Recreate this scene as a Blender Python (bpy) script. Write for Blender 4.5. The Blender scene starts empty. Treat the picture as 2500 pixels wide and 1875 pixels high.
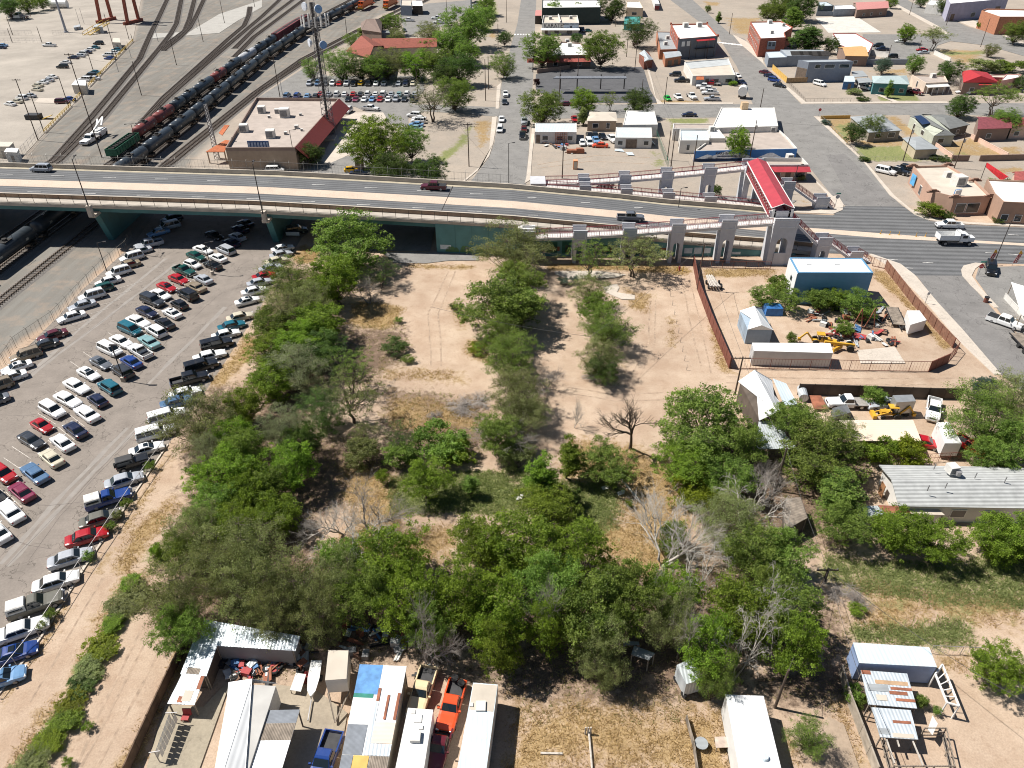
import bpy,bmesh,math,random
import numpy as np
from mathutils import Vector,Matrix
random.seed(7)
S=bpy.context.scene
COL=S.collection
R=math.radians
CH,CP,CF=68.0,R(35.3),1800.0
_c,_s=math.cos(CP),math.sin(CP)
def unproj(u,v,z=0.0):
 0
 x,y=u-1250,v-937.5
 d=Vector((x,CF*_c-y*_s,-(CF*_s+y*_c)))
 return d*((z-CH)/d.z)+Vector((0,0,CH))
def proj(P):
 Y,Zz=P[1],P[2]-CH
 zc=Y*_c-Zz*_s
 return 1250+CF*P[0]/zc,937.5-CF*(Y*_s+Zz*_c)/zc
_k=640/2212.0
_ox=(0,620,1240,1860);_oy=(0,460,920,1395)
def px(r,x,y): return _ox[r%10-1]+x*_k,_oy[r//10-1]+y*_k
def g(r,x,y,z=0.0):
 u,v=px(r,x,y)
 return unproj(u,v,z)
def hgt(base,r,x,y):
 0
 v=px(r,x,y)[1]
 a=(v-937.5)/CF
 Zz=-base.y*(_s+a*_c)/(_c-a*_s)
 return Zz+CH
MATS={}
def nodes(name):
 m=bpy.data.materials.new(name);m.use_nodes= True
 nt=m.node_tree;b=nt.nodes['Principled BSDF']
 return m,nt,b
def lin(c):
 return tuple((v/255/12.92 if v<=10.3 else ((v/255+.055)/1.055)**2.4) for v in c)
def mat(name,col,rough=.8,metal=0.,var=.25,scale=1.5,bump=0.,spec= None,coat=0.,coords='Object',stain=0.,sc_= None,wave= None,wc=.0):
 0
 if name in MATS: return MATS[name]
 m,nt,b=nodes(name);N=nt.nodes;L=nt.links
 b.inputs['Roughness'].default_value=rough;b.inputs['Metallic'].default_value=metal
 if spec is not None:b.inputs['Specular IOR Level'].default_value=spec
 if coat:b.inputs['Coat Weight'].default_value=coat;b.inputs['Coat Roughness'].default_value=.08
 tc=N.new('ShaderNodeTexCoord')
 nz=N.new('ShaderNodeTexNoise');nz.inputs['Scale'].default_value=scale;nz.inputs['Detail'].default_value=6
 L.new(tc.outputs[coords],nz.inputs['Vector'])
 mr=N.new('ShaderNodeMapRange');mr.inputs[1].default_value=.3;mr.inputs[2].default_value=.7
 mr.inputs[3].default_value=1-var;mr.inputs[4].default_value=1+var
 L.new(nz.outputs['Fac'],mr.inputs[0])
 mx=N.new('ShaderNodeMix');mx.data_type='RGBA';mx.blend_type='MULTIPLY';mx.inputs[0].default_value=1
 mx.inputs[6].default_value=(*col,1);L.new(mr.outputs[0],mx.inputs[7])
 out=mx.outputs[2]
 if stain:
  n2=N.new('ShaderNodeTexNoise');n2.inputs['Scale'].default_value=scale*.35;n2.inputs['Detail'].default_value=8;n2.inputs['Roughness'].default_value=.7
  L.new(tc.outputs[coords],n2.inputs['Vector'])
  r2=N.new('ShaderNodeMapRange');r2.inputs[1].default_value=.52;r2.inputs[2].default_value=.68;r2.inputs[3].default_value=0;r2.inputs[4].default_value=stain
  L.new(n2.outputs['Fac'],r2.inputs[0])
  m2=N.new('ShaderNodeMix');m2.data_type='RGBA';L.new(r2.outputs[0],m2.inputs[0]);L.new(out,m2.inputs[6])
  m2.inputs[7].default_value=(*(sc_ or tuple(c*.5 for c in col)),1);out=m2.outputs[2]
 bsrc=nz.outputs['Fac']
 if wave:
  axis,ws=wave
  wv=N.new('ShaderNodeTexWave');wv.bands_direction=axis;wv.inputs['Scale'].default_value=ws;wv.inputs['Distortion'].default_value=0
  L.new(tc.outputs[coords],wv.inputs['Vector']);bsrc=wv.outputs['Fac']
  if wc:
   r3=N.new('ShaderNodeMapRange');r3.inputs[3].default_value=1-wc;r3.inputs[4].default_value=1
   L.new(wv.outputs['Fac'],r3.inputs[0])
   m3=N.new('ShaderNodeMix');m3.data_type='RGBA';m3.blend_type='MULTIPLY';m3.inputs[0].default_value=1
   L.new(out,m3.inputs[6]);L.new(r3.outputs[0],m3.inputs[7]);out=m3.outputs[2]
 L.new(out,b.inputs['Base Color'])
 if bump:
  bp=N.new('ShaderNodeBump');bp.inputs['Strength'].default_value=bump;bp.inputs['Distance'].default_value=.05
  L.new(bsrc,bp.inputs['Height']);L.new(bp.outputs[0],b.inputs['Normal'])
 MATS[name]=m
 return m
def paint(c,name= None):
 name=name or 'car_paint_%d_%d_%d'%c
 return mat(name,lin(c),rough=.32,var=.06,scale=3,coat=.6,stain=.12,sc_=(.3,.26,.2))
class MB:
 def __init__(s):s.v=[];s.f=[];s.m=[]
 def add(s,vs,fs,m=0):
  o=len(s.v);s.v+=[tuple(p) for p in vs]
  s.f+=[tuple(i+o for i in f) for f in fs];s.m+=[m]*len(fs)
  return s
 def box(s,c,d,rz=0.,m=0,tilt= None):
  hx,hy,hz=d[0]/2,d[1]/2,d[2]/2
  M=Matrix.Rotation(rz,3,'Z')
  if tilt is not None:M=M@tilt
  vs=[Vector(c)+M@Vector((x,y,z)) for z in (-hz,hz) for x,y in ((-hx,-hy),(hx,-hy),(hx,hy),(-hx,hy))]
  return s.add(vs,[(3,2,1,0),(4,5,6,7),(0,1,5,4),(1,2,6,5),(2,3,7,6),(3,0,4,7)],m)
 def prism(s,pts,z0,z1,m=0,mtop= None):
  0
  n=len(pts);a=sum(pts[i][0]*pts[(i+1)%n][1]-pts[(i+1)%n][0]*pts[i][1] for i in range(n))
  k=list(range(n)) if a>0 else list(range(n-1,-1,-1))
  Z0=z0 if isinstance(z0,(list,tuple)) else [z0]*n
  Z1=z1 if isinstance(z1,(list,tuple)) else [z1]*n
  vs=[(pts[i][0],pts[i][1],Z0[i]) for i in k]+[(pts[i][0],pts[i][1],Z1[i]) for i in k]
  s.add(vs,[tuple(range(n-1,-1,-1))]+[(i,(i+1)%n,n+(i+1)%n,n+i) for i in range(n)],m)
  o=len(s.v)-2*n
  s.f.append(tuple(o+n+i for i in range(n)));s.m.append(m if mtop is None else mtop)
  return s
 def poly(s,pts,m=0,z= None):
  0
  P=[(p[0],p[1],(p[2] if len(p)>2 else 0) if z is None else z) for p in pts]
  n=len(P);a=sum(P[i][0]*P[(i+1)%n][1]-P[(i+1)%n][0]*P[i][1] for i in range(n))
  if a<0:P=P[::-1]
  return s.add(P,[tuple(range(n))],m)
 def quad(s,a,b,c,d,m=0): return s.add([a,b,c,d],[(0,1,2,3)],m)
 def slab(s,a,b,c,d,t,m=0):
  0
  A=[Vector(p) for p in (a,b,c,d)];nn=(A[1]-A[0]).cross(A[3]-A[0]).normalized()
  if nn.z<0:A=A[::-1];nn=-nn
  B=[p-nn*t for p in A]
  return s.add(A+B,[(0,1,2,3),(7,6,5,4),(0,4,5,1),(1,5,6,2),(2,6,7,3),(3,7,4,0)],m)
 def cyl(s,p,q,r,n=8,r2= None,m=0,caps= True):
  p,q=Vector(p),Vector(q);d=(q-p)
  if d.length<1e-6: return s
  d.normalize();a=d.orthogonal().normalized();b=d.cross(a);r2=r if r2 is None else r2
  o=len(s.v)
  for P,rr in ((p,r),(q,r2)):
   for i in range(n):
    t=2*math.pi*i/n;s.v.append(tuple(P+(a*math.cos(t)+b*math.sin(t))*rr))
  for i in range(n):
   j=(i+1)%n;s.f.append((o+i,o+j,o+n+j,o+n+i));s.m.append(m)
  if caps:
   s.f.append(tuple(o+i for i in range(n-1,-1,-1)));s.m.append(m)
   s.f.append(tuple(o+n+i for i in range(n)));s.m.append(m)
  return s
 def bar(s,p,q,w,h= None,m=0):
  0
  p,q=Vector(p),Vector(q);d=q-p;h=w if h is None else h
  if d.length<1e-6: return s
  d.normalize();up=Vector((0,0,1)) if abs(d.z)<.95 else Vector((1,0,0))
  a=d.cross(up).normalized()*w/2;b=a.cross(d).normalized()*h/2
  vs=[p-a-b,p+a-b,p+a+b,p-a+b,q-a-b,q+a-b,q+a+b,q-a+b]
  return s.add(vs,[(0,1,2,3),(7,6,5,4),(4,5,1,0),(5,6,2,1),(6,7,3,2),(7,4,0,3)],m)
 def tube(s,pts,r,n=6,m=0):
  for a,b in zip(pts,pts[1:]):s.cyl(a,b,r,n,m=m)
  return s
 def loft(s,rings,m=0,cap= True,closed= True):
  n=len(rings[0]);o=len(s.v)
  for rg in rings:s.v+=[tuple(p) for p in rg]
  for k in range(len(rings)-1):
   for i in range(n if closed else n-1):
    j=(i+1)%n;s.f.append((o+k*n+i,o+k*n+j,o+(k+1)*n+j,o+(k+1)*n+i));s.m.append(m)
  if cap and closed:
   s.f.append(tuple(o+i for i in range(n-1,-1,-1)));s.m.append(m)
   s.f.append(tuple(o+(len(rings)-1)*n+i for i in range(n)));s.m.append(m)
  return s
 def ball(s,c,r,nu=8,nv=6,sz=1.,m=0):
  rings=[]
  for k in range(nv+1):
   ph=math.pi*k/nv-math.pi/2;rr=max(math.cos(ph),.02)*r;z=math.sin(ph)*r*sz
   rings.append([(c[0]+rr*math.cos(2*math.pi*i/nu),c[1]+rr*math.sin(2*math.pi*i/nu),c[2]+z) for i in range(nu)])
  return s.loft(rings,m)
 def mk(s,name,mats,parent= None,smooth= False,lb= None,lo= False):
  me=bpy.data.meshes.new(name)
  off=Vector((0,0,0))
  if parent is not None and not lo:off=Vector(parent.get('_w',(0,0,0)))
  me.from_pydata([(p[0]-off.x,p[1]-off.y,p[2]-off.z) for p in s.v],[],s.f)
  for m_ in (mats if isinstance(mats,(list,tuple)) else [mats]):me.materials.append(m_)
  if any(s.m):me.polygons.foreach_set('material_index',s.m)
  if smooth:me.polygons.foreach_set('use_smooth',[True]*len(s.f))
  me.update()
  o=bpy.data.objects.new(name,me);COL.objects.link(o)
  if parent is not None:o.parent=parent;o['_w']=tuple(off)
  if lb:o['label']=lb
  return o
def tag(o,lb= None,cat= None,gp= None,kind= None):
 if lb:o['label']=lb
 if cat:o['category']=cat
 if gp:o['group']=gp
 if kind:o['kind']=kind
 return o
def tg(name,lb,cat,loc=(0,0,0),gp= None,rz=0.):
 o=bpy.data.objects.new(name,None);COL.objects.link(o);o.empty_display_size=.2
 o.location=loc;o.rotation_euler=(0,0,rz);o['_w']=tuple(loc)
 return tag(o,lb,cat,gp)
KIDS={}
def kids(o):
 if o.name not in KIDS:KIDS[o.name]=[c for c in o.children]
 return KIDS[o.name]
def dup(root,loc,rz=0.,lb= None,gp= None,scale= None,swap= None,cat= None):
 0
 def cp(o,par):
  c=o.copy();COL.objects.link(c);c.parent=par
  if swap and c.type=='MESH':
   for sl in c.material_slots:
    if sl.material and sl.material.name in swap:
     n=swap[sl.material.name];sl.link='OBJECT';sl.material=n
  for k in kids(o):cp(k,c)
  return c
 r=cp(root,None);r.location=loc;r.rotation_euler=(0,0,rz)
 if scale:r.scale=scale if isinstance(scale,(tuple,list)) else (scale,)*3
 tag(r,lb,cat,gp)
 return r
def V(*a): return Vector(a)
def rect(a,b,w,side=1):
 0
 a,b=Vector(a[:2]),Vector(b[:2]);d=(b-a).normalized();n=Vector((-d.y,d.x))*w*side
 return [a,b,b+n,a+n]
cam=bpy.data.cameras.new('camera');co=bpy.data.objects.new('camera',cam);COL.objects.link(co)
cam.sensor_width=36;cam.lens=36*CF/2500;cam.clip_start=.5;cam.clip_end=12000
co.location=(0,0,CH);co.rotation_euler=(R(90)-CP,0,0);S.camera=co
SUN_AZ,SUN_EL=Vector((-.97,.24)).normalized(),R(54.5)
sl=bpy.data.lights.new('sun','SUN');so=bpy.data.objects.new('sun',sl);COL.objects.link(so)
sl.energy=5.0;sl.angle=R(.5);sl.color=(1,.955,.89)
sd=Vector((SUN_AZ.x*math.cos(SUN_EL),SUN_AZ.y*math.cos(SUN_EL),math.sin(SUN_EL)))
so.rotation_euler=sd.to_track_quat('Z','Y').to_euler();so.location=(-200,100,300)
w=bpy.data.worlds.new('World');S.world=w;w.use_nodes= True
nt=w.node_tree;bg=nt.nodes['Background'];sk=nt.nodes.new('ShaderNodeTexSky');sk.sky_type='NISHITA';sk.sun_disc= False
sk.sun_elevation=SUN_EL;sk.sun_rotation=math.atan2(SUN_AZ.x,SUN_AZ.y);sk.air_density=1;sk.dust_density=.6;sk.altitude=1400
nt.links.new(sk.outputs[0],bg.inputs[0]);bg.inputs[1].default_value=.05
S.view_settings.view_transform='Standard';S.view_settings.look='None';S.view_settings.exposure=0.52
S.cycles.filter_width=1.05;S.cycles.max_bounces=5;S.cycles.diffuse_bounces=2;S.cycles.glossy_bounces=2;S.cycles.transparent_max_bounces=6;S.cycles.transmission_bounces=2
xs=np.unique(np.concatenate([np.arange(-5000,-340,233.),np.arange(-340,-130,1.6),np.arange(-130,130,.62),np.arange(130,340,1.6),np.arange(340,5001,233.)]))
ys=np.unique(np.concatenate([np.arange(-3000,20,302.),np.arange(20,150,.55),np.arange(150,300,.9),np.arange(300,520,1.8),np.arange(520,6001,274.)]))
NX,NY=len(xs),len(ys)
gx,gy=np.meshgrid(xs,ys);gx=gx.ravel();gy=gy.ravel()
def P_(r,*a): return [tuple(g(r,x,y)[:2]) for x,y in a]
def mask(poly,soft):
 0
 p=np.array(poly);out=np.zeros(len(gx))
 sel=np.where((gx>p[:,0].min()-soft)&(gx<p[:,0].max()+soft)&(gy>p[:,1].min()-soft)&(gy<p[:,1].max()+soft))[0]
 X,Y=gx[sel],gy[sel];ins=np.zeros(len(sel),bool);dm=np.full(len(sel),1e9)
 for i in range(len(p)):
  a,b=p[i],p[(i+1)%len(p)]
  c=((a[1]>Y)!=(b[1]>Y))
  with np.errstate(divide='ignore',invalid='ignore'):
   xi=(b[0]-a[0])*(Y-a[1])/(b[1]-a[1]+1e-12)+a[0]
  ins^=c&(X<xi)
  d=b-a;t=np.clip(((X-a[0])*d[0]+(Y-a[1])*d[1])/(d@d+1e-9),0,1)
  dm=np.minimum(dm,np.hypot(X-a[0]-t*d[0],Y-a[1]-t*d[1]))
 out[sel]=np.clip(.5+np.where(ins,dm,-dm)/(2*soft),0,1)
 return out
LAY={k:np.zeros(len(gx)) for k in ('gravel','town','dry','green','litter')}
def lay(k,poly,soft=2.,amt=1.):
 if k in ('dry','green','litter'):soft*=1.5
 LAY[k]=np.maximum(LAY[k],mask(poly,soft)*amt)
lay('gravel',P_(21,(-400,1800),(140,1330),(460,1110),(690,850),(1010,520),(1150,470))+[(-62,165)]+P_(11,(1600,1390))+P_(12,(30,790),(430,520),(620,400),(880,230),(1060,130),(1240,60))+[(-60,900),(-330,900)]+P_(11,(1200,0),(1120,350),(760,740),(600,900),(370,1130),(200,1340))+[(-190,160)],2.5,.9)
lay('town',[(-600,178),(-140,178),(-60,172),(70,168),(400,160),(800,500),(800,1500),(-900,1500)],6,.85)
lay('town',P_(24,(-300,640),(900,640),(2300,1650),(-400,1500),(-600,700)),6,.30)
D= lambda r,*a,s=2.,k=1.:lay('dry',P_(r,*a),s,k)
Gn= lambda r,*a,s=2.,k=1.:lay('green',P_(r,*a),s,k)
Li= lambda r,*a,s=2.,k=1.:lay('litter',P_(r,*a),s,k)
D(41,(1000,60),(1080,0),(1300,0),(950,500),(650,900),(400,1300),(200,1700),(0,1700),(300,1200),(560,980),(700,640),(800,400),s=1.3,k=.8)
D(41,(1500,650),(1460,800),(1200,1300),(960,1700),(1150,1700),(1330,1300),(1560,720),s=.7,k=1)
D(41,(560,130),(690,0),(600,170),(350,560),(100,930),(0,1000),(0,1230),(350,700),(600,330),s=.5,k=.62)
D(31,(1420,600),(1360,700),(1100,1100),(860,1500),(760,1659),(860,1659),(1100,1300),(1300,960),(1480,700),s=.8,k=.6)
D(31,(1080,1340),(1240,1180),(1460,1020),(1500,1120),(1300,1330),(1090,1659),(960,1659),s=1.2,k=.95)
D(21,(2060,1250),(1750,1659),(1900,1659),(2212,1330),(2212,1240),s=1,k=.85)
D(22,(330,560),(420,480),(560,520),(520,620),(360,640),s=1,k=1)
D(22,(800,1130),(850,960),(1050,960),(1260,1010),(1210,1130),(1130,1180),(900,1180),s=1,k=1.)
D(22,(1250,670),(1330,630),(1890,650),(1880,690),(1500,690),s=.8,k=.6)
D(22,(1620,960),(1700,950),(1790,1080),(1790,1200),(1690,1160),s=1.3,k=.7)
D(22,(1080,1500),(1700,1490),(1880,1659),(1000,1659),s=2,k=.6)
D(22,(1790,1270),(1950,1300),(1990,1480),(1780,1410),s=1,k=.9)
D(23,(320,640),(1240,650),(1500,655),(1560,700),(1480,730),(900,690),(350,690),s=.8,k=.95)
D(23,(1000,850),(1200,900),(1180,1050),(1030,1010),s=1.5,k=.9)
D(23,(1330,1090),(1430,1080),(1460,1280),(1400,1380),(1330,1340),s=1,k=.6)
D(23,(1700,1100),(1770,1150),(1880,1530),(1950,1570),(1780,1540),(1720,1300),s=.8,k=.9)
D(23,(1640,680),(2212,680),(2212,740),(1660,750),s=.9,k=1)
D(23,(940,1340),(560,1440),(700,1659),(1000,1659),s=3,k=.45)
D(24,(940,690),(1050,700),(1290,1000),(1600,1330),(1540,1370),(1240,1010),(960,760),s=.7,k=1)
D(24,(0,660),(180,680),(60,800),(0,800),s=1,k=.6)
D(24,(1940,900),(2212,1140),(2212,1180),(1960,930),s=.4,k=.6)
Li(32,(1050,80),(1950,160),(2100,380),(1900,760),(1300,640),(1050,700),s=2,k=.8)
D(32,(1060,140),(1900,200),(2000,420),(1500,520),(1100,480),s=2,k=.68)
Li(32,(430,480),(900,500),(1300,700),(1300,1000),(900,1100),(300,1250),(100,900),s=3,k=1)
Li(22,(700,1150),(1280,1150),(1330,1360),(1050,1659),(600,1659),s=3,k=.85)
Gn(32,(1130,850),(1900,800),(2212,800),(2300,1200),(1700,1140),(1180,1180),s=2,k=.95)
D(32,(700,760),(1000,760),(1250,900),(1300,1300),(1700,1240),(1650,1500),(1300,1659),(500,1659),(850,1200),s=2,k=.95)
Gn(33,(0,750),(480,880),(900,900),(980,1100),(860,1320),(500,1280),(300,1100),(0,1100),s=2.5,k=.9)
D(33,(480,560),(700,540),(1060,600),(1500,800),(1480,1280),(1300,1659),(900,1659),(600,1300),(900,1200),(980,900),(460,860),s=2,k=1.)
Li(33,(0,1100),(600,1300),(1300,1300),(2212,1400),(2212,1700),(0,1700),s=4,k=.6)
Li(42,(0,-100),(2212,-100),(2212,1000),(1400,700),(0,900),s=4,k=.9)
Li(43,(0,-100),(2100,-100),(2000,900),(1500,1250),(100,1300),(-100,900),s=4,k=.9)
D(43,(70,1200),(600,1150),(1300,1150),(1850,1180),(1900,1700),(0,1700),s=3,k=.95)
D(43,(1520,1220),(1800,1200),(1880,1700),(1560,1700),s=1,k=1)
Gn(34,(500,1480),(900,1560),(1300,1640),(1700,1560),(2212,1420),(2212,1700),(520,1700),s=2,k=.85)
Gn(44,(640,100),(600,-50),(2300,-50),(2300,300),(1700,260),(1400,250),(900,160),s=3.5,k=.95)
Gn(44,(1180,480),(1700,420),(1800,620),(1100,600),(780,560),(800,480),s=1.6,k=1)
D(44,(640,50),(2212,150),(2212,480),(1500,430),(1150,560),(760,480),(880,250),s=3,k=.85)
D(44,(1450,700),(1800,700),(1760,840),(1500,830),s=1,k=.8)
D(44,(560,1050),(700,1080),(900,1659),(780,1659),s=.8,k=.75)
D(44,(160,1200),(250,1300),(330,1659),(230,1659),s=.6,k=.7)
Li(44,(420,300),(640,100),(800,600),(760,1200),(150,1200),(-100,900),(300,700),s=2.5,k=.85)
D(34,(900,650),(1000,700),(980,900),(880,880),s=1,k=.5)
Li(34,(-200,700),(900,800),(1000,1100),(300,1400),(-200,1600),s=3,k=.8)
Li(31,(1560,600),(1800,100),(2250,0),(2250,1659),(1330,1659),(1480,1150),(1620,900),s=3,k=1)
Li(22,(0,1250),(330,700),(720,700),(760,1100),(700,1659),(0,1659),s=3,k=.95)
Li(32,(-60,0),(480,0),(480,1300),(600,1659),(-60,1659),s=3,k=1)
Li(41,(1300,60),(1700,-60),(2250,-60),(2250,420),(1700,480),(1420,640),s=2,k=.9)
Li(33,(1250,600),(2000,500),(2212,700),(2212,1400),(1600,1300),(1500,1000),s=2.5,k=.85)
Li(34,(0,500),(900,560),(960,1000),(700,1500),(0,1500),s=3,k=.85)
Gn(41,(1180,120),(1260,160),(900,600),(760,900),(560,1260),(330,1650),(160,1700),(300,1450),(520,1150),(690,880),(860,560),(1060,160),s=.9,k=1)
Gn(31,(1320,1420),(1500,1300),(1560,1450),(1300,1659),(1200,1659),s=1.5,k=.8)
Gn(12,(1470,1400),(1560,1320),(1730,1180),(1840,1050),(1800,1200),(1700,1300),(1540,1400),s=1.3,k=1)
Gn(12,(1960,0),(2040,20),(2060,130),(2000,250),(1940,320),(1930,240),(1990,120),s=1.5,k=.95)
D(12,(1850,1030),(2010,990),(1990,1180),(1900,1260),s=1.3,k=.8)
D(12,(1990,240),(2060,260),(2050,330),(1960,320),s=1.5,k=.7)
Gn(13,(1220,1280),(1300,1300),(1340,1420),(1240,1420),s=1.6,k=.7)
D(13,(1640,10),(1790,20),(1770,50),(1680,50),s=1.5,k=.8)
D(13,(1830,150),(2140,150),(2060,300),(1900,280),s=3,k=.8)
Gn(13,(1350,1000),(1690,1000),(1690,1040),(1400,1040),(1400,1110),s=1,k=1)
D(13,(1220,840),(1640,850),(1640,880),(1240,880),s=1,k=.7)
Gn(14,(1510,425),(1700,440),(1880,425),(1900,460),(1500,470),s=1.5,k=.8)
D(14,(1480,420),(1900,420),(1800,520),(1700,560),(1600,500),s=2,k=.8)
D(14,(880,600),(1240,570),(1250,660),(1000,620),s=2,k=.7)
Gn(14,(960,780),(1300,780),(1330,850),(1000,850),s=.7,k=1)
D(14,(510,1000),(760,980),(880,1100),(720,1250),(560,1130),s=1.5,k=.85)
Gn(14,(600,1060),(740,1040),(760,1160),(680,1180),s=1.5,k=.8)
D(14,(1040,980),(1130,980),(1330,1130),(1200,1150),s=1.2,k=.85)
Gn(14,(780,1230),(1300,1230),(1560,1340),(1340,1360),(850,1360),s=1.2,k=.95)
D(14,(780,1180),(1200,1150),(1300,1250),(900,1290),s=1.5,k=.7)
D(14,(1490,1220),(1760,1160),(2050,1320),(1600,1320),s=1.3,k=.8)
Gn(14,(1560,1290),(1700,1270),(1800,1320),(1600,1330),s=1,k=.5)
D(14,(1930,1420),(2212,1400),(2212,1470),(1990,1470),s=1.2,k=.8)
D(14,(1800,1250),(2212,1230),(2212,1320),(1990,1320),s=1.2,k=.7)
D(24,(230,60),(420,100),(400,130),(250,110),s=.8,k=.4)
D(23,(1700,100),(1400,40),(1500,20),s=1,k=.4)
fade=np.random.default_rng(3)
gm=bpy.data.meshes.new('ground')
co3=np.zeros((len(gx),3));co3[:,0]=gx;co3[:,1]=gy
idx=np.arange(NX*NY).reshape(NY,NX)
fc=np.stack([idx[:-1,:-1],idx[:-1,1:],idx[1:,1:],idx[1:,:-1]],-1).reshape(-1,4)
gm.vertices.add(len(gx));gm.vertices.foreach_set('co',co3.ravel())
gm.loops.add(fc.size);gm.loops.foreach_set('vertex_index',fc.ravel())
gm.polygons.add(len(fc));gm.polygons.foreach_set('loop_start',np.arange(len(fc))*4)
gm.update(calc_edges= True)
for k,a in LAY.items():
 at=gm.attributes.new(k,'FLOAT','POINT');at.data.foreach_set('value',a.astype(np.float32))
go=bpy.data.objects.new('ground',gm);COL.objects.link(go);tag(go,'sandy soil of the town with gravel, straw and grass patches','ground',kind='structure')
def ground_mat():
 m,nt,b=nodes('soil');N,L=nt.nodes,nt.links
 b.inputs['Roughness'].default_value=.95;b.inputs['Specular IOR Level'].default_value=.15
 tc=N.new('ShaderNodeTexCoord')
 def noise(scale,det=6,rough=.6,sc= None):
  n=N.new('ShaderNodeTexNoise');n.inputs['Scale'].default_value=scale;n.inputs['Detail'].default_value=det;n.inputs['Roughness'].default_value=rough
  if sc:
   mp=N.new('ShaderNodeMapping');mp.inputs['Scale'].default_value=sc;L.new(tc.outputs['Object'],mp.inputs['Vector']);L.new(mp.outputs[0],n.inputs['Vector'])
  else:L.new(tc.outputs['Object'],n.inputs['Vector'])
  return n.outputs['Fac']
 def rng(x,a,b_,c=0,d=1):
  r=N.new('ShaderNodeMapRange');r.inputs[1].default_value=a;r.inputs[2].default_value=b_;r.inputs[3].default_value=c;r.inputs[4].default_value=d
  L.new(x,r.inputs[0]); return r.outputs[0]
 def mix(f,a,c,mode='MIX'):
  x=N.new('ShaderNodeMix');x.data_type='RGBA';x.blend_type=mode
  if isinstance(f,(int,float)):x.inputs[0].default_value=f
  else:L.new(f,x.inputs[0])
  for i,q in ((6,a),(7,c)):
   if isinstance(q,tuple):x.inputs[i].default_value=(*q,1)
   else:L.new(q,x.inputs[i])
  return x.outputs[2]
 def math_(op,a,c):
  x=N.new('ShaderNodeMath');x.operation=op
  for i,q in ((0,a),(1,c)):
   if isinstance(q,(int,float)):x.inputs[i].default_value=q
   else:L.new(q,x.inputs[i])
  return x.outputs[0]
 big,mid,fine,grain=noise(.035,5),noise(.22,7,.65),noise(1.1,7,.7),noise(5.5,4,.7)
 trk=noise(.5,5,.6,(1,.06,1))
 sand=mix(rng(mid,.35,.65),(.47,.335,.235),(.60,.46,.34))
 sand=mix(rng(fine,.56,.7,0,.55),sand,(.34,.23,.15))
 grav=mix(rng(trk,.3,.7),(.315,.30,.265),(.235,.21,.178));grav=mix(rng(mid,.5,.66,0,.8),grav,(.40,.32,.25))
 grav=mix(rng(grain,.4,.68,0,.5),grav,(.12,.11,.10))
 town=mix(rng(mid,.35,.65),(.40,.345,.285),(.46,.385,.31));town=mix(rng(fine,.5,.68,0,.45),town,(.30,.25,.2))
 dry=mix(rng(fine,.35,.65),(.44,.30,.14),(.30,.20,.105));dry=mix(rng(grain,.45,.66,0,.7),dry,(.52,.38,.2))
 grn=mix(rng(fine,.35,.65),(.16,.205,.06),(.29,.285,.13));grn=mix(rng(grain,.5,.7,0,.7),grn,(.40,.34,.18))
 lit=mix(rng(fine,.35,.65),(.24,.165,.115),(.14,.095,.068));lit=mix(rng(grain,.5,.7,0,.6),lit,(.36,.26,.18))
 c=sand
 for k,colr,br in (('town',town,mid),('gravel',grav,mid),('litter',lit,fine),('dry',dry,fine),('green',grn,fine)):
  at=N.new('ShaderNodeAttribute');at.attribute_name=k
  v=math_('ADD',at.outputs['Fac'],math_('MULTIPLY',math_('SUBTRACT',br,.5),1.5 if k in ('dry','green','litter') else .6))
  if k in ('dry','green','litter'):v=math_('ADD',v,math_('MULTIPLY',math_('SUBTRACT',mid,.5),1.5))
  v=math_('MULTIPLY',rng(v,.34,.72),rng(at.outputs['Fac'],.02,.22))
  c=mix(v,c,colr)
 c=mix(1.,c,mix(rng(big,.3,.7),(.73,.735,.745),(.91,.92,.93)),'MULTIPLY')
 c=mix(1.,c,mix(rng(grain,.3,.7),(.82,.82,.82),(1.14,1.14,1.14)),'MULTIPLY')
 L.new(c,b.inputs['Base Color'])
 bp=N.new('ShaderNodeBump');bp.inputs['Strength'].default_value=.5;bp.inputs['Distance'].default_value=.12
 L.new(math_('ADD',fine,math_('MULTIPLY',grain,.5)),bp.inputs['Height']);L.new(bp.outputs[0],b.inputs['Normal'])
 return m
gm.materials.append(ground_mat())
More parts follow.
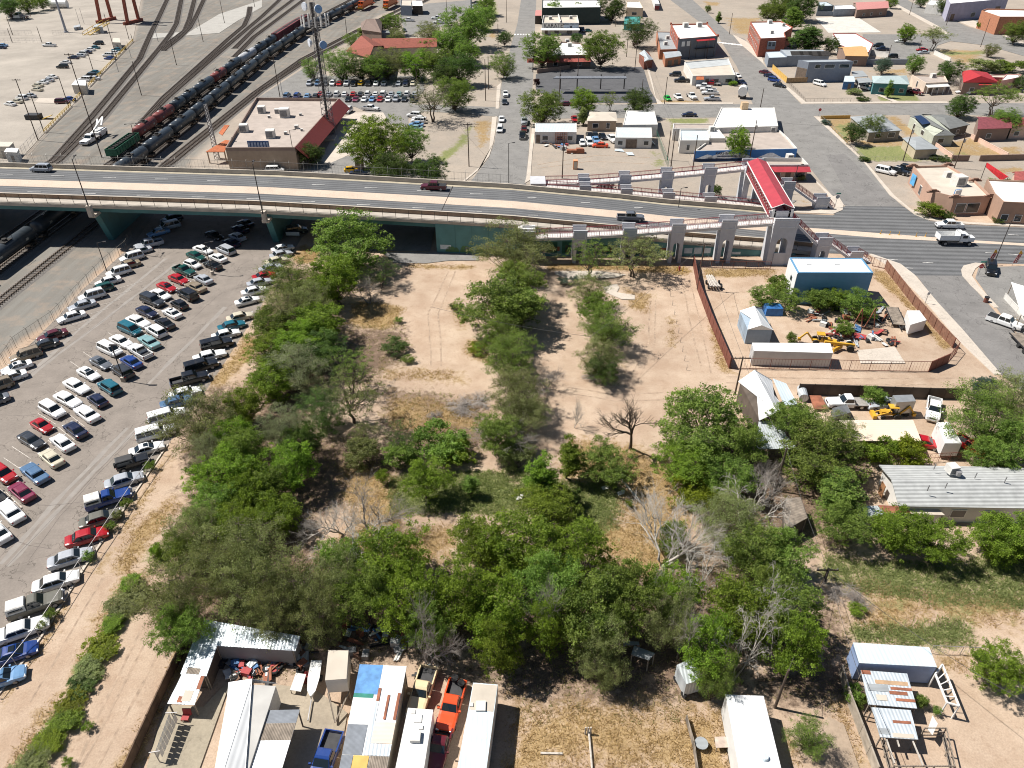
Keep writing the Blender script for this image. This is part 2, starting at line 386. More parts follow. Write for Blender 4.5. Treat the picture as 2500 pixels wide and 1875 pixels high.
def pvd(name,col,var=.12,crack=.5,scale=.25,lanes= None):
 0
 m,nt,b=nodes(name);N,L=nt.nodes,nt.links
 b.inputs['Roughness'].default_value=.9;b.inputs['Specular IOR Level'].default_value=.2
 tc=N.new('ShaderNodeTexCoord')
 n1=N.new('ShaderNodeTexNoise');n1.inputs['Scale'].default_value=scale;n1.inputs['Detail'].default_value=8;n1.inputs['Roughness'].default_value=.65
 n2=N.new('ShaderNodeTexNoise');n2.inputs['Scale'].default_value=4;n2.inputs['Detail'].default_value=5
 vo=N.new('ShaderNodeTexVoronoi');vo.feature='DISTANCE_TO_EDGE';vo.inputs['Scale'].default_value=.17
 nw=N.new('ShaderNodeTexNoise');nw.inputs['Scale'].default_value=.6;nw.inputs['Detail'].default_value=4
 ad=N.new('ShaderNodeVectorMath');ad.operation='MULTIPLY_ADD';ad.inputs[1].default_value=(5,5,5)
 L.new(tc.outputs['Object'],n1.inputs['Vector']);L.new(tc.outputs['Object'],n2.inputs['Vector']);L.new(tc.outputs['Object'],nw.inputs['Vector'])
 L.new(nw.outputs['Color'],ad.inputs[0]);L.new(tc.outputs['Object'],ad.inputs[2]);L.new(ad.outputs[0],vo.inputs['Vector'])
 def rng(x,a,b_,c,d):
  r=N.new('ShaderNodeMapRange');r.inputs[1].default_value=a;r.inputs[2].default_value=b_;r.inputs[3].default_value=c;r.inputs[4].default_value=d
  L.new(x,r.inputs[0]); return r.outputs[0]
 out= None
 fs=[rng(n1.outputs['Fac'],.3,.7,1-var,1+var),rng(n2.outputs['Fac'],.3,.7,.92,1.08),rng(vo.outputs['Distance'],0,.014,1-crack,1)]
 if lanes:
  wv=N.new('ShaderNodeTexWave');wv.bands_direction='Y';wv.inputs['Scale'].default_value=lanes;wv.inputs['Distortion'].default_value=.6;wv.inputs['Detail'].default_value=1
  mp=N.new('ShaderNodeMapping');mp.inputs['Rotation'].default_value=(0,0,R(3.5));L.new(tc.outputs['Object'],mp.inputs[0]);L.new(mp.outputs[0],wv.inputs['Vector'])
  fs.append(rng(wv.outputs['Fac'],0,1,.7,1.12))
 for f in fs:
  x=N.new('ShaderNodeMix');x.data_type='RGBA';x.blend_type='MULTIPLY';x.inputs[0].default_value=1
  if out is None:x.inputs[6].default_value=(*[q*.84 for q in col],1)
  else:L.new(out,x.inputs[6])
  L.new(f,x.inputs[7]);out=x.outputs[2]
 L.new(out,b.inputs['Base Color']);MATS[name]=m
 return m
A_LOT=pvd('worn_brown_asphalt',(.28,.243,.21),.16,.5,.3)
A_ROAD=pvd('grey_asphalt',(.265,.255,.24),.14,.45)
A_DARK=pvd('dark_asphalt',(.125,.125,.13),.16,.3)
A_MAIN=pvd('wheel_worn_asphalt',(.17,.172,.175),.12,.2,.25,lanes=.165)
A_MID=pvd('patched_asphalt',(.235,.225,.215),.15,.55)
CONC=pvd('pale_concrete',(.60,.53,.45),.1,.25)
CONC_W=pvd('white_concrete',(.68,.64,.58),.12,.3)
MEDN=pvd('pink_concrete',(.66,.53,.42),.08,.15)
LINE_W=mat('road_paint_white',(.72,.7,.66),.8,var=.3,scale=2)
_zs=[0]
def sheet(name,poly,m,lb= None,z= None,cat= None):
 0
 if z is None:_zs[0]+=1;z=.012+.0045*_zs[0]
 o=MB().poly(poly,z=z).mk(name,m)
 return tag(o,lb,cat or name.replace('_',' '),kind='structure')
def kerb(name,poly,m,lb= None,h=.13,cat='pavement'):
 return tag(MB().prism(poly,-.05,h).mk(name,m),lb,cat,kind='structure')
sheet('parking_lot',P_(21,(1150,440),(1090,500),(690,860),(480,1090),(250,1320),(60,1500),(-200,1700))+P_(31,(-600,700),(-600,2400))+P_(41,(-500,1700),(-40,1075),(0,1040),(345,560),(700,0))+P_(31,(900,1340),(1100,1050),(1420,570))+P_(21,(1810,1600),(2200,1000))+P_(22,(120,880),(300,590),(400,420))+[(-40,176),(-86,176)],A_LOT,'worn cracked parking lot left of the wooded strip',cat='parking lot')
sheet('side_street',P_(12,(1700,1640),(1830,1530),(1985,1330),(2030,1200),(2050,1060),(2060,985),(2075,910),(2090,700),(2130,560),(2170,380))+P_(13,(80,200),(110,0))+[(10,900),(28,900)]+P_(13,(240,0),(225,300),(215,620),(190,1000),(175,1300),(150,1560)),A_ROAD,'straight grey street running away from the overpass',cat='street')
sheet('cross_street',P_(13,(190,885),(1270,880),(1950,880))+P_(14,(330,880),(900,878),(1560,872),(2300,870),(2300,990),(1590,967),(480,977),(0,985))+P_(13,(1700,992),(480,1000),(190,1010)),A_ROAD,'grey cross street past the teal house',cat='street')
sheet('avenue',P_(13,(1200,-170),(1370,0),(1770,300),(1930,560),(2010,740),(2070,890))+P_(14,(0,880),(100,1000),(300,1290),(600,1659))+P_(24,(690,130),(800,260),(1150,262),(1290,225),(1190,160))+P_(14,(1090,1650),(860,1362),(480,1010),(440,985),(330,878),(0,530))+P_(13,(2000,330),(1880,290),(1560,0),(1400,-170)),A_ROAD,'wide avenue crossing the town to the main road',cat='street')
sheet('avenue_patch',P_(14,(540,1310),(700,1300),(980,1560),(1090,1655))+P_(24,(1200,160),(690,140),(580,0))+P_(14,(700,1600)),A_MID,'darker patched asphalt of the avenue near the main road',cat='street')
sheet('main_road',P_(24,(170,205),(600,228),(700,150),(1200,155),(1290,225),(1420,276),(1750,308),(2300,335),(2300,640),(1860,632),(1700,660),(1690,740),(1300,740),(1150,640),(900,560),(300,540)),A_MAIN,'main road at the foot of the overpass with dark wheel tracks',cat='main road')
sheet('median',P_(24,(330,330),(480,340),(1800,440),(2300,470),(2300,490),(1700,455),(1000,420),(430,372)),MEDN,'pale flush median of the main road',cat='median')
sheet('south_street',P_(24,(1300,736),(1480,962),(1700,1202),(2020,1572),(2300,1800),(2500,1659),(2300,1420),(1950,1020),(1720,770),(1690,738)),A_MID,'cracked grey street in front of the fenced yard',cat='street')
sheet('corner_lot',P_(24,(1830,665),(2300,655),(2300,1330),(2100,1180),(1980,1010),(1800,760)),A_ROAD,'grey forecourt of the corner shop',cat='forecourt')
sheet('depot_lot',P_(12,(30,830),(430,570),(620,640),(1430,640),(1440,760),(1330,880),(1740,892),(2080,908),(2062,986),(1780,962),(1440,940),(1300,1000),(1310,1130),(1090,1010),(850,900),(700,900),(600,830)),A_ROAD,'grey parking lot behind the flat roofed building',cat='parking lot')
sheet('depot_drive',P_(12,(480,1400),(590,1360),(840,1310),(1000,1300),(1000,1659),(480,1659)),A_ROAD,'grey drive beside the flat roofed building',cat='drive')
sheet('depot_forecourt',P_(12,(740,1000),(860,950),(1090,950),(1120,1000),(800,1210),(820,1300),(640,1380),(560,1360)),CONC,'pale concrete path by the flat roofed building',cat='path')
sheet('upper_lot',P_(12,(1230,90),(1470,30),(1840,0),(1850,90),(1640,210),(1400,270),(1290,310),(1240,180)),A_ROAD,'grey lot behind the trees near the rail yard',cat='parking lot')
sheet('canopy_lot',P_(13,(235,630),(420,585),(1140,565),(1200,760),(1265,868),(430,872),(235,760)),A_DARK,'dark asphalt lot with a long canopy',cat='parking lot')
sheet('concrete_slab',P_(14,(450,150),(800,140),(1010,275),(560,278)),CONC_W,'bare white concrete slab of a removed building',cat='slab')
sheet('shop_lot',P_(14,(850,290),(1500,292),(1600,345),(1480,385),(1460,430),(1160,520),(1050,500),(950,430)),A_ROAD,'grey lot under a round green tree',cat='parking lot')
sheet('far_road',P_(14,(850,-110),(1100,25),(1500,235),(1590,285),(1480,292),(850,290),(850,320),(1590,348),(1900,385),(2300,500),(2300,395),(2000,292),(1750,232),(1260,20),(1050,-110)),A_ROAD,'grey road winding past the far brick hall',cat='road')
sheet('yard_lot',P_(14,(1600,130),(2212,90),(2212,260),(2000,250),(1780,180)),A_ROAD,'grey lot beside the round brick hall',cat='parking lot')
sheet('rail_yard_lot',[(-400,600),(-400,170),(-150,178)]+P_(11,(180,1340),(370,1130),(600,900),(760,740),(1120,350),(1190,0))+[(-230,600)],pvd('rail_lot_gravel',(.42,.375,.32),.2,.1,.06),'dusty staff parking ground of the rail yard',cat='lot')
sheet('rail_crossing',P_(11,(1230,330),(1260,285),(1600,270),(1850,120),(2212,0),(2212,60),(2000,180),(1850,280),(1600,300)),pvd('pale_crossing',(.46,.44,.40),.1,.1),'pale service road crossing the tracks',cat='service road')
sheet('under_road',P_(22,(1080,540),(1890,545),(1900,610),(1640,612),(1450,635),(1180,632))+[],A_ROAD,'grey drive along the turquoise abutment',cat='drive')
sheet('under_bridge_road',[(-42,145.5),(-17.5,145),(-17.5,176),(8,176),(10,182),(-46,182)],A_ROAD,'road passing below the overpass',cat='road')
sheet('ramp_street',[(9,166),(64,167),(70,174),(62,177),(10,178)],A_ROAD,'short lane behind the far pedestrian ramp',cat='lane')
sheet('house_plot_path',P_(14,(930,790),(970,790),(1160,860),(1110,862)),CONC,'narrow concrete path to the teal house',cat='path')
sheet('pale_drive',P_(24,(800,1370),(1120,1340),(1210,1480),(830,1480)),CONC,'square concrete pad in the fenced yard',cat='pad')
sheet('old_slab',P_(23,(800,830),(920,810),(940,840),(920,880),(1070,905),(1070,942),(960,940),(820,880)),CONC,'bare concrete slab in the vacant lot',cat='slab')
sheet('old_slab',P_(23,(390,705),(760,700),(1000,730),(900,760),(640,760),(540,780),(400,730)),CONC,'long pale slab below the pedestrian ramp in the vacant lot',cat='slab')
sheet('yard_pad',P_(42,(180,960),(520,1000),(790,1200),(740,1500),(540,1800),(0,1800)),pvd('grey_yard',(.40,.34,.26),.15,.2),'grey packed yard between the trailers',cat='yard')
sheet('clothes_yard',P_(41,(1400,1130),(1720,1150),(1880,980),(1950,930),(1640,1800),(1200,1800)),pvd('grey_yard_pad',(.38,.33,.25),.15,.2),'packed yard below the washing line',cat='yard')
sheet('vacant_lane',P_(44,(560,1230),(690,1300),(830,1700),(500,1700),(420,1400)),pvd('packed_dirt',(.40,.31,.23),.15,.1),'dirt lane beside the white trailer',cat='lane')
kerb('pavement',P_(14,(190,735),(220,735),(370,862),(1560,858),(1570,872),(340,878)),CONC,'pale pavement round the corner plot with the parked white suv')
kerb('pavement',P_(14,(440,985),(490,990),(870,1362),(1120,1655))+P_(24,(1260,180),(1420,250),(1750,288),(2300,312),(2300,330),(1750,305),(1410,272),(1290,225),(1200,150))+P_(14,(1080,1652),(858,1366)),CONC,'pale pavement along the avenue past the gardens')
kerb('pavement',P_(24,(240,195),(520,170),(560,60))+P_(14,(420,1500),(470,1540),(600,1659))+P_(24,(640,60),(690,140),(680,185),(600,218),(240,206)),CONC,'rounded street corner pavement below the stairs')
kerb('pavement',P_(24,(900,555),(930,556),(1170,640),(1290,734),(1480,962),(1700,1202),(2020,1575),(1960,1575),(1660,1290),(1390,975),(1100,680)),CONC,'long pavement beside the brown yard fence')
kerb('pavement',P_(24,(1680,690),(1700,655),(1800,630),(1860,636),(1800,680),(1770,740),(1830,830),(2000,1010),(1960,1010),(1760,820),(1690,740)),CONC,'curved corner pavement by the feather flags')
kerb('pavement',P_(12,(1590,1659),(1800,1500),(1930,1390),(1985,1270),(2010,990),(2050,985),(2040,1090),(2020,1210),(1985,1320),(1890,1440),(1700,1600)),CONC,'curving pavement beside the straight street')
kerb('pavement',P_(12,(2040,920),(2065,920),(2085,700),(2050,730)),CONC,'short pavement north of the depot entrance')
kerb('pavement',P_(13,(215,1000),(240,1000),(205,1300),(190,1520),(140,1550),(155,1500),(180,1280)),CONC,'narrow pavement by the scrap yard gate')
kerb('pavement',P_(13,(1190,560),(1250,830),(1300,868),(1900,868),(1900,880),(1260,880),(1170,570)),CONC,'narrow pavement round the dusty truck lot')
kerb('pavement',P_(14,(1110,20),(1500,228),(1570,285),(1540,290),(1470,240),(1080,30)),CONC,'pale pavement of the winding far road')
kerb('pavement',P_(14,(1270,15),(1760,225),(2000,285),(2212,380),(2212,365),(2000,270),(1800,180),(1320,5)),CONC,'pale pavement across the far winding road')
kerb('pavement',P_(13,(1895,290),(2010,350),(2140,470),(2160,540),(2110,500),(1960,370)),CONC,'pavement along the red brick building')
zb=MB()
for i in range(9):zb.box((*g(13,1760+i*26,358+i*3)[:2],.10),(1.2,3.2,.004),0)
for i in range(6):zb.box((*g(13,60+i*24,293)[:2],.10),(.8,3.4,.004),0)
tag(zb.mk('zebra_crossing',LINE_W),'white zebra bars on the avenue by the brick buildings','crossing',kind='structure')
ln=MB()
for x,y in ((1400,630),(1100,604),(1230,675),(1930,548),(2120,560),(2120,395)):
 a,b_=g(24,x-45,y-3),g(24,x+45,y+3);ln.bar((a.x,a.y,.105),(b_.x,b_.y,.105),.16,.004)
tag(ln.mk('lane_markings',LINE_W),'white lane dashes on the main road','markings',kind='structure')
RUT=mat('rutted_sand',(.36,.265,.19),.95,var=.3,scale=1.5,stain=.6,sc_=(.46,.36,.265));SEAM=mat('tar_seam',(.12,.10,.09),.9,var=.4);WORN=mat('wheel_polished_asphalt',(.265,.24,.215),.9,var=.12,scale=.8,stain=.5,sc_=(.235,.205,.175))
def strips(name,lb,lines,w_,m,z):
 b=MB();k=0
 for r,*pts in lines:
  P=[g(r,*p) for p in pts];Q=[]
  for a,c in zip(P,P[1:]):
   n=max(2,int((c-a).length/2));Q+=[a+(c-a)*i/n for i in range(n)]
  Q.append(P[-1]);k+=1;rr=random.Random(k);d=(P[-1]-P[0]).normalized();s_=V(-d.y,d.x,0);rg=[];off=0
  for q in Q:off=off*.8+rr.uniform(-.1,.1);ww=w_*rr.uniform(.55,1.15);rg.append([q+s_*(off-ww/2)+V(0,0,z+.0006*k),q+s_*(off+ww/2)+V(0,0,z+.0006*k)])
  b.loft(rg,cap= False,closed= False)
 tag(b.mk(name,m),lb,'ground mark',kind='structure')
strips('tyre_tracks','faint tyre tracks pressed into the sand',[(41,(820,1650),(1180,1000),(1420,500)),(41,(690,1650),(1080,900),(1320,420)),(41,(640,1650),(900,1050),(1230,430)),(41,(250,1100),(620,480),(860,60)),(31,(820,1600),(1180,1020),(1500,600)),(23,(1200,950),(1190,1300),(1000,1640)),(23,(1245,940),(1250,1300),(1080,1650)),(23,(1460,740),(1560,1200),(1640,1500)),(23,(1530,740),(1650,1250),(1720,1560)),(24,(-300,1590),(700,1610),(1800,1600)),(24,(-300,1640),(700,1655),(1800,1650)),(22,(1640,700),(1480,1050),(1500,1500)),(22,(1700,700),(1560,1050),(1580,1500)),(33,(350,60),(900,150),(1800,110)),(33,(300,110),(900,210),(1600,190)),(13,(250,1420),(700,1360),(1150,1380)),(13,(250,1390),(760,1310),(1200,1330))],.3,RUT,.009)
strips('wheel_bands','pale worn wheel bands along the parking lot lanes',[(21,(1480,640),(700,1250),(100,1700)),(21,(1400,590),(800,1080),(250,1560)),(31,(1150,450),(600,1000),(60,1600)),(31,(1080,430),(560,960),(0,1580)),(21,(1900,1000),(1500,1400),(1250,1650))],.8,WORN,.017)
strips('tar_seams','dark tar seams and cracks in the parking lot',[(21,(1560,600),(900,1100),(60,1700)),(31,(1230,360),(700,930),(20,1640)),(31,(1080,560),(500,1180),(230,1560)),(21,(1850,900),(1400,1300),(1150,1600)),(31,(150,1080),(420,1090),(760,1050)),(31,(60,1370),(250,1420),(440,1450)),(31,(0,320),(200,330),(380,300)),(21,(700,1280),(900,1330),(1100,1310)),(24,(1480,960),(1700,1150),(2000,1280)),(24,(1560,830),(1850,880),(1950,1000))],.07,SEAM,.021)
def blades(name,lb,layer,n,hgt_,wid,cols,seed,thr=.45,ymax=150,spread=.22,per=7):
 rng=np.random.default_rng(seed);a=LAY[layer];hit=np.where((a>thr)&(gy<ymax)&(gy>25)&(np.abs(gx)<110))[0]
 if layer!='green':hit=hit[LAY['green'][hit]<.6]
 c=hit[rng.integers(0,len(hit),n)];x=gx[c]+rng.uniform(-.5,.5,n);y=gy[c]+rng.uniform(-.5,.5,n);s=rng.uniform(.5,1.3,n)*np.where(rng.random(n)<.12,1.7,1)
 N_=n*per;X=np.repeat(x,per)+rng.normal(0,spread,N_)*np.repeat(s,per);Y=np.repeat(y,per)+rng.normal(0,spread,N_)*np.repeat(s,per);H_=hgt_*np.repeat(s,per)*rng.uniform(.6,1.2,N_)
 an=rng.uniform(0,6.28,N_);ln=rng.uniform(.6,1.8,N_)*H_;dx,dy=np.cos(an),np.sin(an);w_=wid*rng.uniform(.7,1.4,N_);t=rng.uniform(0,6.28,N_);wx,wy=np.cos(t)*w_,np.sin(t)*w_
 v=np.stack([np.stack([X-wx,Y-wy,np.zeros(N_)],1),np.stack([X+wx,Y+wy,np.zeros(N_)],1),np.stack([X+wx*.3+dx*ln,Y+wy*.3+dy*ln,H_],1),np.stack([X-wx*.3+dx*ln,Y-wy*.3+dy*ln,H_],1)],1).reshape(-1,3)
 me=np_mesh(name,v,np.arange(N_*4).reshape(-1,4),leaf_mat(name+'_blades',cols[0],cols[1],.5),np.clip(np.repeat(rng.normal(.5,.25,n),per)+rng.normal(0,.12,N_),0,1))
 o=bpy.data.objects.new(name,me);COL.objects.link(o);tag(o,lb,'grass',kind='stuff')
def leaf_mat(name,dark,light,trans=.42):
 m,nt,b=nodes(name);N,L=nt.nodes,nt.links
 b.inputs['Roughness'].default_value=.6;b.inputs['Specular IOR Level'].default_value=.25
 at=N.new('ShaderNodeAttribute');at.attribute_name='tint'
 oi=N.new('ShaderNodeObjectInfo')
 mx=N.new('ShaderNodeMix');mx.data_type='RGBA';mx.inputs[6].default_value=(*dark,1);mx.inputs[7].default_value=(*light,1)
 L.new(at.outputs['Fac'],mx.inputs[0])
 hs=N.new('ShaderNodeHueSaturation');mr=N.new('ShaderNodeMapRange');mr.inputs[3].default_value=.8;mr.inputs[4].default_value=1.2
 mh=N.new('ShaderNodeMapRange');mh.inputs[3].default_value=.485;mh.inputs[4].default_value=.515
 L.new(oi.outputs['Random'],mr.inputs[0]);L.new(mr.outputs[0],hs.inputs['Value']);L.new(oi.outputs['Random'],mh.inputs[0]);L.new(mh.outputs[0],hs.inputs['Hue'])
 L.new(mx.outputs[2],hs.inputs['Color']);L.new(hs.outputs[0],b.inputs['Base Color'])
 tr=N.new('ShaderNodeBsdfTranslucent');tm=N.new('ShaderNodeMix');tm.data_type='RGBA';tm.blend_type='MULTIPLY';tm.inputs[0].default_value=1;tm.inputs[7].default_value=(1.35,1.45,.9,1);L.new(hs.outputs[0],tm.inputs[6]);L.new(tm.outputs[2],tr.inputs['Color'])
 ms=N.new('ShaderNodeMixShader');ms.inputs[0].default_value=trans
 L.new(b.outputs[0],ms.inputs[1]);L.new(tr.outputs[0],ms.inputs[2]);L.new(ms.outputs[0],N['Material Output'].inputs['Surface'])
 return m
LEAF=dict(bright=leaf_mat('bright_green_leaves',(.075,.125,.012),(.24,.335,.04)),green=leaf_mat('green_leaves',(.07,.12,.022),(.235,.32,.065)),olive=leaf_mat('olive_leaves',(.105,.125,.045),(.29,.32,.125)),dark=leaf_mat('dark_green_leaves',(.034,.068,.018),(.12,.18,.04)),yellow=leaf_mat('yellow_green_leaves',(.09,.12,.008),(.235,.27,.02)),blue=leaf_mat('blue_green_leaves',(.04,.075,.055),(.13,.18,.14)),grey=leaf_mat('grey_green_leaves',(.125,.14,.08),(.28,.29,.17)),plum=leaf_mat('plum_leaves',(.03,.012,.014),(.075,.03,.035)))
BARK=mat('bark',(.10,.075,.055),.95,var=.4,scale=4,bump=.5)
BARK_P=mat('pale_dead_wood',(.46,.42,.37),.9,var=.25,scale=3)
BARK_G=mat('grey_dead_wood',(.29,.255,.225),.95,var=.35,scale=3)
def tube_np(vs,fs,pts,rad,n=5):
 0
 o=len(vs)
 for k,p in enumerate(pts):
  d=(pts[min(k+1,len(pts)-1)]-pts[max(k-1,0)]);d=d/(np.linalg.norm(d)+1e-9)
  a=np.cross(d,(0,0,1) if abs(d[2])<.9 else (1,0,0));a/=np.linalg.norm(a);b=np.cross(d,a)
  for i in range(n):
   t=2*math.pi*i/n;vs.append(p+(a*math.cos(t)+b*math.sin(t))*rad[k])
 for k in range(len(pts)-1):
  for i in range(n):
   j=(i+1)%n;fs.append((o+k*n+i,o+k*n+j,o+(k+1)*n+j,o+(k+1)*n+i))
def np_mesh(name,v,f,m,tint= None,smooth= False):
 me=bpy.data.meshes.new(name);v=np.asarray(v,np.float32);f=np.asarray(f,np.int32)
 me.vertices.add(len(v));me.vertices.foreach_set('co',v.ravel())
 me.loops.add(f.size);me.loops.foreach_set('vertex_index',f.ravel())
 me.polygons.add(len(f));me.polygons.foreach_set('loop_start',np.arange(len(f),dtype=np.int32)*f.shape[1])
 if smooth:me.polygons.foreach_set('use_smooth',np.ones(len(f),bool))
 me.update(calc_edges= True);me.materials.append(m)
 if tint is not None:
  a=me.attributes.new('tint','FLOAT','FACE');a.data.foreach_set('value',np.asarray(tint,np.float32))
 return me
def wander(rng,a,b,n=5,amp=.12):
 t=np.linspace(0,1,n)[:,None];L_=np.linalg.norm(b-a)
 p=a+(b-a)*t;w_=rng.normal(0,amp*L_,(n,3))*np.sin(t*math.pi)*.7
 return p+w_
def leaf_quads(rng,cen,spread,nl,size,flat=.55,tint= None):
 0
 n=len(cen)*nl
 off=rng.normal(0,1,(n,3));off/=np.linalg.norm(off,axis=1)[:,None]+1e-9
 off*=(rng.random((n,1))**.5)*np.repeat(spread,nl)[:,None];off[:,2]*=flat
 c=np.repeat(cen,nl,0)+off
 a=rng.normal(0,1,(n,3));a/=np.linalg.norm(a,axis=1)[:,None]
 up=rng.normal(0,.75,(n,3));up[:,2]+=.9
 b=np.cross(a,up);b/=np.linalg.norm(b,axis=1)[:,None]+1e-9
 s=size*rng.uniform(.6,1.35,(n,1));a=a*s*.75;b=b*s*.5
 v=np.stack([c-a,c-b*.9,c+a,c+b*.9],1).reshape(-1,3)
 f=np.arange(n*4).reshape(-1,4)
 t=np.repeat(tint,nl)+rng.normal(0,.16,n)
 return v,f,np.clip(t,0,1)
PROTO={}
def trp(key,seed,H,Rr,th,lobes=22,sprays=17,nl=24,leaf=.19,shape='round',rtrunk=.22,lob=.36,spr=.62,bare=.0,stems=1):
 rng=np.random.default_rng(seed)
 tv,tf=[],[]
 ch=(H-th)/2;cz=th+ch
 cs=[]
 while len(cs)<lobes:
  p=rng.normal(0,1,3);p/=np.linalg.norm(p);r=rng.uniform(.35,.9)
  p=p*r
  if shape=='round' and p[2]<-.97: continue
  if shape=='cone':k=1-.45*(p[2]+1);p[0]*=k;p[1]*=k
  if shape=='umbrella' and p[2]<-.1: continue
  q=np.array([p[0]*Rr,p[1]*Rr,cz+p[2]*ch])
  if all(np.linalg.norm(q-c)>Rr*.26 for c in cs) or rng.random()<.05:cs.append(q)
 cs=np.array(cs)
 bases=[np.array([0,0,0.])] if stems==1 else [np.array([rng.normal(0,.35),rng.normal(0,.35),0]) for _ in range(stems)]
 tops=[]
 for b0 in bases:
  tp=np.array([b0[0]*2+rng.normal(0,.25),b0[1]*2+rng.normal(0,.25),th*rng.uniform(.85,1.1)])
  pts=wander(rng,b0,tp,4,.08);rr=rtrunk/(stems**.5);tube_np(tv,tf,pts,[rr*1.35,rr,rr*.9,rr*.8],7);tops.append(tp)
 cen,spread,tint=[],[],[]
 for q in cs:
  tp=tops[rng.integers(len(tops))]
  lr=Rr*lob*rng.uniform(.7,1.25)
  mid=tp+(q-tp)*.5+np.array([0,0,-.10*np.linalg.norm(q-tp)])
  pts=np.concatenate([wander(rng,tp,mid,4,.08),wander(rng,mid,q,4,.08)[1:]])
  r0=rtrunk*.42*rng.uniform(.7,1.1);tube_np(tv,tf,pts,np.linspace(r0,r0*.25,len(pts)),5)
  lt=rng.uniform(.3,.75)
  for k in range(sprays):
   d=rng.normal(0,1,3);d[2]+=.25;d/=np.linalg.norm(d)
   s=q+d*lr*rng.uniform(.45,1.05)*np.array([1,1,.75])
   if s[2]<.25:s[2]=.25+rng.random()*.3
   if k%3==0 or bare:tube_np(tv,tf,wander(rng,q,s+d*.2,3,.12),[r0*.22,r0*.14,.008],3)
   if rng.random()<bare: continue
   cen.append(s);spread.append(spr*rng.uniform(.6,1.3));tint.append(lt+rng.normal(0,.24)+.08*d[2])
 v,f,t=leaf_quads(rng,np.array(cen),np.array(spread),int(nl*1.65),leaf*.8,tint=np.array(tint))
 PROTO[key]=(np_mesh('crown_'+key,v,f,LEAF['green'],t),np_mesh('trunk_'+key,tv,tf,BARK),H,Rr,cz)
trp('round_a',1,10,5,.9,lobes=32)
trp('round_b',2,10,5,1.2,lobes=28,lob=.34)
trp('round_c',3,10,5,.8,lobes=32,spr=.75,leaf=.21)
trp('round_d',4,10,5,.8,lobes=28,lob=.4,sprays=20)
trp('fine_a',5,10,5,.9,lobes=30,leaf=.135,nl=34,spr=.8,sprays=16,bare=.07)
trp('fine_b',6,10,5,.9,lobes=30,leaf=.13,nl=34,spr=.75,sprays=16,bare=.12,stems=2)
trp('sparse_a',7,10,5,2.6,lobes=20,sprays=13,nl=20,leaf=.15,bare=.35,lob=.42,stems=2)
trp('sparse_b',8,10,5,2.0,lobes=16,sprays=14,nl=20,leaf=.15,bare=.25,lob=.34,stems=3)
trp('umbrella',9,10,6,3.2,lobes=20,shape='umbrella',leaf=.15,nl=26,bare=.1,stems=3)
trp('column',10,10,1.7,.9,lobes=34,sprays=12,nl=18,leaf=.17,lob=.5,spr=.42,rtrunk=.14)
trp('bush_a',11,4,3,.5,lobes=18,sprays=14,nl=22,leaf=.16,spr=.5,rtrunk=.09,stems=4)
trp('bush_b',12,4,3,.4,lobes=14,sprays=16,nl=22,leaf=.2,spr=.5,rtrunk=.09,stems=4,lob=.4)
trp('weed',13,2,1.6,.2,lobes=14,sprays=10,nl=16,leaf=.11,spr=.34,rtrunk=.04,stems=4)
trp('cypress',14,6,1.5,.3,lobes=36,sprays=14,nl=18,leaf=.11,shape='cone',lob=.42,spr=.3,rtrunk=.12)
trp('conifer',15,12,5,1.2,lobes=40,sprays=16,nl=24,leaf=.2,shape='cone',lob=.3,spr=.6)
trp('far_a',31,9,5,.5,lobes=52,sprays=17,nl=26,leaf=.15,lob=.30,spr=.55,rtrunk=.2)
trp('far_b',32,9,5,.9,lobes=44,sprays=17,nl=26,leaf=.15,lob=.32,spr=.6,rtrunk=.2)
trp('far_c',33,9,5,.7,lobes=46,sprays=16,nl=32,leaf=.11,lob=.32,spr=.6,rtrunk=.18,bare=.05,stems=2)
def dead_proto(key,seed,H,spread,levels=4,m= None,stems=1,lean=0.,droop=0.,r0=.2,fork=(3,4)):
 rng=np.random.default_rng(seed);tv,tf=[],[]
 def grow(p,d,L_,r,lv):
  q=p+d*L_;pts=wander(rng,p,q,4,.07)
  if droop:pts[:,2]-=droop*np.linspace(0,1,4)**2*L_*(levels-lv)*.35
  tube_np(tv,tf,pts,np.linspace(r,r*.62,4),6 if lv>2 else 4)
  if lv==0: return
  for k in range(rng.integers(*fork)+1):
   nd=d+rng.normal(0,spread,3);nd[2]+=.12;nd/=np.linalg.norm(nd)
   i=3 if k<2 else rng.integers(1,4)
   grow(pts[i],nd,L_*rng.uniform(.55,.85),r*rng.uniform(.42,.6),lv-1)
 for s in range(stems):
  d=np.array([lean+rng.normal(0,.16*stems),rng.normal(0,.16*stems),1.]);d/=np.linalg.norm(d)
  grow(np.array([0,0,-.1]),d,H*.33,r0,levels)
 v=np.array(tv);zt=v[:,2].max();v*=H/zt
 PROTO[key]=(None,np_mesh('wood_'+key,v,tf,m),H,max(np.abs(v[:,0]).max(),.1),H*.6)
dead_proto('bare_dark',21,9,.38,5,BARK,r0=.27)
dead_proto('bare_white',22,8,.42,5,BARK_P,stems=3,r0=.13)
dead_proto('bare_grey',23,7,.5,5,BARK_G,stems=2,r0=.13)
dead_proto('bare_droop',24,6,.5,4,BARK_P,stems=3,droop=.5,r0=.1)
dead_proto('brush',25,1.6,.9,4,BARK_G,stems=5,r0=.045,fork=(3,5))
def ppm(P): return CF/(P[1]*_c-(P[2]-CH)*_s)
_rz=random.Random(5)
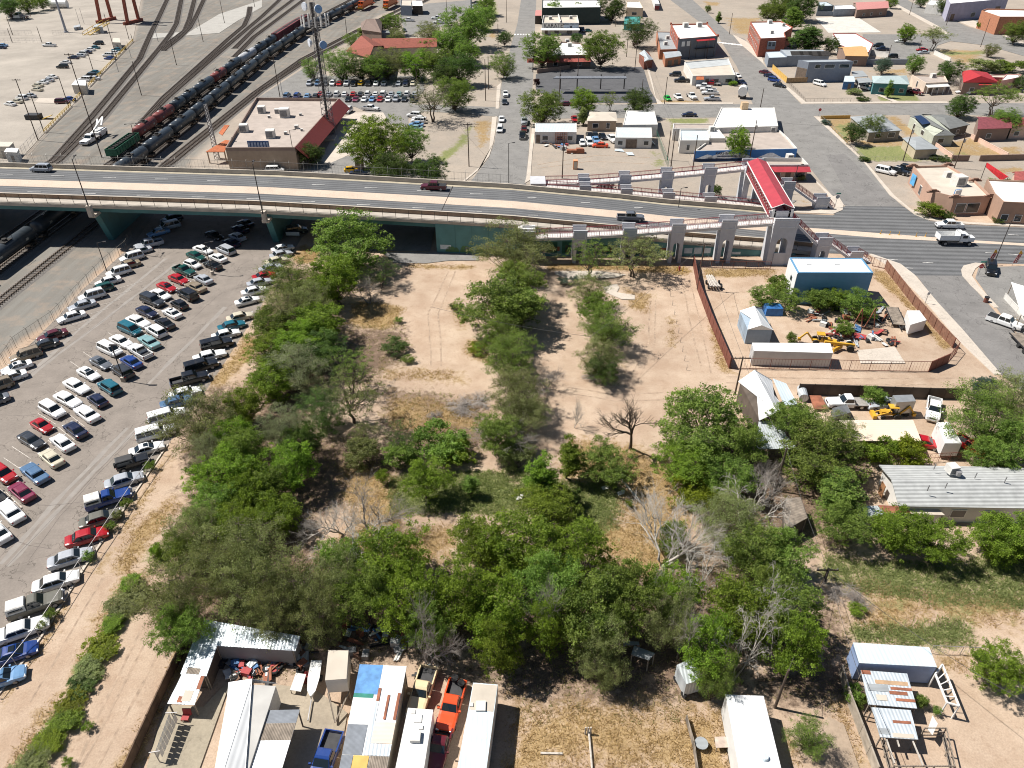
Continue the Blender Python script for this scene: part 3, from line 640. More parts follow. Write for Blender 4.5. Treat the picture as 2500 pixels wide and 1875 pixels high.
def plt_(key,leaf,r,x,y,wpx,H,lb,cat='tree',gp= None,name= None,base= False,zc=.58,sq_=1.):
 0
 if g(r,x,y).y>165 and key[:5] in ('round','fine_'):key={'round_a':'far_a','round_b':'far_b','round_c':'far_a','round_d':'far_b'}.get(key,'far_c')
 cm,tm,H0,R0,cz=PROTO[key]
 P=g(r,x,y,0 if base else H*zc);P.z=P.z if base else 0
 wr=wpx*_k/2/ppm((P.x,P.y,H*zc))
 far=P.y>165
 if cm and H0 in (9,10) and H<(1.6 if far else 1.4)*wr and key!='umbrella':
  H=(1.6 if far else 1.4)*wr
  if not base:P=g(r,x,y,H*zc);P.z=0;wr=wpx*_k/2/ppm((P.x,P.y,H*zc))
 s=wr/R0*(1. if far else 1.13)
 o=tg(name or ('shrub' if cat in ('shrub','bush','weed') else 'tree' if cm else 'bare_tree'),lb,cat,(P.x,P.y,0),gp,rz=_rz.uniform(0,6.28))
 o.scale=(s,s*sq_,H/H0)
 t=bpy.data.objects.new('trunk',tm);COL.objects.link(t);t.parent=o
 if cm:
  c=bpy.data.objects.new('crown',cm);COL.objects.link(c);c.parent=o
  c.material_slots[0].link='OBJECT';c.material_slots[0].material=LEAF[leaf]
 return o
GW,GM,GB,GH,GT,GS=('trees of the wooded strip','trees in the middle of the vacant lot','trees along the bottom lots','trees round the right hand houses','town trees','shrubs and weeds')
def T(rows,gp,cat='tree'):
 for key,leaf,r,x,y,w_,H,lab in rows:
  if gp is GM and key[0] in 'rfsu':w_*=1.08;H*=1.1
  if gp is GB and r in (42,43) and y>400:y-=70
  plt_(key,leaf,r,x,y,w_,H,lab,cat,gp)
T([('round_a','green',22,830,430,640,11.5,'tallest broad green tree against the overpass girder, left of the abutment'),('fine_a','green',22,320,770,470,9,'feathery green tree overhanging the red car by the lot fence'),('round_c','bright',22,690,730,430,10.5,'bright green tree with one thick dark trunk over the orange straw'),('fine_b','olive',22,250,1010,400,8.5,'olive tree between the feathery green tree and the lime shrubs'),('round_c','bright',22,540,1130,470,8,'wide low bright tree left of the shaded dirt with weeds'),('round_d','bright',22,130,1340,380,6,'lime green bushy tree bordering the sandy strip'),('fine_b','grey',22,340,1480,470,8.5,'dusty grey green tree with bare twigs, middle of the wooded strip'),('sparse_a','green',22,790,1520,430,8,'thin green tree with bare poles at the edge of the sand'),('sparse_b','dark',22,1070,690,330,6.5,'half dead dark tree beside the shadow on the sand'),('fine_a','olive',31,1660,350,560,9,'olive tree reaching over the white vans of the parking row'),('round_c','bright',31,2060,220,330,6.5,'lime green thicket tree behind the olive tree by the white vans'),('fine_a','grey',32,250,420,400,8.5,'grey green tree beside the darkest hollow of the strip'),('round_d','bright',31,1900,800,520,8,'bright round tree across the sand from the black jeep'),('round_a','bright',32,300,740,430,7.5,'bright tree at the upper rim of the black shade'),('round_b','green',31,2050,620,380,8,'green tree wedged between the lime thicket and the bright round tree'),('round_d','green',31,1800,1080,420,6.5,'low green tree across the sand from the grey sedan'),('fine_b','olive',31,1640,1300,480,8.5,'olive tree at the bend of the ditch'),('fine_a','olive',31,2030,1480,640,10.5,'largest olive crown of the left bottom grove'),('fine_a','olive',41,1430,190,560,9,'spreading olive tree at the end of the dirt track'),('fine_b','olive',42,-60,100,600,10.5,'olive tree above the rusty patched shed roof'),('fine_a','olive',42,330,130,560,10.5,'dense olive tree touching the shed with the white door'),('round_b','green',41,1500,470,420,7,'dark leafy low tree drooping over the plank fence corner'),('fine_b','olive',42,560,330,420,9,'olive tree above the box trailer on stilts'),('sparse_a','olive',32,830,130,520,9.5,'leggy tree with several straight dark stems beside the brown grass'),('sparse_b','olive',32,940,470,330,5.5,'thin olive tree at the foot of the leggy dark stems'),('bush_a','olive',32,900,640,320,4,'olive bush in the half shade of the hollow'),('fine_b','dark',32,560,250,420,7.5,'dark shaded tree inside the hollow of the strip'),('round_b','dark',22,600,1350,420,7,'dark shaded tree behind the wide low bright tree'),],GW)
T([('round_c','bright',31,2110,900,400,7.5,'bright tree deep in the strip beside the shade'),('round_d','bright',31,1990,1240,430,7,'bright leafy tree low in the strip above the olive giant'),('round_c','bright',31,1960,480,330,7,'lime tree between the olive overhang and the thicket'),('round_b','bright',22,400,1270,420,7.5,'bright tree right of the lime bushes by the sandy strip'),('round_c','green',22,130,1130,330,7,'green tree at the sandy strip above the lime bushes'),('fine_b','olive',22,470,930,380,9,'olive tree filling the gap left of the thick dark trunk'),('round_d','green',32,60,900,380,7,'green tree above the black hollow, left rim'),('round_b','dark',32,420,560,330,8,'dark tree at the inner edge of the hollow'),('round_c','bright',22,120,1600,380,6.5,'lime tree next to the grey green one in the strip'),('fine_b','grey',31,1750,620,300,7.5,'grey green tree at the bare sand bend'),('fine_a','olive',41,1960,60,520,10,'olive crown between the two largest olive trees at the bottom'),('fine_b','olive',42,130,330,420,9.5,'olive crown low over the tin shed roof'),('round_d','green',31,1560,1480,360,6,'green low tree at the ditch bend by the straw'),('round_c','bright',32,170,1130,380,6,'bright low tree at the lower rim of the hollow'),('round_b','green',32,690,1560,380,7.5,'green tree below the dead white branches, left')],GW)
T([('round_b','bright',32,1440,850,350,5.8,'yellow green young tree standing alone in the clearing'),('bush_b','green',32,1560,520,420,4.5,'loose green young trees above the clearing'),('sparse_a','dark',32,1240,480,300,4.5,'grey leafless looking young tree beside the brown grass'),('column','green',32,1820,900,120,4,'small slim green sapling right of the yellow green tree'),('fine_a','olive',23,60,500,520,10,'tall grey olive tree in front of the ramp start'),('round_a','green',22,2060,950,640,9.5,'broad green tree in the middle row of the vacant lot'),('round_b','green',23,120,1000,380,7,'green tree casting its shadow on the sand, right of the broad one'),('sparse_b','bright',22,2010,1300,250,4.5,'small bright tree beside the straw coloured bush'),('fine_b','green',23,20,1390,440,8,'green tree halfway down the middle row'),('fine_b','olive',33,70,90,420,7.5,'olive tree at the lower part of the middle row'),('fine_a','olive',33,110,300,420,6,'grey half dead tree at the end of the middle row'),('round_b','green',32,2030,480,380,6,'green tree with dead lower twigs below the middle row'),('sparse_a','green',23,680,560,340,8,'leaning green tree with a dark fork before the ramp piers'),('umbrella','olive',23,1080,580,520,6.5,'flat spreading olive tree before the ramp arches'),('fine_b','olive',23,680,830,280,6,'wispy olive tree under the leaning one'),('round_b','green',23,760,1010,280,6.5,'dense green tree in the right hand row of the vacant lot'),('fine_a','green',23,830,1160,380,7,'sprawling olive tree under the street light arm'),('fine_b','olive',23,770,1390,320,6,'olive tree near the end of the right hand row'),('fine_a','dark',23,810,1510,270,5,'dark bushy tree ending the right hand row'),('column','bright',33,540,650,190,8,'slim upright green poplar below the open sand'),('column','bright',33,300,830,230,8.5,'tall slim bright poplar at the edge of the pale grass'),('round_b','bright',33,300,1120,480,5.5,'bushy bright tree at the foot of the tall poplar'),('bush_a','green',32,1250,640,330,3.4,'green bush between the brown grass and the clearing'),('bush_b','bright',32,1700,620,300,3,'bright bush above the slim sapling'),('bush_a','olive',33,60,640,330,3.2,'olive bush below the end of the middle row'),('bush_b','dark',33,480,1000,240,2.6,'dark bush right of the tall poplar foot'),('fine_b','green',22,2080,1200,330,8,'green tree between the broad one and the lower middle row'),('round_b','green',23,60,780,380,8.5,'green tree between the tall grey olive one and the broad one'),('round_d','green',33,820,720,410,5,'round green tree beside the slim poplar'),],GM)
T([('round_a','bright',32,1130,1480,620,8,'bright green tree behind the dead white branches, lower middle'),('round_c','bright',33,120,1380,620,8.5,'wide bright tree below the pale grass'),('round_c','bright',32,1880,1380,460,7.5,'bright tree left of the wide bright one'),('round_a','bright',33,610,1480,540,8.5,'bright tree left of the large dead white tree'),('round_d','bright',42,1330,220,560,10,'bright tree over the parked pickups'),('round_b','green',42,950,200,460,9.5,'green tree beside the brown tree trunk'),('round_a','bright',42,1760,180,560,10,'bright tree above the long trailer'),('round_c','bright',42,2080,330,560,10,'bright tree reaching over the yellow yard'),('round_d','green',42,1470,520,360,8.5,'bright low tree shading the cream pickup load'),('round_a','bright',42,2060,690,380,8,'bright tree ending above the trailer shadow'),('round_b','green',43,330,120,560,10,'green tree in the middle of the bottom grove'),('round_a','bright',43,320,520,340,9,'bright hanging crown over the dark yard corner'),('round_c','green',43,700,330,640,10.5,'broad green tree above the yellow yard'),('fine_b','olive',43,800,680,460,9,'olive tree over the black yard shade'),('fine_a','olive',43,830,880,300,6,'small olive tree dipping into the yard'),('round_b','green',43,1010,180,520,10,'green tree below the large dead white tree'),('fine_a','olive',43,1370,480,440,9,'olive tree above the silver camper'),('round_d','bright',43,1360,170,460,9,'green tree right of the brown trunk in the grove'),('round_a','bright',43,1720,700,470,9,'bright tree behind the silver camper'),('fine_a','green',43,1760,950,320,7,'soft green tree in front of the silver camper'),('round_c','bright',43,1950,330,560,9,'bright tree between the two dead branch fans'),('round_d','green',44,200,300,560,9.5,'green tree left of the leaning utility pole'),('round_a','bright',44,260,590,500,9,'bright tree above the shaded dirt lane'),('round_b','green',43,2190,150,380,8,'green tree behind the bright tree at the pole'),('fine_b','olive',33,1880,1170,560,7.5,'olive tree with white dead limbs beside the plank roof'),('round_d','green',33,2090,1480,520,8,'green tree right of the large dead white tree'),('bush_a','bright',33,1390,1350,300,4,'small bright tree behind the dead white tree'),('fine_a','olive',42,720,60,460,9,'olive tree behind the brown trunk, bottom grove'),('fine_b','green',44,400,1370,320,4.8,'young green tree beside the white trailer'),],GB)
T([('round_a','green',33,1680,380,760,9.5,'large dome of green beside the white gable roof'),('round_b','green',33,1960,560,420,8,'green tree before the tin porch roof'),('round_d','bright',33,1500,720,460,6,'bright low tree under the large green dome'),('bush_b','yellow',33,1600,970,380,4,'yellow green shrub tree at the edge of the straw'),('round_c','green',33,1900,830,420,6.5,'green tree above the pale dead branches, right'),('round_a','green',34,540,640,660,8.5,'big green tree left of the grey shingled roof'),('round_b','green',34,270,400,420,8.5,'green tree leaning over the corrugated porch roof'),('fine_a','olive',34,600,430,360,7,'olive tree at the corner of the long peach carport'),('column','green',34,690,960,330,7,'upright green tree at the shingled house corner'),('round_b','green',34,690,1220,420,6,'green tree in front of the small rusty lean-to'),('round_c','bright',34,1170,1290,460,6.5,'vivid green tree before the shingled house wall'),('round_d','bright',34,1490,1370,400,6.5,'vivid green tree under the shingled house window'),('round_c','bright',34,1970,1330,430,6,'vivid green tree at the right end of the shingled house'),('round_a','bright',34,2230,1340,420,6,'vivid green tree cut by the right picture edge'),('round_b','green',34,180,1480,480,7,'green tree under the weathered plank roof'),('fine_a','green',34,1930,330,660,9.5,'very large tree above the white camper trailer'),('fine_b','olive',34,2150,130,440,9,'olive tree behind the very large one by the street'),('round_b','green',34,1860,640,300,6,'green tree beside the red truck'),('round_a','green',34,2160,590,420,8,'green tree at the right edge above the shingles'),('conifer','blue',34,1890,70,290,4.5,'blue grey juniper tree at the dirt alley end'),('bush_b','bright',34,1000,600,300,4,'feather leaved sumac tree below the peach carport'),('bush_a','yellow',34,1260,640,330,4.2,'mustard green dense tree beside the sumac'),('bush_a','green',34,970,160,220,3.2,'round bush behind the silver box truck'),('bush_b','green',24,140,800,180,4,'spiky green tree at the left corner of the blue shed'),('round_b','green',24,250,930,230,4.5,'green tree against the shaded blue wall, left end'),('round_d','green',24,20,900,220,4.5,'green tree over the blue tarp'),('round_c','green',24,500,920,250,4.5,'green tree in front of the blue wall, middle left'),('round_d','bright',24,630,920,200,4.2,'green tree in front of the blue wall, middle right'),('round_a','green',24,830,960,300,5.5,'roundest green tree at the right end of the blue wall'),('bush_b','green',24,700,1170,160,3,'small green tree growing from the scrap heap'),('bush_a','green',24,255,1260,110,2,'small bush behind the white container'),('round_d','bright',44,2030,790,420,5.5,'arching green tree at the right edge of the sand yard'),],GH)
T([('round_a','bright',12,1020,1180,560,13,'huge bright tree behind the overpass, right of the lattice tower'),('round_b','green',12,1320,1190,290,10,'darker tree joined to the huge bright one'),('round_b','dark',12,470,1290,240,5.5,'round tree at the end of the flat roofed building'),('sparse_a','grey',12,1510,820,440,12,'dusty pale tree beside the depot entrance'),('round_c','green',12,1690,770,320,11,'green crown behind the dusty pale tree'),('fine_a','green',12,720,520,340,10,'green tree left of the red tiled roof'),('fine_a','green',12,480,560,200,8,'green tree left of the lattice tower foot'),('fine_b','olive',12,1140,510,330,10,'olive tree in front of the red tiled roof'),('round_c','bright',12,1370,530,300,10,'bright tree right of the red tiled roof'),('round_d','green',12,1560,520,320,10,'green tree above the right end of the parked rows'),('round_b','dark',12,1740,560,330,9.5,'dark green tree by the ditch path'),('round_d','green',12,1160,190,220,9,'round green tree beside the brown roofed depot'),('fine_b','olive',12,1210,290,170,6,'small olive tree under the round green one'),('round_b','green',12,1650,350,330,10,'green tree in the middle of the depot grove'),('round_a','green',12,1780,200,400,12,'large tree at the top of the depot grove'),('round_c','green',12,1920,130,250,11,'bright tree beside the green ditch'),('fine_b','olive',12,1480,260,240,8,'pale olive tree by the upper lot'),('round_b','dark',12,2115,315,140,6.5,'small dark tree beside the far dirt track'),('fine_a','green',12,2105,530,270,8.5,'tree with a bare trunk at the straight street'),('bush_a','olive',12,920,275,140,4.5,'olive tree in front of the brown depot roof'),('fine_a','green',12,830,330,160,6,'green tree beside the red tiled gable'),('round_b','green',12,1800,430,260,9,'green tree above the sandy ditch bank'),('round_a','green',13,290,395,340,9,'tree with wide crown left of the white roofed tavern'),('round_d','green',13,790,390,370,10.5,'dense tree right of the white roofed tavern'),('fine_a','dark',13,1110,250,300,10,'dark feathery tree beside the red brick hall'),('round_c','dark',13,880,60,240,9,'dark tree behind the teal shed'),('round_b','green',13,390,80,200,8,'tree behind the karate building, left'),('round_d','green',13,600,80,170,8,'tree behind the karate building, right'),('round_b','green',13,715,110,110,6,'small tree by the dark green hall'),('round_b','dark',13,580,320,120,4.5,'small dark tree below the karate sign'),('round_a','green',13,290,880,370,9.5,'large green tree at the corner below the dark lot'),('round_c','bright',13,650,840,260,7.5,'bright tree in front of the long canopy shadow'),('sparse_a','yellow',13,865,840,170,6.5,'thin yellow green sapling by the dark lot'),('round_d','dark',13,1100,850,290,7,'dark green tree at the corner of the dusty truck lot'),('cypress','olive',13,635,970,120,5.5,'olive cypress beside the tan bungalow'),('round_c','bright',13,1960,1190,220,9,'bright street tree in front of the blue mural'),('round_b','green',13,2170,80,120,7,'tree at the far garden left of the brick block'),('round_b','green',13,1690,70,60,4,'tiny round tree on the far corner lawn'),('cypress','green',13,1782,140,70,5.5,'slim tree beside the far avenue'),('conifer','dark',14,390,300,440,12,'huge dark tree behind the grey metal buildings'),('conifer','green',14,270,130,260,12,'dark tree top above the huge dark one'),('round_b','green',14,100,90,240,10,'tree at the top behind the brick block'),('round_b','dark',14,590,370,160,7,'dark tree beside the orange roofed house'),('round_d','bright',14,1225,270,185,8.5,'round bright tree in the shop lot'),('umbrella','olive',14,1460,320,280,9,'umbrella shaped tree at the shop lot corner'),('round_b','blue',14,1030,545,170,5,'blue green tree behind the teal house'),('round_c','green',14,1300,530,150,7.5,'upright tree behind the flat cream house'),('round_a','dark',14,1600,590,220,8,'dark tree left of the red roofed house'),('cypress','green',14,1080,740,90,6,'pointed cypress in front of the teal house'),('fine_a','olive',14,1940,415,140,5,'round olive tree by the winding road'),('bush_a','olive',14,1900,545,330,4.5,'long olive hedge tree behind the red roof, left'),('bush_b','green',14,2110,540,260,5,'green hedge tree behind the red roof, right'),('round_b','dark',14,1550,45,160,7,'dark tree before the lilac warehouse'),('round_b','green',14,1100,15,110,6,'tree at the end of the pink roofed house'),('round_d','dark',14,1350,10,110,5,'dark tree beyond the far road'),('round_a','dark',14,1680,880,240,7.5,'dark tree at the cross street bend'),('umbrella','green',14,1990,830,420,9.5,'wide tree arching over the maroon house'),('round_b','green',14,2070,1010,260,8,'tree shading the maroon house yard'),('fine_a','green',14,945,1050,210,7.5,'green tree in front of the pale hipped roof'),('round_b','dark',14,790,1110,210,6.5,'dark tree left of the one before the pale hipped roof'),('bush_b','bright',14,1960,190,120,4,'small bright tree before the round brick hall'),('bush_b','green',14,2055,200,90,4,'small tree against the round brick hall'),('round_d','green',14,2160,260,230,7,'green tree at the right edge by the winding road'),('bush_b','bright',14,1850,200,70,4,'thin sapling left of the round brick hall'),('round_b','dark',14,2190,690,120,6,'dark tree beside the pink house'),('round_a','dark',14,350,30,280,9,'dark tree cluster left of the grey stores'),('round_c','green',14,180,30,220,9,'green tree between the brick block and the dark cluster'),('round_b','green',12,1020,560,280,9.5,'green tree under the right end of the red gable'),('fine_a','dark',12,880,560,260,9,'dark feathery tree in front of the depot gable'),('round_d','green',12,1260,420,240,9,'green tree covering the long red wing, middle'),('round_c','green',12,1420,420,240,9.5,'green tree covering the right end of the long red wing'),('round_a','dark',12,1620,620,260,8.5,'dark low tree above the dusty pale one'),('fine_b','olive',12,1700,400,240,9,'pale olive tree in the middle of the depot grove'),('round_b','green',12,1960,30,200,9,'green tree at the top of the green ditch'),('round_b','dark',12,1160,1430,420,4.5,'dark hedge tree against the overpass fence, left'),('round_a','dark',12,1480,1440,330,4,'dark hedge tree against the overpass fence, right'),('round_b','dark',11,60,50,220,9,'dark tree in the corner beyond the rail yard'),('round_a','green',11,210,20,180,9,'yellowish tree beyond the rail yard'),('round_d','green',11,340,10,150,8,'tree behind the white tank beyond the rail yard'),],GT)
T([('bush_a','bright',24,1430,170,230,3.2,'round clipped shrub beside the corner restaurant'),('bush_b','dark',24,1560,220,110,1.8,'low dark shrub next to the round clipped one'),('bush_a','dark',24,2010,258,150,1.2,'low dark shrub strip by the adobe house'),('bush_b','green',24,2140,245,130,1.2,'low green shrub strip by the adobe house'),('weed','dark',22,1190,1330,260,1.6,'dark weed clump in the tree shade on the sand'),('weed','green',22,1300,1440,130,1.,'green weeds at the edge of the sand track'),('weed','green',22,1220,1110,80,1.,'small green weed on the bend of the sand'),('weed','dark',22,1690,1000,90,1.2,'small weed beside the tyre tracks'),('weed','yellow',22,1880,1350,190,1.3,'straw coloured round bush by the middle row'),('weed','blue',23,470,780,110,1.5,'dark green weed clump before the pale slab'),('weed','blue',23,560,770,90,1.5,'grey green weed beside the dark weed clump'),('weed','bright',32,1080,840,130,2.2,'bright green sapling in the hollow light'),('weed','bright',33,1025,1070,80,1.2,'little bright shrub by the fallen white log'),('weed','green',31,1265,750,100,1.4,'weed in front of the black jeep'),('weed','green',31,1065,1065,100,1.3,'weed in front of the blue pickup'),('weed','olive',31,985,1170,100,1.2,'weed in front of the grey sedan'),('weed','green',31,935,1260,100,1.2,'weed in front of the red sedan'),('weed','green',31,745,1515,110,1.2,'weed in front of the silver sedan'),('weed','green',41,430,360,110,1.3,'weed in front of the pickup with a camper shell'),('weed','olive',41,350,460,90,1.2,'weed in front of the long white sedan'),('bush_a','bright',41,1100,90,221,1.12,'bright shrub at the top of the ditch'),('bush_b','olive',41,1060,250,338,0.99,'olive shrub mass at the ditch bend'),('bush_a','bright',41,950,430,234,0.99,'bright shrub on the ditch bank'),('bush_b','yellow',41,850,640,286,0.93,'olive shrub in the ditch above the water glint'),('bush_a','olive',41,740,830,299,0.93,'olive shrub in the ditch beside the water glint'),('bush_b','dark',41,690,940,234,0.87,'dark shrub in the middle of the ditch'),('bush_a','bright',41,560,1260,286,0.99,'bright round shrub low in the ditch'),('bush_b','yellow',41,600,1110,247,0.87,'olive shrub over the bright round one in the ditch'),('bush_a','yellow',41,400,1430,299,0.93,'olive shrub near the end of the ditch'),('bush_b','olive',41,280,1590,299,0.93,'last olive shrub in the ditch at the bottom edge'),('weed','bright',41,740,1310,100,.9,'bright tuft on the dirt track edge'),('weed','bright',41,570,1610,100,.9,'bright tuft at the bottom of the dirt track'),('bush_a','bright',31,1310,1460,130,1.8,'bright little shrub in the straw by the ditch'),('bush_b','green',44,780,1020,150,2,'green shrub beside the patched tin roof'),('bush_a','green',44,840,1090,120,1.6,'green shrub at the plank wall'),('bush_a','green',44,1350,1090,130,1.6,'green shrub between tin roof and white arbour'),('weed','green',44,1480,1175,90,1.,'green tuft inside the white arbour'),('weed','green',44,1850,720,130,1.,'green tuft at the wire fence end'),('weed','bright',44,800,320,170,.9,'bright weeds beside the leaning pole'),('bush_a','olive',14,780,770,160,1.8,'shrub row beside the blue playhouse'),('bush_b','dark',14,850,830,120,1.4,'dark shrub at the wire fence of the teal house'),('bush_a','dark',14,870,1340,120,1.2,'dark shrub at the garden corner'),('bush_b','dark',14,1500,1330,170,1.2,'green shrub row at the garden wall'),('bush_a','blue',14,545,1030,120,1.2,'grey green shrub at the yellow fence'),('bush_b','olive',14,335,1495,80,1.5,'small shrub before the red awning shop'),('bush_a','olive',14,1960,1540,130,2.2,'olive shrub beside the red banner'),('bush_b','olive',14,2065,1540,120,2.2,'second olive shrub beside the red banner'),('bush_a','bright',13,1900,700,90,1.6,'round shrub at the cream hall corner'),('bush_a','plum',13,245,690,70,3,'dark plum shrub at the gate of the dark lot'),('bush_b','plum',13,820,1570,150,3.5,'plum leaved shrub under the far ramp'),('bush_a','dark',13,1755,1610,110,3.2,'dark shrub under the far ramp near the red roof'),],GS,'shrub')
DT=[('bare_dark',33,1030,605,420,9,'bare dark tree standing alone on the sand edge',True),('bare_white',33,1300,1600,820,7.5,'large dead white tree with sweeping limbs',True),('bare_grey',32,970,1310,420,7,'dead grey tree rising from the hollow shade',True),('bare_white',32,760,1330,480,6,'dead white branches left of the dead grey tree',True),('bare_droop',32,850,1500,520,7,'drooping dead limbs between olive and bright trees',False),('bare_droop',33,2040,1080,430,6.5,'dead white limbs beside the plank roof',False),('bare_droop',43,1540,90,440,9,'dead limbs in the bottom grove right of the trunk',False),('bare_droop',43,2150,240,380,9,'dead white fan of twigs near the leaning pole',False),('bare_grey',43,1590,480,330,9.5,'dead twigs hanging above the silver camper',False),('bare_droop',43,1990,620,360,8.5,'dead white limbs over the white trailer yard',False),('bare_grey',42,1430,480,330,9.5,'dead twigs over the cream pickup',False),('bare_grey',43,350,250,300,10.5,'dead twigs in the middle of the bottom grove',False),('bare_grey',22,960,830,260,5,'grey dead twigs at the tree shadow on the sand',False),('bare_grey',33,330,110,260,3.5,'fallen grey limb at the sand edge',True),('bare_grey',34,60,880,330,6,'grey dead limbs beside the pole at the plank roof',False),('bare_white',33,560,430,120,4.5,'thin bare switches behind the slim poplar',True),('bare_grey',14,1690,740,220,5,'leafless tree before the red roofed house',True),('bare_grey',33,90,470,420,4.5,'grey dead lower limbs at the end of the middle row',False),]
for key,r,x,y,w_,H,lab,bs in DT:plt_(key,None,r,x,y,w_*1.55,H*1.22,lab,'dead tree','dead trees and limbs',base=bs)
for r,x,y,w_,lab in ((32,1800,250,430,'heap of grey cut branches beside the brown grass'),(32,1520,340,160,'small heap of dead twigs in the brown grass'),(44,640,190,330,'grey brush heap at the foot of the leaning pole'),(44,820,260,220,'grey brush lying right of the leaning pole'),(23,720,1590,260,'dead brush round the last tree of the row')):
 plt_('brush',None,r,x,y,w_,1.1,lab,'brush','brush heaps',name='brush_heap',base= True)
blades('dry_grass','straw yellow dry grass over the vacant lot and yards','dry',11000,.17,.03,((.30,.20,.09),(.58,.44,.24)),1)
blades('green_grass','green grass and weeds in the ditch, clearing and right field','green',9500,.2,.04,((.11,.16,.04),(.38,.41,.18)),2)
blades('undergrowth','brown leaf litter and low undergrowth below the trees','litter',5000,.2,.04,((.16,.14,.06),(.42,.36,.2)),3)
PAINT=paint((180,180,180),'paint_base')
GLASS=mat('tinted_glass',(.012,.018,.022),.06,var=.05,spec=.7)
TYRE=mat('tyre_rubber',(.02,.02,.02),.85)
RIM=mat('wheel_rim',(.35,.35,.36),.4,.6)
LAMP=mat('headlamp',(.7,.72,.75),.15)
TAIL=mat('tail_lamp',(.35,.02,.015),.25)
BKP=mat('black_plastic',(.025,.025,.027),.6)
CHROME=mat('chrome_trim',(.55,.55,.55),.25,.8)
BEDF=mat('truck_bed_liner',(.045,.045,.047),.8)
PAL=dict(white=(226,226,224),silver=(168,172,178),grey=(98,102,108),dark=(46,50,56),black=(20,21,24),red=(165,18,28),maroon=(84,18,30),wine=(120,38,66),blue=(24,58,124),navy=(18,26,56),steel=(78,108,140),teal=(26,96,112),green=(14,72,66),ltteal=(122,158,160),beige=(196,188,166),tan=(138,124,104),cream=(216,196,158),orange=(212,78,36),yellow=(226,178,16),lime=(40,170,60),olive=(104,102,92),rust=(126,50,30),brick=(150,44,34),ltblue=(110,150,190))
def ring(x,w,z0,z1,tuck=.9):
 return [(x,-w*tuck,z0),(x,-w,z0+.16),(x,-w,z1-.22),(x,-w*.95,z1-.06),(x,-w*.72,z1),(x,w*.72,z1),(x,w*.95,z1-.06),(x,w,z1-.22),(x,w,z0+.16),(x,w*tuck,z0)]
def whl(root,xs_,tw,r=.33,wd=.24,dual=()):
 for x in xs_:
  for s in (-1,1):
   w_=wd*(2 if x in dual else 1)
   t=MB().cyl((x,s*(tw-w_),r),(x,s*(tw+.015),r),r,14).mk('wheel',TYRE,root,lo= True)
   MB().cyl((x,s*(tw+.012),r),(x,s*(tw+.03),r),r*.62,10).mk('rim',RIM,t,lo= True)
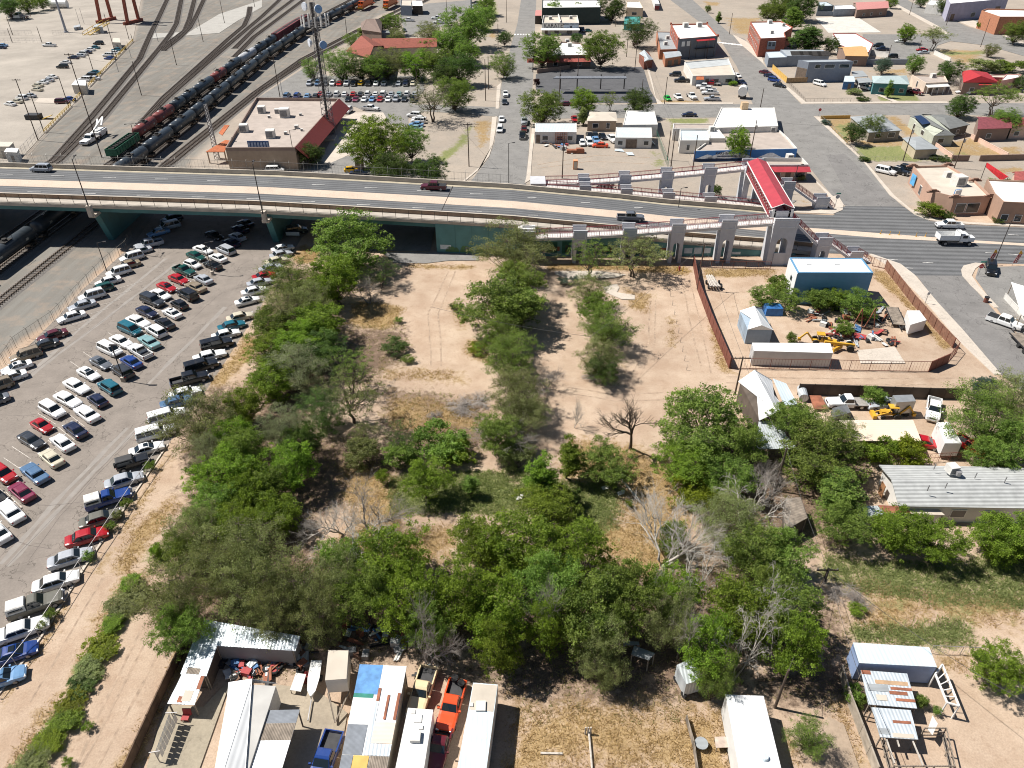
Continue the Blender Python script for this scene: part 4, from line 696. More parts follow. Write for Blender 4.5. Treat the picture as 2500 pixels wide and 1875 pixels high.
def car(key,L_,W_,H_,zb,zh,zt,xrb,rt,ft,wb,r=.33,wbase= None,taper=.76,z0=.2,sun= False,rack= False):
 0
 o=tg(key,None,None,(0,0,0));w=W_/2;h=L_/2
 b=MB()
 b.loft([ring(-h,w*.80,.36,zt-.10),ring(-h+.10,w*.92,.26,zt-.02),ring(-h+.45,w,z0,zt),ring(xrb,w,z0,max(zt,zb-.05)),ring(xrb+.25,w,z0,zb),ring(wb-.2,w,z0,zb),ring(wb+.15,w,z0,zh+.05),ring(h-.55,w*.97,z0,zh-.03),ring(h-.16,w*.88,.24,zh-.14),ring(h,w*.72,.32,zh-.28)])
 wb_,wt_=w*.91,w*taper
 b.loft([[(xrb,-wb_*.94,zb-.12),(wb,-wb_*.9,zb-.12),(wb,wb_*.9,zb-.12),(xrb,wb_*.94,zb-.12)],[(rt-.06,-wt_*.97,H_-.10),(ft+.10,-wt_*.93,H_-.10),(ft+.10,wt_*.93,H_-.10),(rt-.06,wt_*.97,H_-.10)],[(rt+.05,-wt_*.9,H_-.02),(ft-.05,-wt_*.86,H_-.02),(ft-.05,wt_*.86,H_-.02),(rt+.05,wt_*.9,H_-.02)],[(rt+.3,-wt_*.6,H_),(ft-.3,-wt_*.6,H_),(ft-.3,wt_*.6,H_),(rt+.3,wt_*.6,H_)]])
 for s in (-1,1):b.box((wb-.25,s*(w+.07),zb+.05),(.16,.18,.13))
 if rack:
  for s in (-1,1):b.bar((rt+.3,s*wt_*.8,H_+.05),(ft-.4,s*wt_*.8,H_+.05),.05)
 b.mk('body',PAINT,o,lo= True)
 def P(x0,z_,wlo,t):
  return None
 e=.022
 zl,zu=zb-.02,H_-.13
 f= lambda a,c,z_:a+(c-a)*(z_-(zb-.12))/((H_-.10)-(zb-.12))
 def pt(kind,z_,s,k):
  if kind=='f': return (f(wb,ft+.10,z_)+e,s*k*f(wb_*.9,wt_*.93,z_),z_+e*.6)
  return (f(xrb,rt-.06,z_)-e,s*k*f(wb_*.94,wt_*.97,z_),z_+e*.6)
 MB().quad(pt('f',zl,-1,.93),pt('f',zl,1,.93),pt('f',zu,1,.93),pt('f',zu,-1,.93)).mk('windshield',GLASS,o,lo= True)
 MB().quad(pt('r',zl,1,.9),pt('r',zl,-1,.9),pt('r',zu,-1,.9),pt('r',zu,1,.9)).mk('rear_window',GLASS,o,lo= True)
 for s in (-1,1):
  sw=MB()
  n=3 if (ft-rt)>2.1 else 2
  lo= lambda t:(f(xrb,rt-.06,zl)+.16)*(1-t)+(f(wb,ft+.1,zl)-.18)*t
  hi= lambda t:(f(xrb,rt-.06,zu)+.12)*(1-t)+(f(wb,ft+.1,zu)-.12)*t
  for i in range(n):
   t0,t1=i/n+(.02 if i else 0),(i+1)/n-(.02 if i<n-1 else 0)
   yl,yu=s*(f(wb_*.92,wt_*.95,zl)+e),s*(f(wb_*.92,wt_*.95,zu)+e)
   q=[(lo(t0),yl,zl),(lo(t1),yl,zl),(hi(t1),yu,zu),(hi(t0),yu,zu)]
   sw.add(q if s<0 else q[::-1],[(0,1,2,3)])
  sw.mk('side_window',GLASS,o,lo= True)
 if sun:MB().box(((rt+ft)/2+.25,0,H_+.004),(.55,.8,.02)).mk('sunroof',GLASS,o,lo= True)
 for s in (-1,1):
  MB().box((h-.11,s*w*.66,zh-.25),(.17,w*.36,.14),rz=-s*.25).mk('headlight',LAMP,o,lo= True)
  MB().box((-h+.07,s*w*.68,zt-.20),(.14,w*.36,.15),rz=s*.2).mk('tail_light',TAIL,o,lo= True)
 MB().box((h-.03,0,.36),(.08,w*1.3,.18)).mk('front_bumper',BKP,o,lo= True)
 wb2=(wbase or L_*.58)/2
 whl(o,(-wb2-.05,wb2-.02),w-.02,r)
 return o
def pickup(key,L_,W_,H_,cab,r=.38,bed='open',flat= False):
 0
 o=tg(key,None,None,(0,0,0));w=W_/2;h=L_/2;x0,x1=cab;zb,zh=H_*.62,H_*.60
 b=MB()
 b.loft([ring(x0,w,.32,zb),ring(x1-.1,w,.32,zb),ring(x1+.25,w,.32,zh),ring(h-.45,w*.98,.34,zh-.03),ring(h-.12,w*.9,.38,zh-.12),ring(h,w*.78,.42,zh-.3)])
 b.loft([[(x0+.02,-w*.9,zb-.1),(x1,-w*.88,zb-.1),(x1,w*.88,zb-.1),(x0+.02,w*.9,zb-.1)],[(x0+.12,-w*.76,H_-.1),(x1-.62,-w*.74,H_-.1),(x1-.62,w*.74,H_-.1),(x0+.12,w*.76,H_-.1)],[(x0+.25,-w*.66,H_),(x1-.8,-w*.66,H_),(x1-.8,w*.66,H_),(x0+.25,w*.66,H_)]])
 for s in (-1,1):b.box((x1-.2,s*(w+.1),zb+.1),(.16,.22,.2))
 b.mk('body',PAINT,o,lo= True)
 zl,zu,e=zb,H_-.14,.025
 f= lambda a,c,z_:a+(c-a)*(z_-zb+.1)/(H_-zb)
 MB().quad((f(x1,x1-.62,zl)+e,-w*.8,zl),(f(x1,x1-.62,zl)+e,w*.8,zl),(f(x1,x1-.62,zu)+e,w*.7,zu),(f(x1,x1-.62,zu)+e,-w*.7,zu)).mk('windshield',GLASS,o,lo= True)
 MB().quad((x0-.0,w*.74,zl+.05),(x0-.0,-w*.74,zl+.05),(x0+.10,-w*.68,zu),(x0+.10,w*.68,zu)).mk('rear_window',GLASS,o,lo= True)
 for s in (-1,1):
  sw=MB();n=2 if x1-x0>2 else 1
  for i in range(n):
   A,B=x0+.15+(x1-x0-.4)*i/n+.03,x0+.15+(x1-x0-.4)*(i+1)/n-.03
   q=[(A,s*(w*.9+e-.02),zl),(B,s*(w*.89+e-.02),zl),(A+(B-A)*(.95 if i<n-1 else .75),s*(w*.76+e+.01),zu),(A+.06,s*(w*.77+e+.01),zu)]
   sw.add(q if s<0 else q[::-1],[(0,1,2,3)])
  sw.mk('side_window',GLASS,o,lo= True)
 zb2=zb-.06;bd=MB()
 if flat:
  bd.box(((x0-h)/2-.02,0,.86),(h+x0-.1,W_*1.1,.12));bd.box((x0-.12,0,1.2),(.08,W_,.6));bn='flatbed'
  bd.mk(bn,mat('flatbed_steel',(.3,.28,.26),.7),o,lo= True)
 else:
  for s in (-1,1):bd.box(((x0-h)/2,s*(w-.07),(.34+zb2)/2),(h+x0-.03,.14,zb2-.34))
  bd.box((-h+.05,0,(.40+zb2)/2),(.10,W_-.28,zb2-.4))
  t=bd.mk('bed',PAINT,o,lo= True)
  MB().box(((x0-h)/2+.03,0,.62),(h+x0-.15,W_-.30,.06)).mk('bed_floor',BEDF,t,lo= True)
  if bed=='cover':MB().box(((x0-h)/2+.02,0,zb2+.03),(h+x0-.08,W_-.1,.05)).mk('bed_cover',BKP,o,lo= True)
  if bed=='shell':
   m_=MB();m_.loft([[(-h+.04,-w*.94,zb2),(x0-.04,-w*.94,zb2),(x0-.04,w*.94,zb2),(-h+.04,w*.94,zb2)],[(-h+.12,-w*.84,H_-.03),(x0-.06,-w*.84,H_-.03),(x0-.06,w*.84,H_-.03),(-h+.12,w*.84,H_-.03)],[(-h+.2,-w*.7,H_+.05),(x0-.1,-w*.7,H_+.05),(x0-.1,w*.7,H_+.05),(-h+.2,w*.7,H_+.05)]])
   sh=m_.mk('camper_shell',mat('shell_paint',(.62,.6,.56),.5),o,lo= True)
   for s in (-1,1):MB().box(((x0-h)/2,s*w*.905,(zb2+H_)/2),((h+x0)*.7,.04,.26),tilt=Matrix.Rotation(s*.18,3,'X')).mk('shell_window',GLASS,sh,lo= True)
 for s in (-1,1):
  MB().box((h-.09,s*w*.7,zh-.25),(.16,w*.3,.2)).mk('headlight',LAMP,o,lo= True)
  MB().box((-h+.02,s*(w-.09),zb2-.25),(.08,.15,.4)).mk('tail_light',TAIL,o,lo= True)
 MB().box((h+.03,0,.5),(.14,W_*.95,.2)).mk('front_bumper',CHROME,o,lo= True)
 MB().box((-h-.05,0,.5),(.14,W_*.9,.16)).mk('rear_bumper',CHROME,o,lo= True)
 MB().box((h-.005,0,zh-.26),(.05,w*.95,.22)).mk('grille',BKP,o,lo= True)
 whl(o,(-h+1.15,h-.95),w-.02,r,.27)
 return o
PR={}
PR['sedan']=car('sedan',4.8,1.82,1.45,.92,.86,.98,-1.75,-.98,.42,1.22)
PR['coupe']=car('coupe',4.6,1.8,1.34,.88,.82,.93,-1.7,-.75,.25,1.15,sun= True)
PR['classic']=car('sedan',5.3,1.92,1.42,.92,.88,.95,-1.65,-1.15,.35,1.05,taper=.8)
PR['compact']=car('hatchback',4.1,1.72,1.48,.92,.88,.95,-1.85,-1.35,.35,1.15)
PR['beetle']=car('beetle_car',4.05,1.72,1.5,.92,.84,.88,-1.65,-.55,.25,.95,taper=.66)
PR['suv']=car('suv',4.75,1.9,1.78,1.06,1.04,1.08,-2.28,-2.0,.55,1.3,r=.37,z0=.3,rack= True)
PR['bigsuv']=car('suv',5.3,2.0,1.9,1.12,1.1,1.12,-2.6,-2.4,.55,1.25,r=.39,z0=.34,taper=.82)
PR['van']=car('minivan',5.0,1.95,1.76,1.02,.95,1.02,-2.42,-2.05,.85,1.75,r=.34)
PR['wagon']=car('station_wagon',4.75,1.8,1.5,.93,.88,.96,-2.25,-1.85,.45,1.2,rack= True)
PR['pickup']=pickup('pickup_truck',5.5,1.9,1.78,(-.75,.95))
PR['crew']=pickup('pickup_truck',5.8,1.98,1.9,(-1.05,1.35),r=.4)
PR['cover']=pickup('pickup_truck',5.8,1.98,1.9,(-1.05,1.35),r=.4,bed='cover')
PR['shell']=pickup('pickup_truck',5.5,1.9,1.78,(-.75,.95),bed='shell')
PR['flat']=pickup('flatbed_truck',6.2,2.0,1.95,(-.75,1.1),r=.42,flat= True)
def jeep():
 o=tg('jeep',None,None);b=MB()
 b.box((0,0,.78),(4.1,1.5,.62));b.box((1.15,0,1.13),(1.5,1.35,.12))
 for s in (-1,1):b.box((1.45,s*.78,.98),(1.15,.34,.1));b.box((-1.35,s*.78,.98),(1.1,.3,.1))
 b.mk('body',PAINT,o,lo= True)
 t=MB();t.loft([[(-2.0,-.75,1.08),(.42,-.75,1.08),(.42,.75,1.08),(-2.0,.75,1.08)],[(-1.95,-.68,1.82),(.22,-.68,1.82),(.22,.68,1.82),(-1.95,.68,1.82)],[(-1.8,-.6,1.88),(.1,-.6,1.88),(.1,.6,1.88),(-1.8,.6,1.88)]]).mk('hard_top',BKP,o,lo= True)
 MB().quad((.46,-.66,1.16),(.46,.66,1.16),(.27,.62,1.76),(.27,-.62,1.76)).mk('windshield',GLASS,o,lo= True)
 for s in (-1,1):
  q=[(-1.8,s*.765,1.2),(.2,s*.765,1.2),(.1,s*.71,1.72),(-1.8,s*.71,1.72)]
  MB().add(q if s<0 else q[::-1],[(0,1,2,3)]).mk('side_window',GLASS,o,lo= True)
  MB().cyl((2.04,s*.5,.88),(2.1,s*.5,.88),.11,10).mk('headlight',LAMP,o,lo= True)
  MB().box((-2.07,s*.62,.9),(.06,.14,.2)).mk('tail_light',TAIL,o,lo= True)
 MB().box((2.2,0,.58),(.14,1.5,.16)).mk('front_bumper',BKP,o,lo= True)
 sp=MB().cyl((-2.07,.1,.98),(-2.29,.1,.98),.38,14).mk('spare_wheel',TYRE,o,lo= True)
 whl(o,(-1.3,1.25),.84,.39,.28)
 return o
PR['jeep']=jeep()
KIND=dict(sedan='sedan',coupe='coupe',classic='sedan',compact='hatchback',beetle='beetle car',suv='suv',bigsuv='large suv',van='minivan',wagon='wagon',pickup='pickup',crew='pickup',cover='pickup',shell='pickup with camper shell',flat='flatbed truck',jeep='jeep')
CAT=dict(sedan='car',coupe='car',classic='car',compact='car',beetle='car',suv='suv',bigsuv='suv',van='minivan',wagon='car',pickup='pickup truck',crew='pickup truck',cover='pickup truck',shell='pickup truck',flat='truck',jeep='jeep')
COLN=dict(silver='silver',ltteal='pale teal',ltblue='light blue',dark='charcoal',steel='steel blue',wine='wine red',olive='olive grey',brick='brick red',navy='navy blue')
def veh(kind,colr,r,x,y,deg,lb,gp= None,z=0.,sc=1.):
 P=g(r,x,y,z+.75)
 o=dup(PR[kind],(P.x,P.y,z),R(deg),lb,gp,sc,{'paint_base':paint(PAL[colr])},CAT[kind])
 return o
ORD='first second third fourth fifth sixth seventh eighth ninth tenth eleventh twelfth thirteenth fourteenth fifteenth sixteenth seventeenth eighteenth nineteenth twentieth'.split()+['twenty '+q for q in 'first second third fourth fifth sixth seventh eighth ninth'.split()]+['thirtieth']+['thirty '+q for q in 'first second third fourth fifth'.split()]
def row(cars,deg,where,anchor,gp):
 n=len(cars)
 for i,(kind,colr,r,x,y) in enumerate(cars):
  d=deg if not callable(deg) else deg(i,n)
  veh(kind,colr,r,x,y,d+random.uniform(-1.8,1.8),'%s %s in %s, %s from %s'%(COLN.get(colr,colr),KIND[kind],where,ORD[i],anchor),gp)
row([('suv','navy',21,1450,255),('van','silver',21,1425,312),('sedan','ltblue',21,1335,365),('crew','silver',21,1255,468),('sedan','silver',21,1180,522),('suv','white',21,1112,578),('sedan','tan',21,1078,640),('suv','white',21,1000,702),('sedan','white',21,910,778),('wagon','green',21,846,842),('suv','white',21,775,902),('sedan','silver',21,690,982),('sedan','white',21,600,1078),('sedan','maroon',21,440,1235),('sedan','dark',21,368,1318),('suv','tan',21,218,1405),('coupe','white',21,138,1500),('sedan','white',21,85,1590),('suv','tan',31,-30,75),('sedan','grey',31,-70,200)],-140,'the rail fence row','the overpass','cars parked along the rail fence')
row([('sedan','white',21,1712,513),('sedan','green',21,1652,566),('compact','white',21,1622,636),('pickup','green',21,1556,690),('sedan','red',21,1505,760),('coupe','red',21,1405,826),('sedan','white',21,1352,890),('bigsuv','dark',21,1288,945),('sedan','navy',21,1238,1036),('classic','white',21,1165,1116),('van','teal',21,1096,1182),('sedan','white',21,1020,1285),('van','white',21,925,1352),('coupe','grey',21,848,1465),('coupe','white',21,745,1556),('classic','white',31,645,72),('classic','white',31,570,185),('suv','white',31,442,275),('beetle','red',31,352,404),('sedan','dark',31,262,530),('suv','red',31,22,812),('sedan','black',31,-60,985)],-33,'the left middle row','the overpass','cars in the left middle row')
row([('coupe','dark',21,2070,285),('sedan','navy',21,2025,336),('sedan','silver',21,2000,402),('sedan','navy',21,1950,452),('van','silver',21,1905,515),('sedan','white',21,1838,580),('sedan','black',21,1792,642),('sedan','silver',21,1715,760),('classic','tan',21,1648,825),('bigsuv','black',21,1580,892),('compact','black',21,1510,972),('coupe','white',21,1450,1045),('sedan','black',21,1388,1132),('suv','white',21,1315,1200),('classic','ltteal',21,1255,1286),('pickup','white',21,1178,1370),('sedan','blue',21,1104,1456),('suv','dark',21,1030,1540),('suv','teal',31,922,82),('compact','navy',31,820,190),('classic','white',31,730,302),('sedan','navy',31,632,440),('sedan','white',31,525,548),('sedan','beige',31,430,676),('classic','steel',31,288,805),('sedan','wine',31,178,962),('classic','white',31,82,1128),('sedan','white',31,-25,1300)],142,'the right middle row','the overpass','cars in the right middle row')
row([('sedan','white',22,242,502),('sedan','silver',22,228,552),('sedan','beige',22,192,606),('sedan','silver',22,140,666),('coupe','red',22,85,728),('sedan','silver',22,45,788),('sedan','white',22,0,860),('coupe','white',21,2086,942),('sedan','beige',21,2025,1078),('sedan','teal',21,1955,1152),('sedan','white',21,1905,1226),('bigsuv','black',21,1828,1312),('classic','white',21,1768,1405),('bigsuv','black',21,1698,1496),('crew','black',21,1598,1606),('sedan','white',31,1560,130),('sedan','steel',31,1490,205),('bigsuv','white',31,1408,330),('bigsuv','white',31,1312,470),('coupe','white',31,1235,600),('jeep','black',31,1118,722),('sedan','silver',31,1046,865),('shell','blue',31,915,1022),('sedan','olive',31,842,1190),('sedan','red',31,732,1340),('sedan','silver',31,590,1520),('sedan','white',41,470,78),('shell','olive',41,300,272),('classic','white',41,180,482),('coupe','blue',41,110,682),('sedan','ltblue',41,-10,900)],lambda i,n:34-9*i/n,'the kerb side row','the overpass','cars parked along the sandy strip kerb')
veh('sedan','black',21,1805,392,-35,'black sedan standing alone in the shade of the overpass','cars in the overpass shade')
veh('suv','dark',22,360,350,20,'dark suv under the overpass behind the white barrier','cars in the overpass shade')
DEP='cars parked at the depot'
row([(k,c,12,x,700) for k,c,x in (('suv','silver',470),('suv','steel',540),('sedan','dark',603),('suv','white',665),('sedan','red',722),('pickup','white',785),('crew','black',845),('compact','yellow',900),('bigsuv','black',965),('sedan','white',1030),('sedan','silver',1095),('sedan','silver',1220),('crew','navy',1282),('sedan','beige',1340))],-90,'the depot row under the trees','the tracks',DEP)
row([(k,c,12,x,790) for k,c,x in (('sedan','red',562),('sedan','silver',632),('suv','white',700),('sedan','white',766),('sedan','red',838),('sedan','dark',900),('suv','white',962),('sedan','white',1028),('bigsuv','white',1092),('sedan','silver',1160),('sedan','ltteal',1226),('suv','white',1293),('sedan','silver',1358))],90,'the depot double row, far side','the tracks',DEP)
row([(k,c,12,x,832) for k,c,x in (('sedan','black',795),('sedan','wine',858),('sedan','white',930),('sedan','ltblue',997),('sedan','red',1063),('sedan','white',1133),('suv','silver',1198),('sedan','dark',1268),('crew','black',1340))],-90,'the depot double row, near side','the lattice tower',DEP)
row([(k,c,12,x,805) for k,c,x in (('suv','steel',280),('suv','blue',366),('sedan','ltblue',452),('sedan','dark',520))],90,'the row behind the flat roof parapet','the tracks',DEP)
row([('suv','white',12,1350,968),('sedan','white',12,1392,992),('suv','white',12,1385,1016),('sedan','ltblue',12,1370,1044),('sedan','ltteal',12,1362,1074)],168,'the short row under the dusty tree','the depot road',DEP)
LOOSE=[('crew','white',985,912,-14,'white pickup crossing the depot lot'),('suv','white',795,930,-100,'white suv beside the red roofed porch'),('sedan','white',780,1255,-160,'white sedan at the concrete path beside the huge tree'),('van','white',175,1428,5,'white van showing over the overpass parapet'),('compact','yellow',825,1425,10,'yellow car behind the overpass fence'),('sedan','navy',885,1455,0,'navy blue car behind the overpass fence'),('crew','white',1305,168,175,'white pickup in the upper lot'),('sedan','dark',1268,252,-80,'dark car half hidden by the round depot tree'),('flat','white',1545,150,175,'white flatbed truck in the upper lot'),('crew','white',1560,186,170,'white work truck below the flatbed in the upper lot'),('sedan','dark',1872,18,175,'dark car topmost by the grey pole'),('suv','silver',1872,44,175,'silver suv by the grey pole'),('suv','white',1870,74,175,'white suv lowest by the grey pole'),('pickup','white',2123,790,-88,'white pickup parked on the straight street'),('sedan','dark',2115,855,-88,'charcoal sedan behind the white pickup on the straight street'),('sedan','white',2090,1000,-90,'white sedan below the depot entrance'),('van','white',2075,1085,-92,'white van parked on the straight street')]
for k,c,x,y,a,lab in LOOSE:veh(k,c,12,x,y,a,lab,'cars about the depot')
FL=[('crew','white',415,380,175),('sedan','ltblue',18,380,175),('sedan','navy',6,398,175),('suv','black',830,363,172),('sedan','teal',797,397,170),('sedan','white',757,415,170),('sedan','navy',728,437,170),('suv','white',695,450,170),('sedan','silver',672,467,170),('sedan','navy',618,482,170),('sedan','white',552,522,172),('suv','black',525,560,176),('sedan','teal',985,415,170),('sedan','white',962,440,170),('suv','white',910,462,172),('sedan','blue',925,487,172),('sedan','white',435,646,160),('sedan','silver',406,672,160),('sedan','white',360,690,160),('sedan','beige',316,715,160),('sedan','beige',310,750,160),('sedan','silver',254,802,155),('suv','white',184,822,155),('sedan','beige',142,850,155),('sedan','white',84,872,155),('sedan','teal',797,606,175),('suv','dark',762,636,175),('bigsuv','white',718,668,172),('sedan','white',792,656,172),('suv','maroon',525,855,10),('sedan','blue',578,832,170)]
FLn=['by the far wire fence','at the far left edge','lowest at the far left edge','at the top of the long diagonal row','second down the long diagonal row','third down the long diagonal row','fourth down the long diagonal row','fifth down the long diagonal row','sixth down the long diagonal row','seventh down the long diagonal row','next to last in the long diagonal row','ending the long diagonal row','top of the group by the yellow guard rail','second of the group by the yellow guard rail','third of the group by the yellow guard rail','lowest of the group by the yellow guard rail','first of the pale row at the tall poles','second of the pale row at the tall poles','third of the pale row at the tall poles','fourth of the pale row at the tall poles','fifth of the pale row at the tall poles','sixth of the pale row at the tall poles','seventh of the pale row at the tall poles','eighth of the pale row at the tall poles','last of the pale row at the tall poles','first behind the square hut','second behind the square hut','largest behind the square hut','beside the large white suv at the hut','nearest to the broken guard rail','behind the maroon suv']
for (k,c,x,y,a),w_ in zip(FL,FLn):veh(k,c,11,x,y,a,'%s %s %s in the rail yard'%(COLN.get(c,c),KIND[k],w_),'cars in the rail yard lot')
TOWN=[('crew','silver',13,140,1020,-92,'silver pickup on the straight street at the tree'),('sedan','maroon',13,136,1085,-92,'maroon car between the silver and black pickups'),('crew','black',13,124,1140,-92,'black pickup beside the white shop'),('suv','dark',13,1413,625,175,'charcoal suv in the dusty lot by the cream hall'),('crew','black',13,1468,675,178,'black pickup in the dusty lot'),('compact','lime',13,1347,825,-80,'bright green small car in the dusty lot'),('pickup','white',13,1437,815,-85,'white pickup facing the cross street, left'),('flat','white',13,1552,810,-80,'white flatbed facing the cross street'),('crew','white',13,1655,728,165,'white pickup first in the cluster by the cream hall'),('crew','white',13,1690,752,165,'white pickup second in the cluster by the cream hall'),('crew','white',13,1705,780,178,'white pickup third in the cluster by the cream hall'),('pickup','silver',13,1722,830,178,'silver pickup behind the low grey fence'),('flat','red',13,1722,700,165,'red and white bucket truck by the cream hall'),('sedan','navy',13,1530,962,178,'navy blue sedan driving on the cross street'),('sedan','navy',13,1975,690,-70,'navy blue car at the cream hall corner'),('sedan','white',13,1932,632,-70,'white car behind the cream hall'),('sedan','maroon',13,485,872,178,'maroon car parked under the bright tree'),('compact','white',13,627,1200,-90,'small white car in the scrap yard'),('van','white',13,686,1195,-85,'white van in the scrap yard'),('sedan','orange',13,778,1220,175,'orange red car in the scrap yard'),('sedan','black',13,690,1140,-85,'black car at the back of the scrap yard, left'),('sedan','dark',13,738,1135,-85,'dark car at the back of the scrap yard, middle'),('sedan','black',13,800,1145,-85,'black car at the back of the scrap yard, right'),('sedan','ltblue',13,742,1175,-85,'pale blue car in the scrap yard'),('crew','white',13,878,1168,-75,'white truck cab in the scrap yard by the shed'),('pickup','red',13,562,1005,-88,'red pickup beside the olive cypress'),('suv','navy',13,622,255,-60,'blue suv beside the karate building'),('sedan','green',13,668,255,170,'green car beside the karate building'),('sedan','maroon',14,30,605,-35,'maroon car first along the yellow fence'),('sedan','navy',14,70,635,-40,'navy blue car second along the yellow fence'),('suv','blue',14,105,672,-42,'bright blue suv third along the yellow fence'),('sedan','black',14,150,716,-42,'black car last along the yellow fence'),('bigsuv','white',14,490,705,-60,'white suv alone on the bare corner plot'),('pickup','white',14,875,735,-70,'white pickup under the carport of the teal house'),('crew','maroon',14,1298,775,-60,'maroon pickup before the flat cream house'),('sedan','white',14,1168,345,165,'white car under the round bright tree'),('crew','navy',14,1015,412,178,'blue pickup behind the white wall'),('suv','black',14,980,382,178,'black suv behind the blue pickup'),('sedan','silver',14,1365,438,178,'silver sedan at the umbrella tree'),('sedan','red',14,1352,415,178,'red car at the umbrella tree'),('suv','black',14,1098,474,170,'black car at the lattice wall'),('sedan','white',14,1698,772,170,'white car under the leafless tree'),('bigsuv','white',14,1046,1440,-42,'white suv parked beside the adobe restaurant'),('crew','black',14,1150,1438,-50,'black pickup next to the white suv at the restaurant'),('suv','black',14,1238,1425,-50,'black suv against the adobe wall'),('crew','white',24,1582,305,176,'white pickup driving on the main road'),('bigsuv','black',24,1935,675,-115,'black suv at the corner shop fence'),('cover','white',24,2050,1120,-48,'white pickup with black bed cover pulling a flat trailer'),('flat','white',34,720,215,180,'white flatbed truck in the walled yard'),('crew','white',34,1450,270,-118,'white pickup with black bed in the walled yard')]
for k,c,r,x,y,a,lab in TOWN:veh(k,c,r,x,y,a,lab,'vehicles about the town')
TEAL=mat('teal_girder_paint',(.05,.16,.165),.6,var=.15,scale=.4,stain=.4,sc_=(.07,.12,.11))
TURQ=mat('turquoise_wall',(.10,.235,.235),.85,var=.12,scale=.5,stain=.25,sc_=(.12,.2,.18))
BCONC=mat('bridge_concrete',(.48,.42,.345),.9,var=.16,scale=.5,stain=.3,sc_=(.36,.31,.25))
BROWNC=mat('brown_barrier_paint',(.27,.19,.13),.9,var=.25,scale=.7,stain=.4,sc_=(.2,.11,.08))
BROAD=pvd('bridge_asphalt',(.175,.178,.182),.12,.12,.3,lanes=.27)
STEEL=mat('dark_fence_steel',(.05,.045,.04),.6,.3)
YSHO=mat('yellowish_shoulder',(.40,.35,.26),.9,var=.2,scale=.4)
def ip(x,pts):
 for (a,b),(c,d) in zip(pts,pts[1:]):
  if x<=c: return b+(d-b)*(x-a)/(c-a)
 return pts[-1][1]
YN=[(-400,166),(-160,152.6),(-108,149),(-53,147.1),(-16,144.5),(0,143),(25,142.5),(53,143),(80,143.6)]
ZB=[(-400,9.8),(-160,9.3),(-108,8.9),(-53,7.9),(-16,6.7),(0,6.3),(25,4.1),(35,2.9),(53,1.3),(68,.1),(80,0)]
def yn(x): return ip(x,YN)
def zd(x): return ip(x,ZB)+.5*min(1,max(0,(70-x)/15))
BX=[-330,-280,-230,-190,-160,-130,-112,-95,-75,-55,-35,-16,-8,0,8,16,25,35,45,53,60,66]
ov=tg('overpass','long curving overpass carrying the main road over the rail yard and parking lot','overpass',(-80,160,0))
def strip(t0,t1,z0,z1= None,xs_=BX,dz= None):
 0
 rings=[]
 for x in xs_:
  y,z=yn(x),zd(x)+z0
  lo=z-(z1 or .02) if dz is None else dz(x)
  rings.append([(x,y+t0,lo),(x,y+t1,lo),(x,y+t1,z),(x,y+t0,z)])
 return MB().loft(rings)
strip(0,21.8,-.03,.47).mk('deck',BCONC,ov)
strip(3.0,20.4,.01,.03).mk('roadway',BROAD,ov)
strip(9.3,13.4,.035,.02).mk('median',MEDN,ov)
strip(20.1,21.2,.03,.02).mk('shoulder',YSHO,ov)
strip(.15,2.6,.12,.15).mk('sidewalk',mat('worn_walkway',(.42,.375,.32),.9,var=.15,scale=.6),ov)
strip(2.65,3.0,.98,1.0).mk('barrier',BROWNC,ov)
strip(2.62,3.03,1.04,.055).mk('barrier_cap',BCONC,ov)
strip(21.2,21.6,1.0,1.05).mk('parapet',BCONC,ov)
gx_=[x for x in BX if x<=-16]
for t in (1.0,6,11,16,20.6):strip(t-.25,t+.25,-.5,1.25,gx_).mk('girder',TEAL,ov)
strip(-.02,.3,-.3,.35,BX).mk('fascia',BCONC,ov)
for x in (-88.3,-51.6,-125,-165):
 y0,y1=yn(x)+.1,yn(x)+21.5;p=MB();zt=zd(x)-1.75;w_=.65
 p.loft([[(x-w_,y0+2.6,0),(x+w_,y0+2.6,0),(x+w_,y1-3,0),(x-w_,y1-3,0)],[(x-w_,y0,zt),(x+w_,y0,zt),(x+w_,y1,zt),(x-w_,y1,zt)]])
 q=p.mk('pier',TEAL,ov)
 MB().box((x,y0-.3,zt-.1),(1.5,2.4,.6)).mk('pier_cap',BCONC,q)
 MB().box((x,y0-1.6,zt+1.1),(.9,.9,2.4)).mk('lamp_plinth',BCONC,q)
aw=MB();ab=[x for x in BX if -16<=x<=60]
rg=[[(x,yn(x)-.02,-.2),(x,yn(x)+.6,-.2),(x,yn(x)+.6,zd(x)-.55),(x,yn(x)-.02,zd(x)-.55)] for x in ab if zd(x)>.9]
aw.loft(rg);wal=aw.mk('abutment_wall',TURQ,ov)
MB().box((-15.7,155.3,3.3),(.6,21,6.4)).mk('abutment_end',TEAL,ov)
far=MB().loft([[(x,yn(x)+20.9,-.2),(x,yn(x)+21.5,-.2),(x,yn(x)+21.5,zd(x)-.4),(x,yn(x)+20.9,zd(x)-.4)] for x in ab if zd(x)>.9]).mk('retaining_wall',BCONC,ov)
HILL=mat('mural_green',(.10,.19,.075),.9,var=.2);WPT=mat('mural_white',(.62,.66,.66),.9,var=.1);MBR=mat('mural_brown',(.2,.075,.04),.9,var=.2);MDG=mat('mural_deep_green',(.02,.09,.06),.9)
mu=MB()
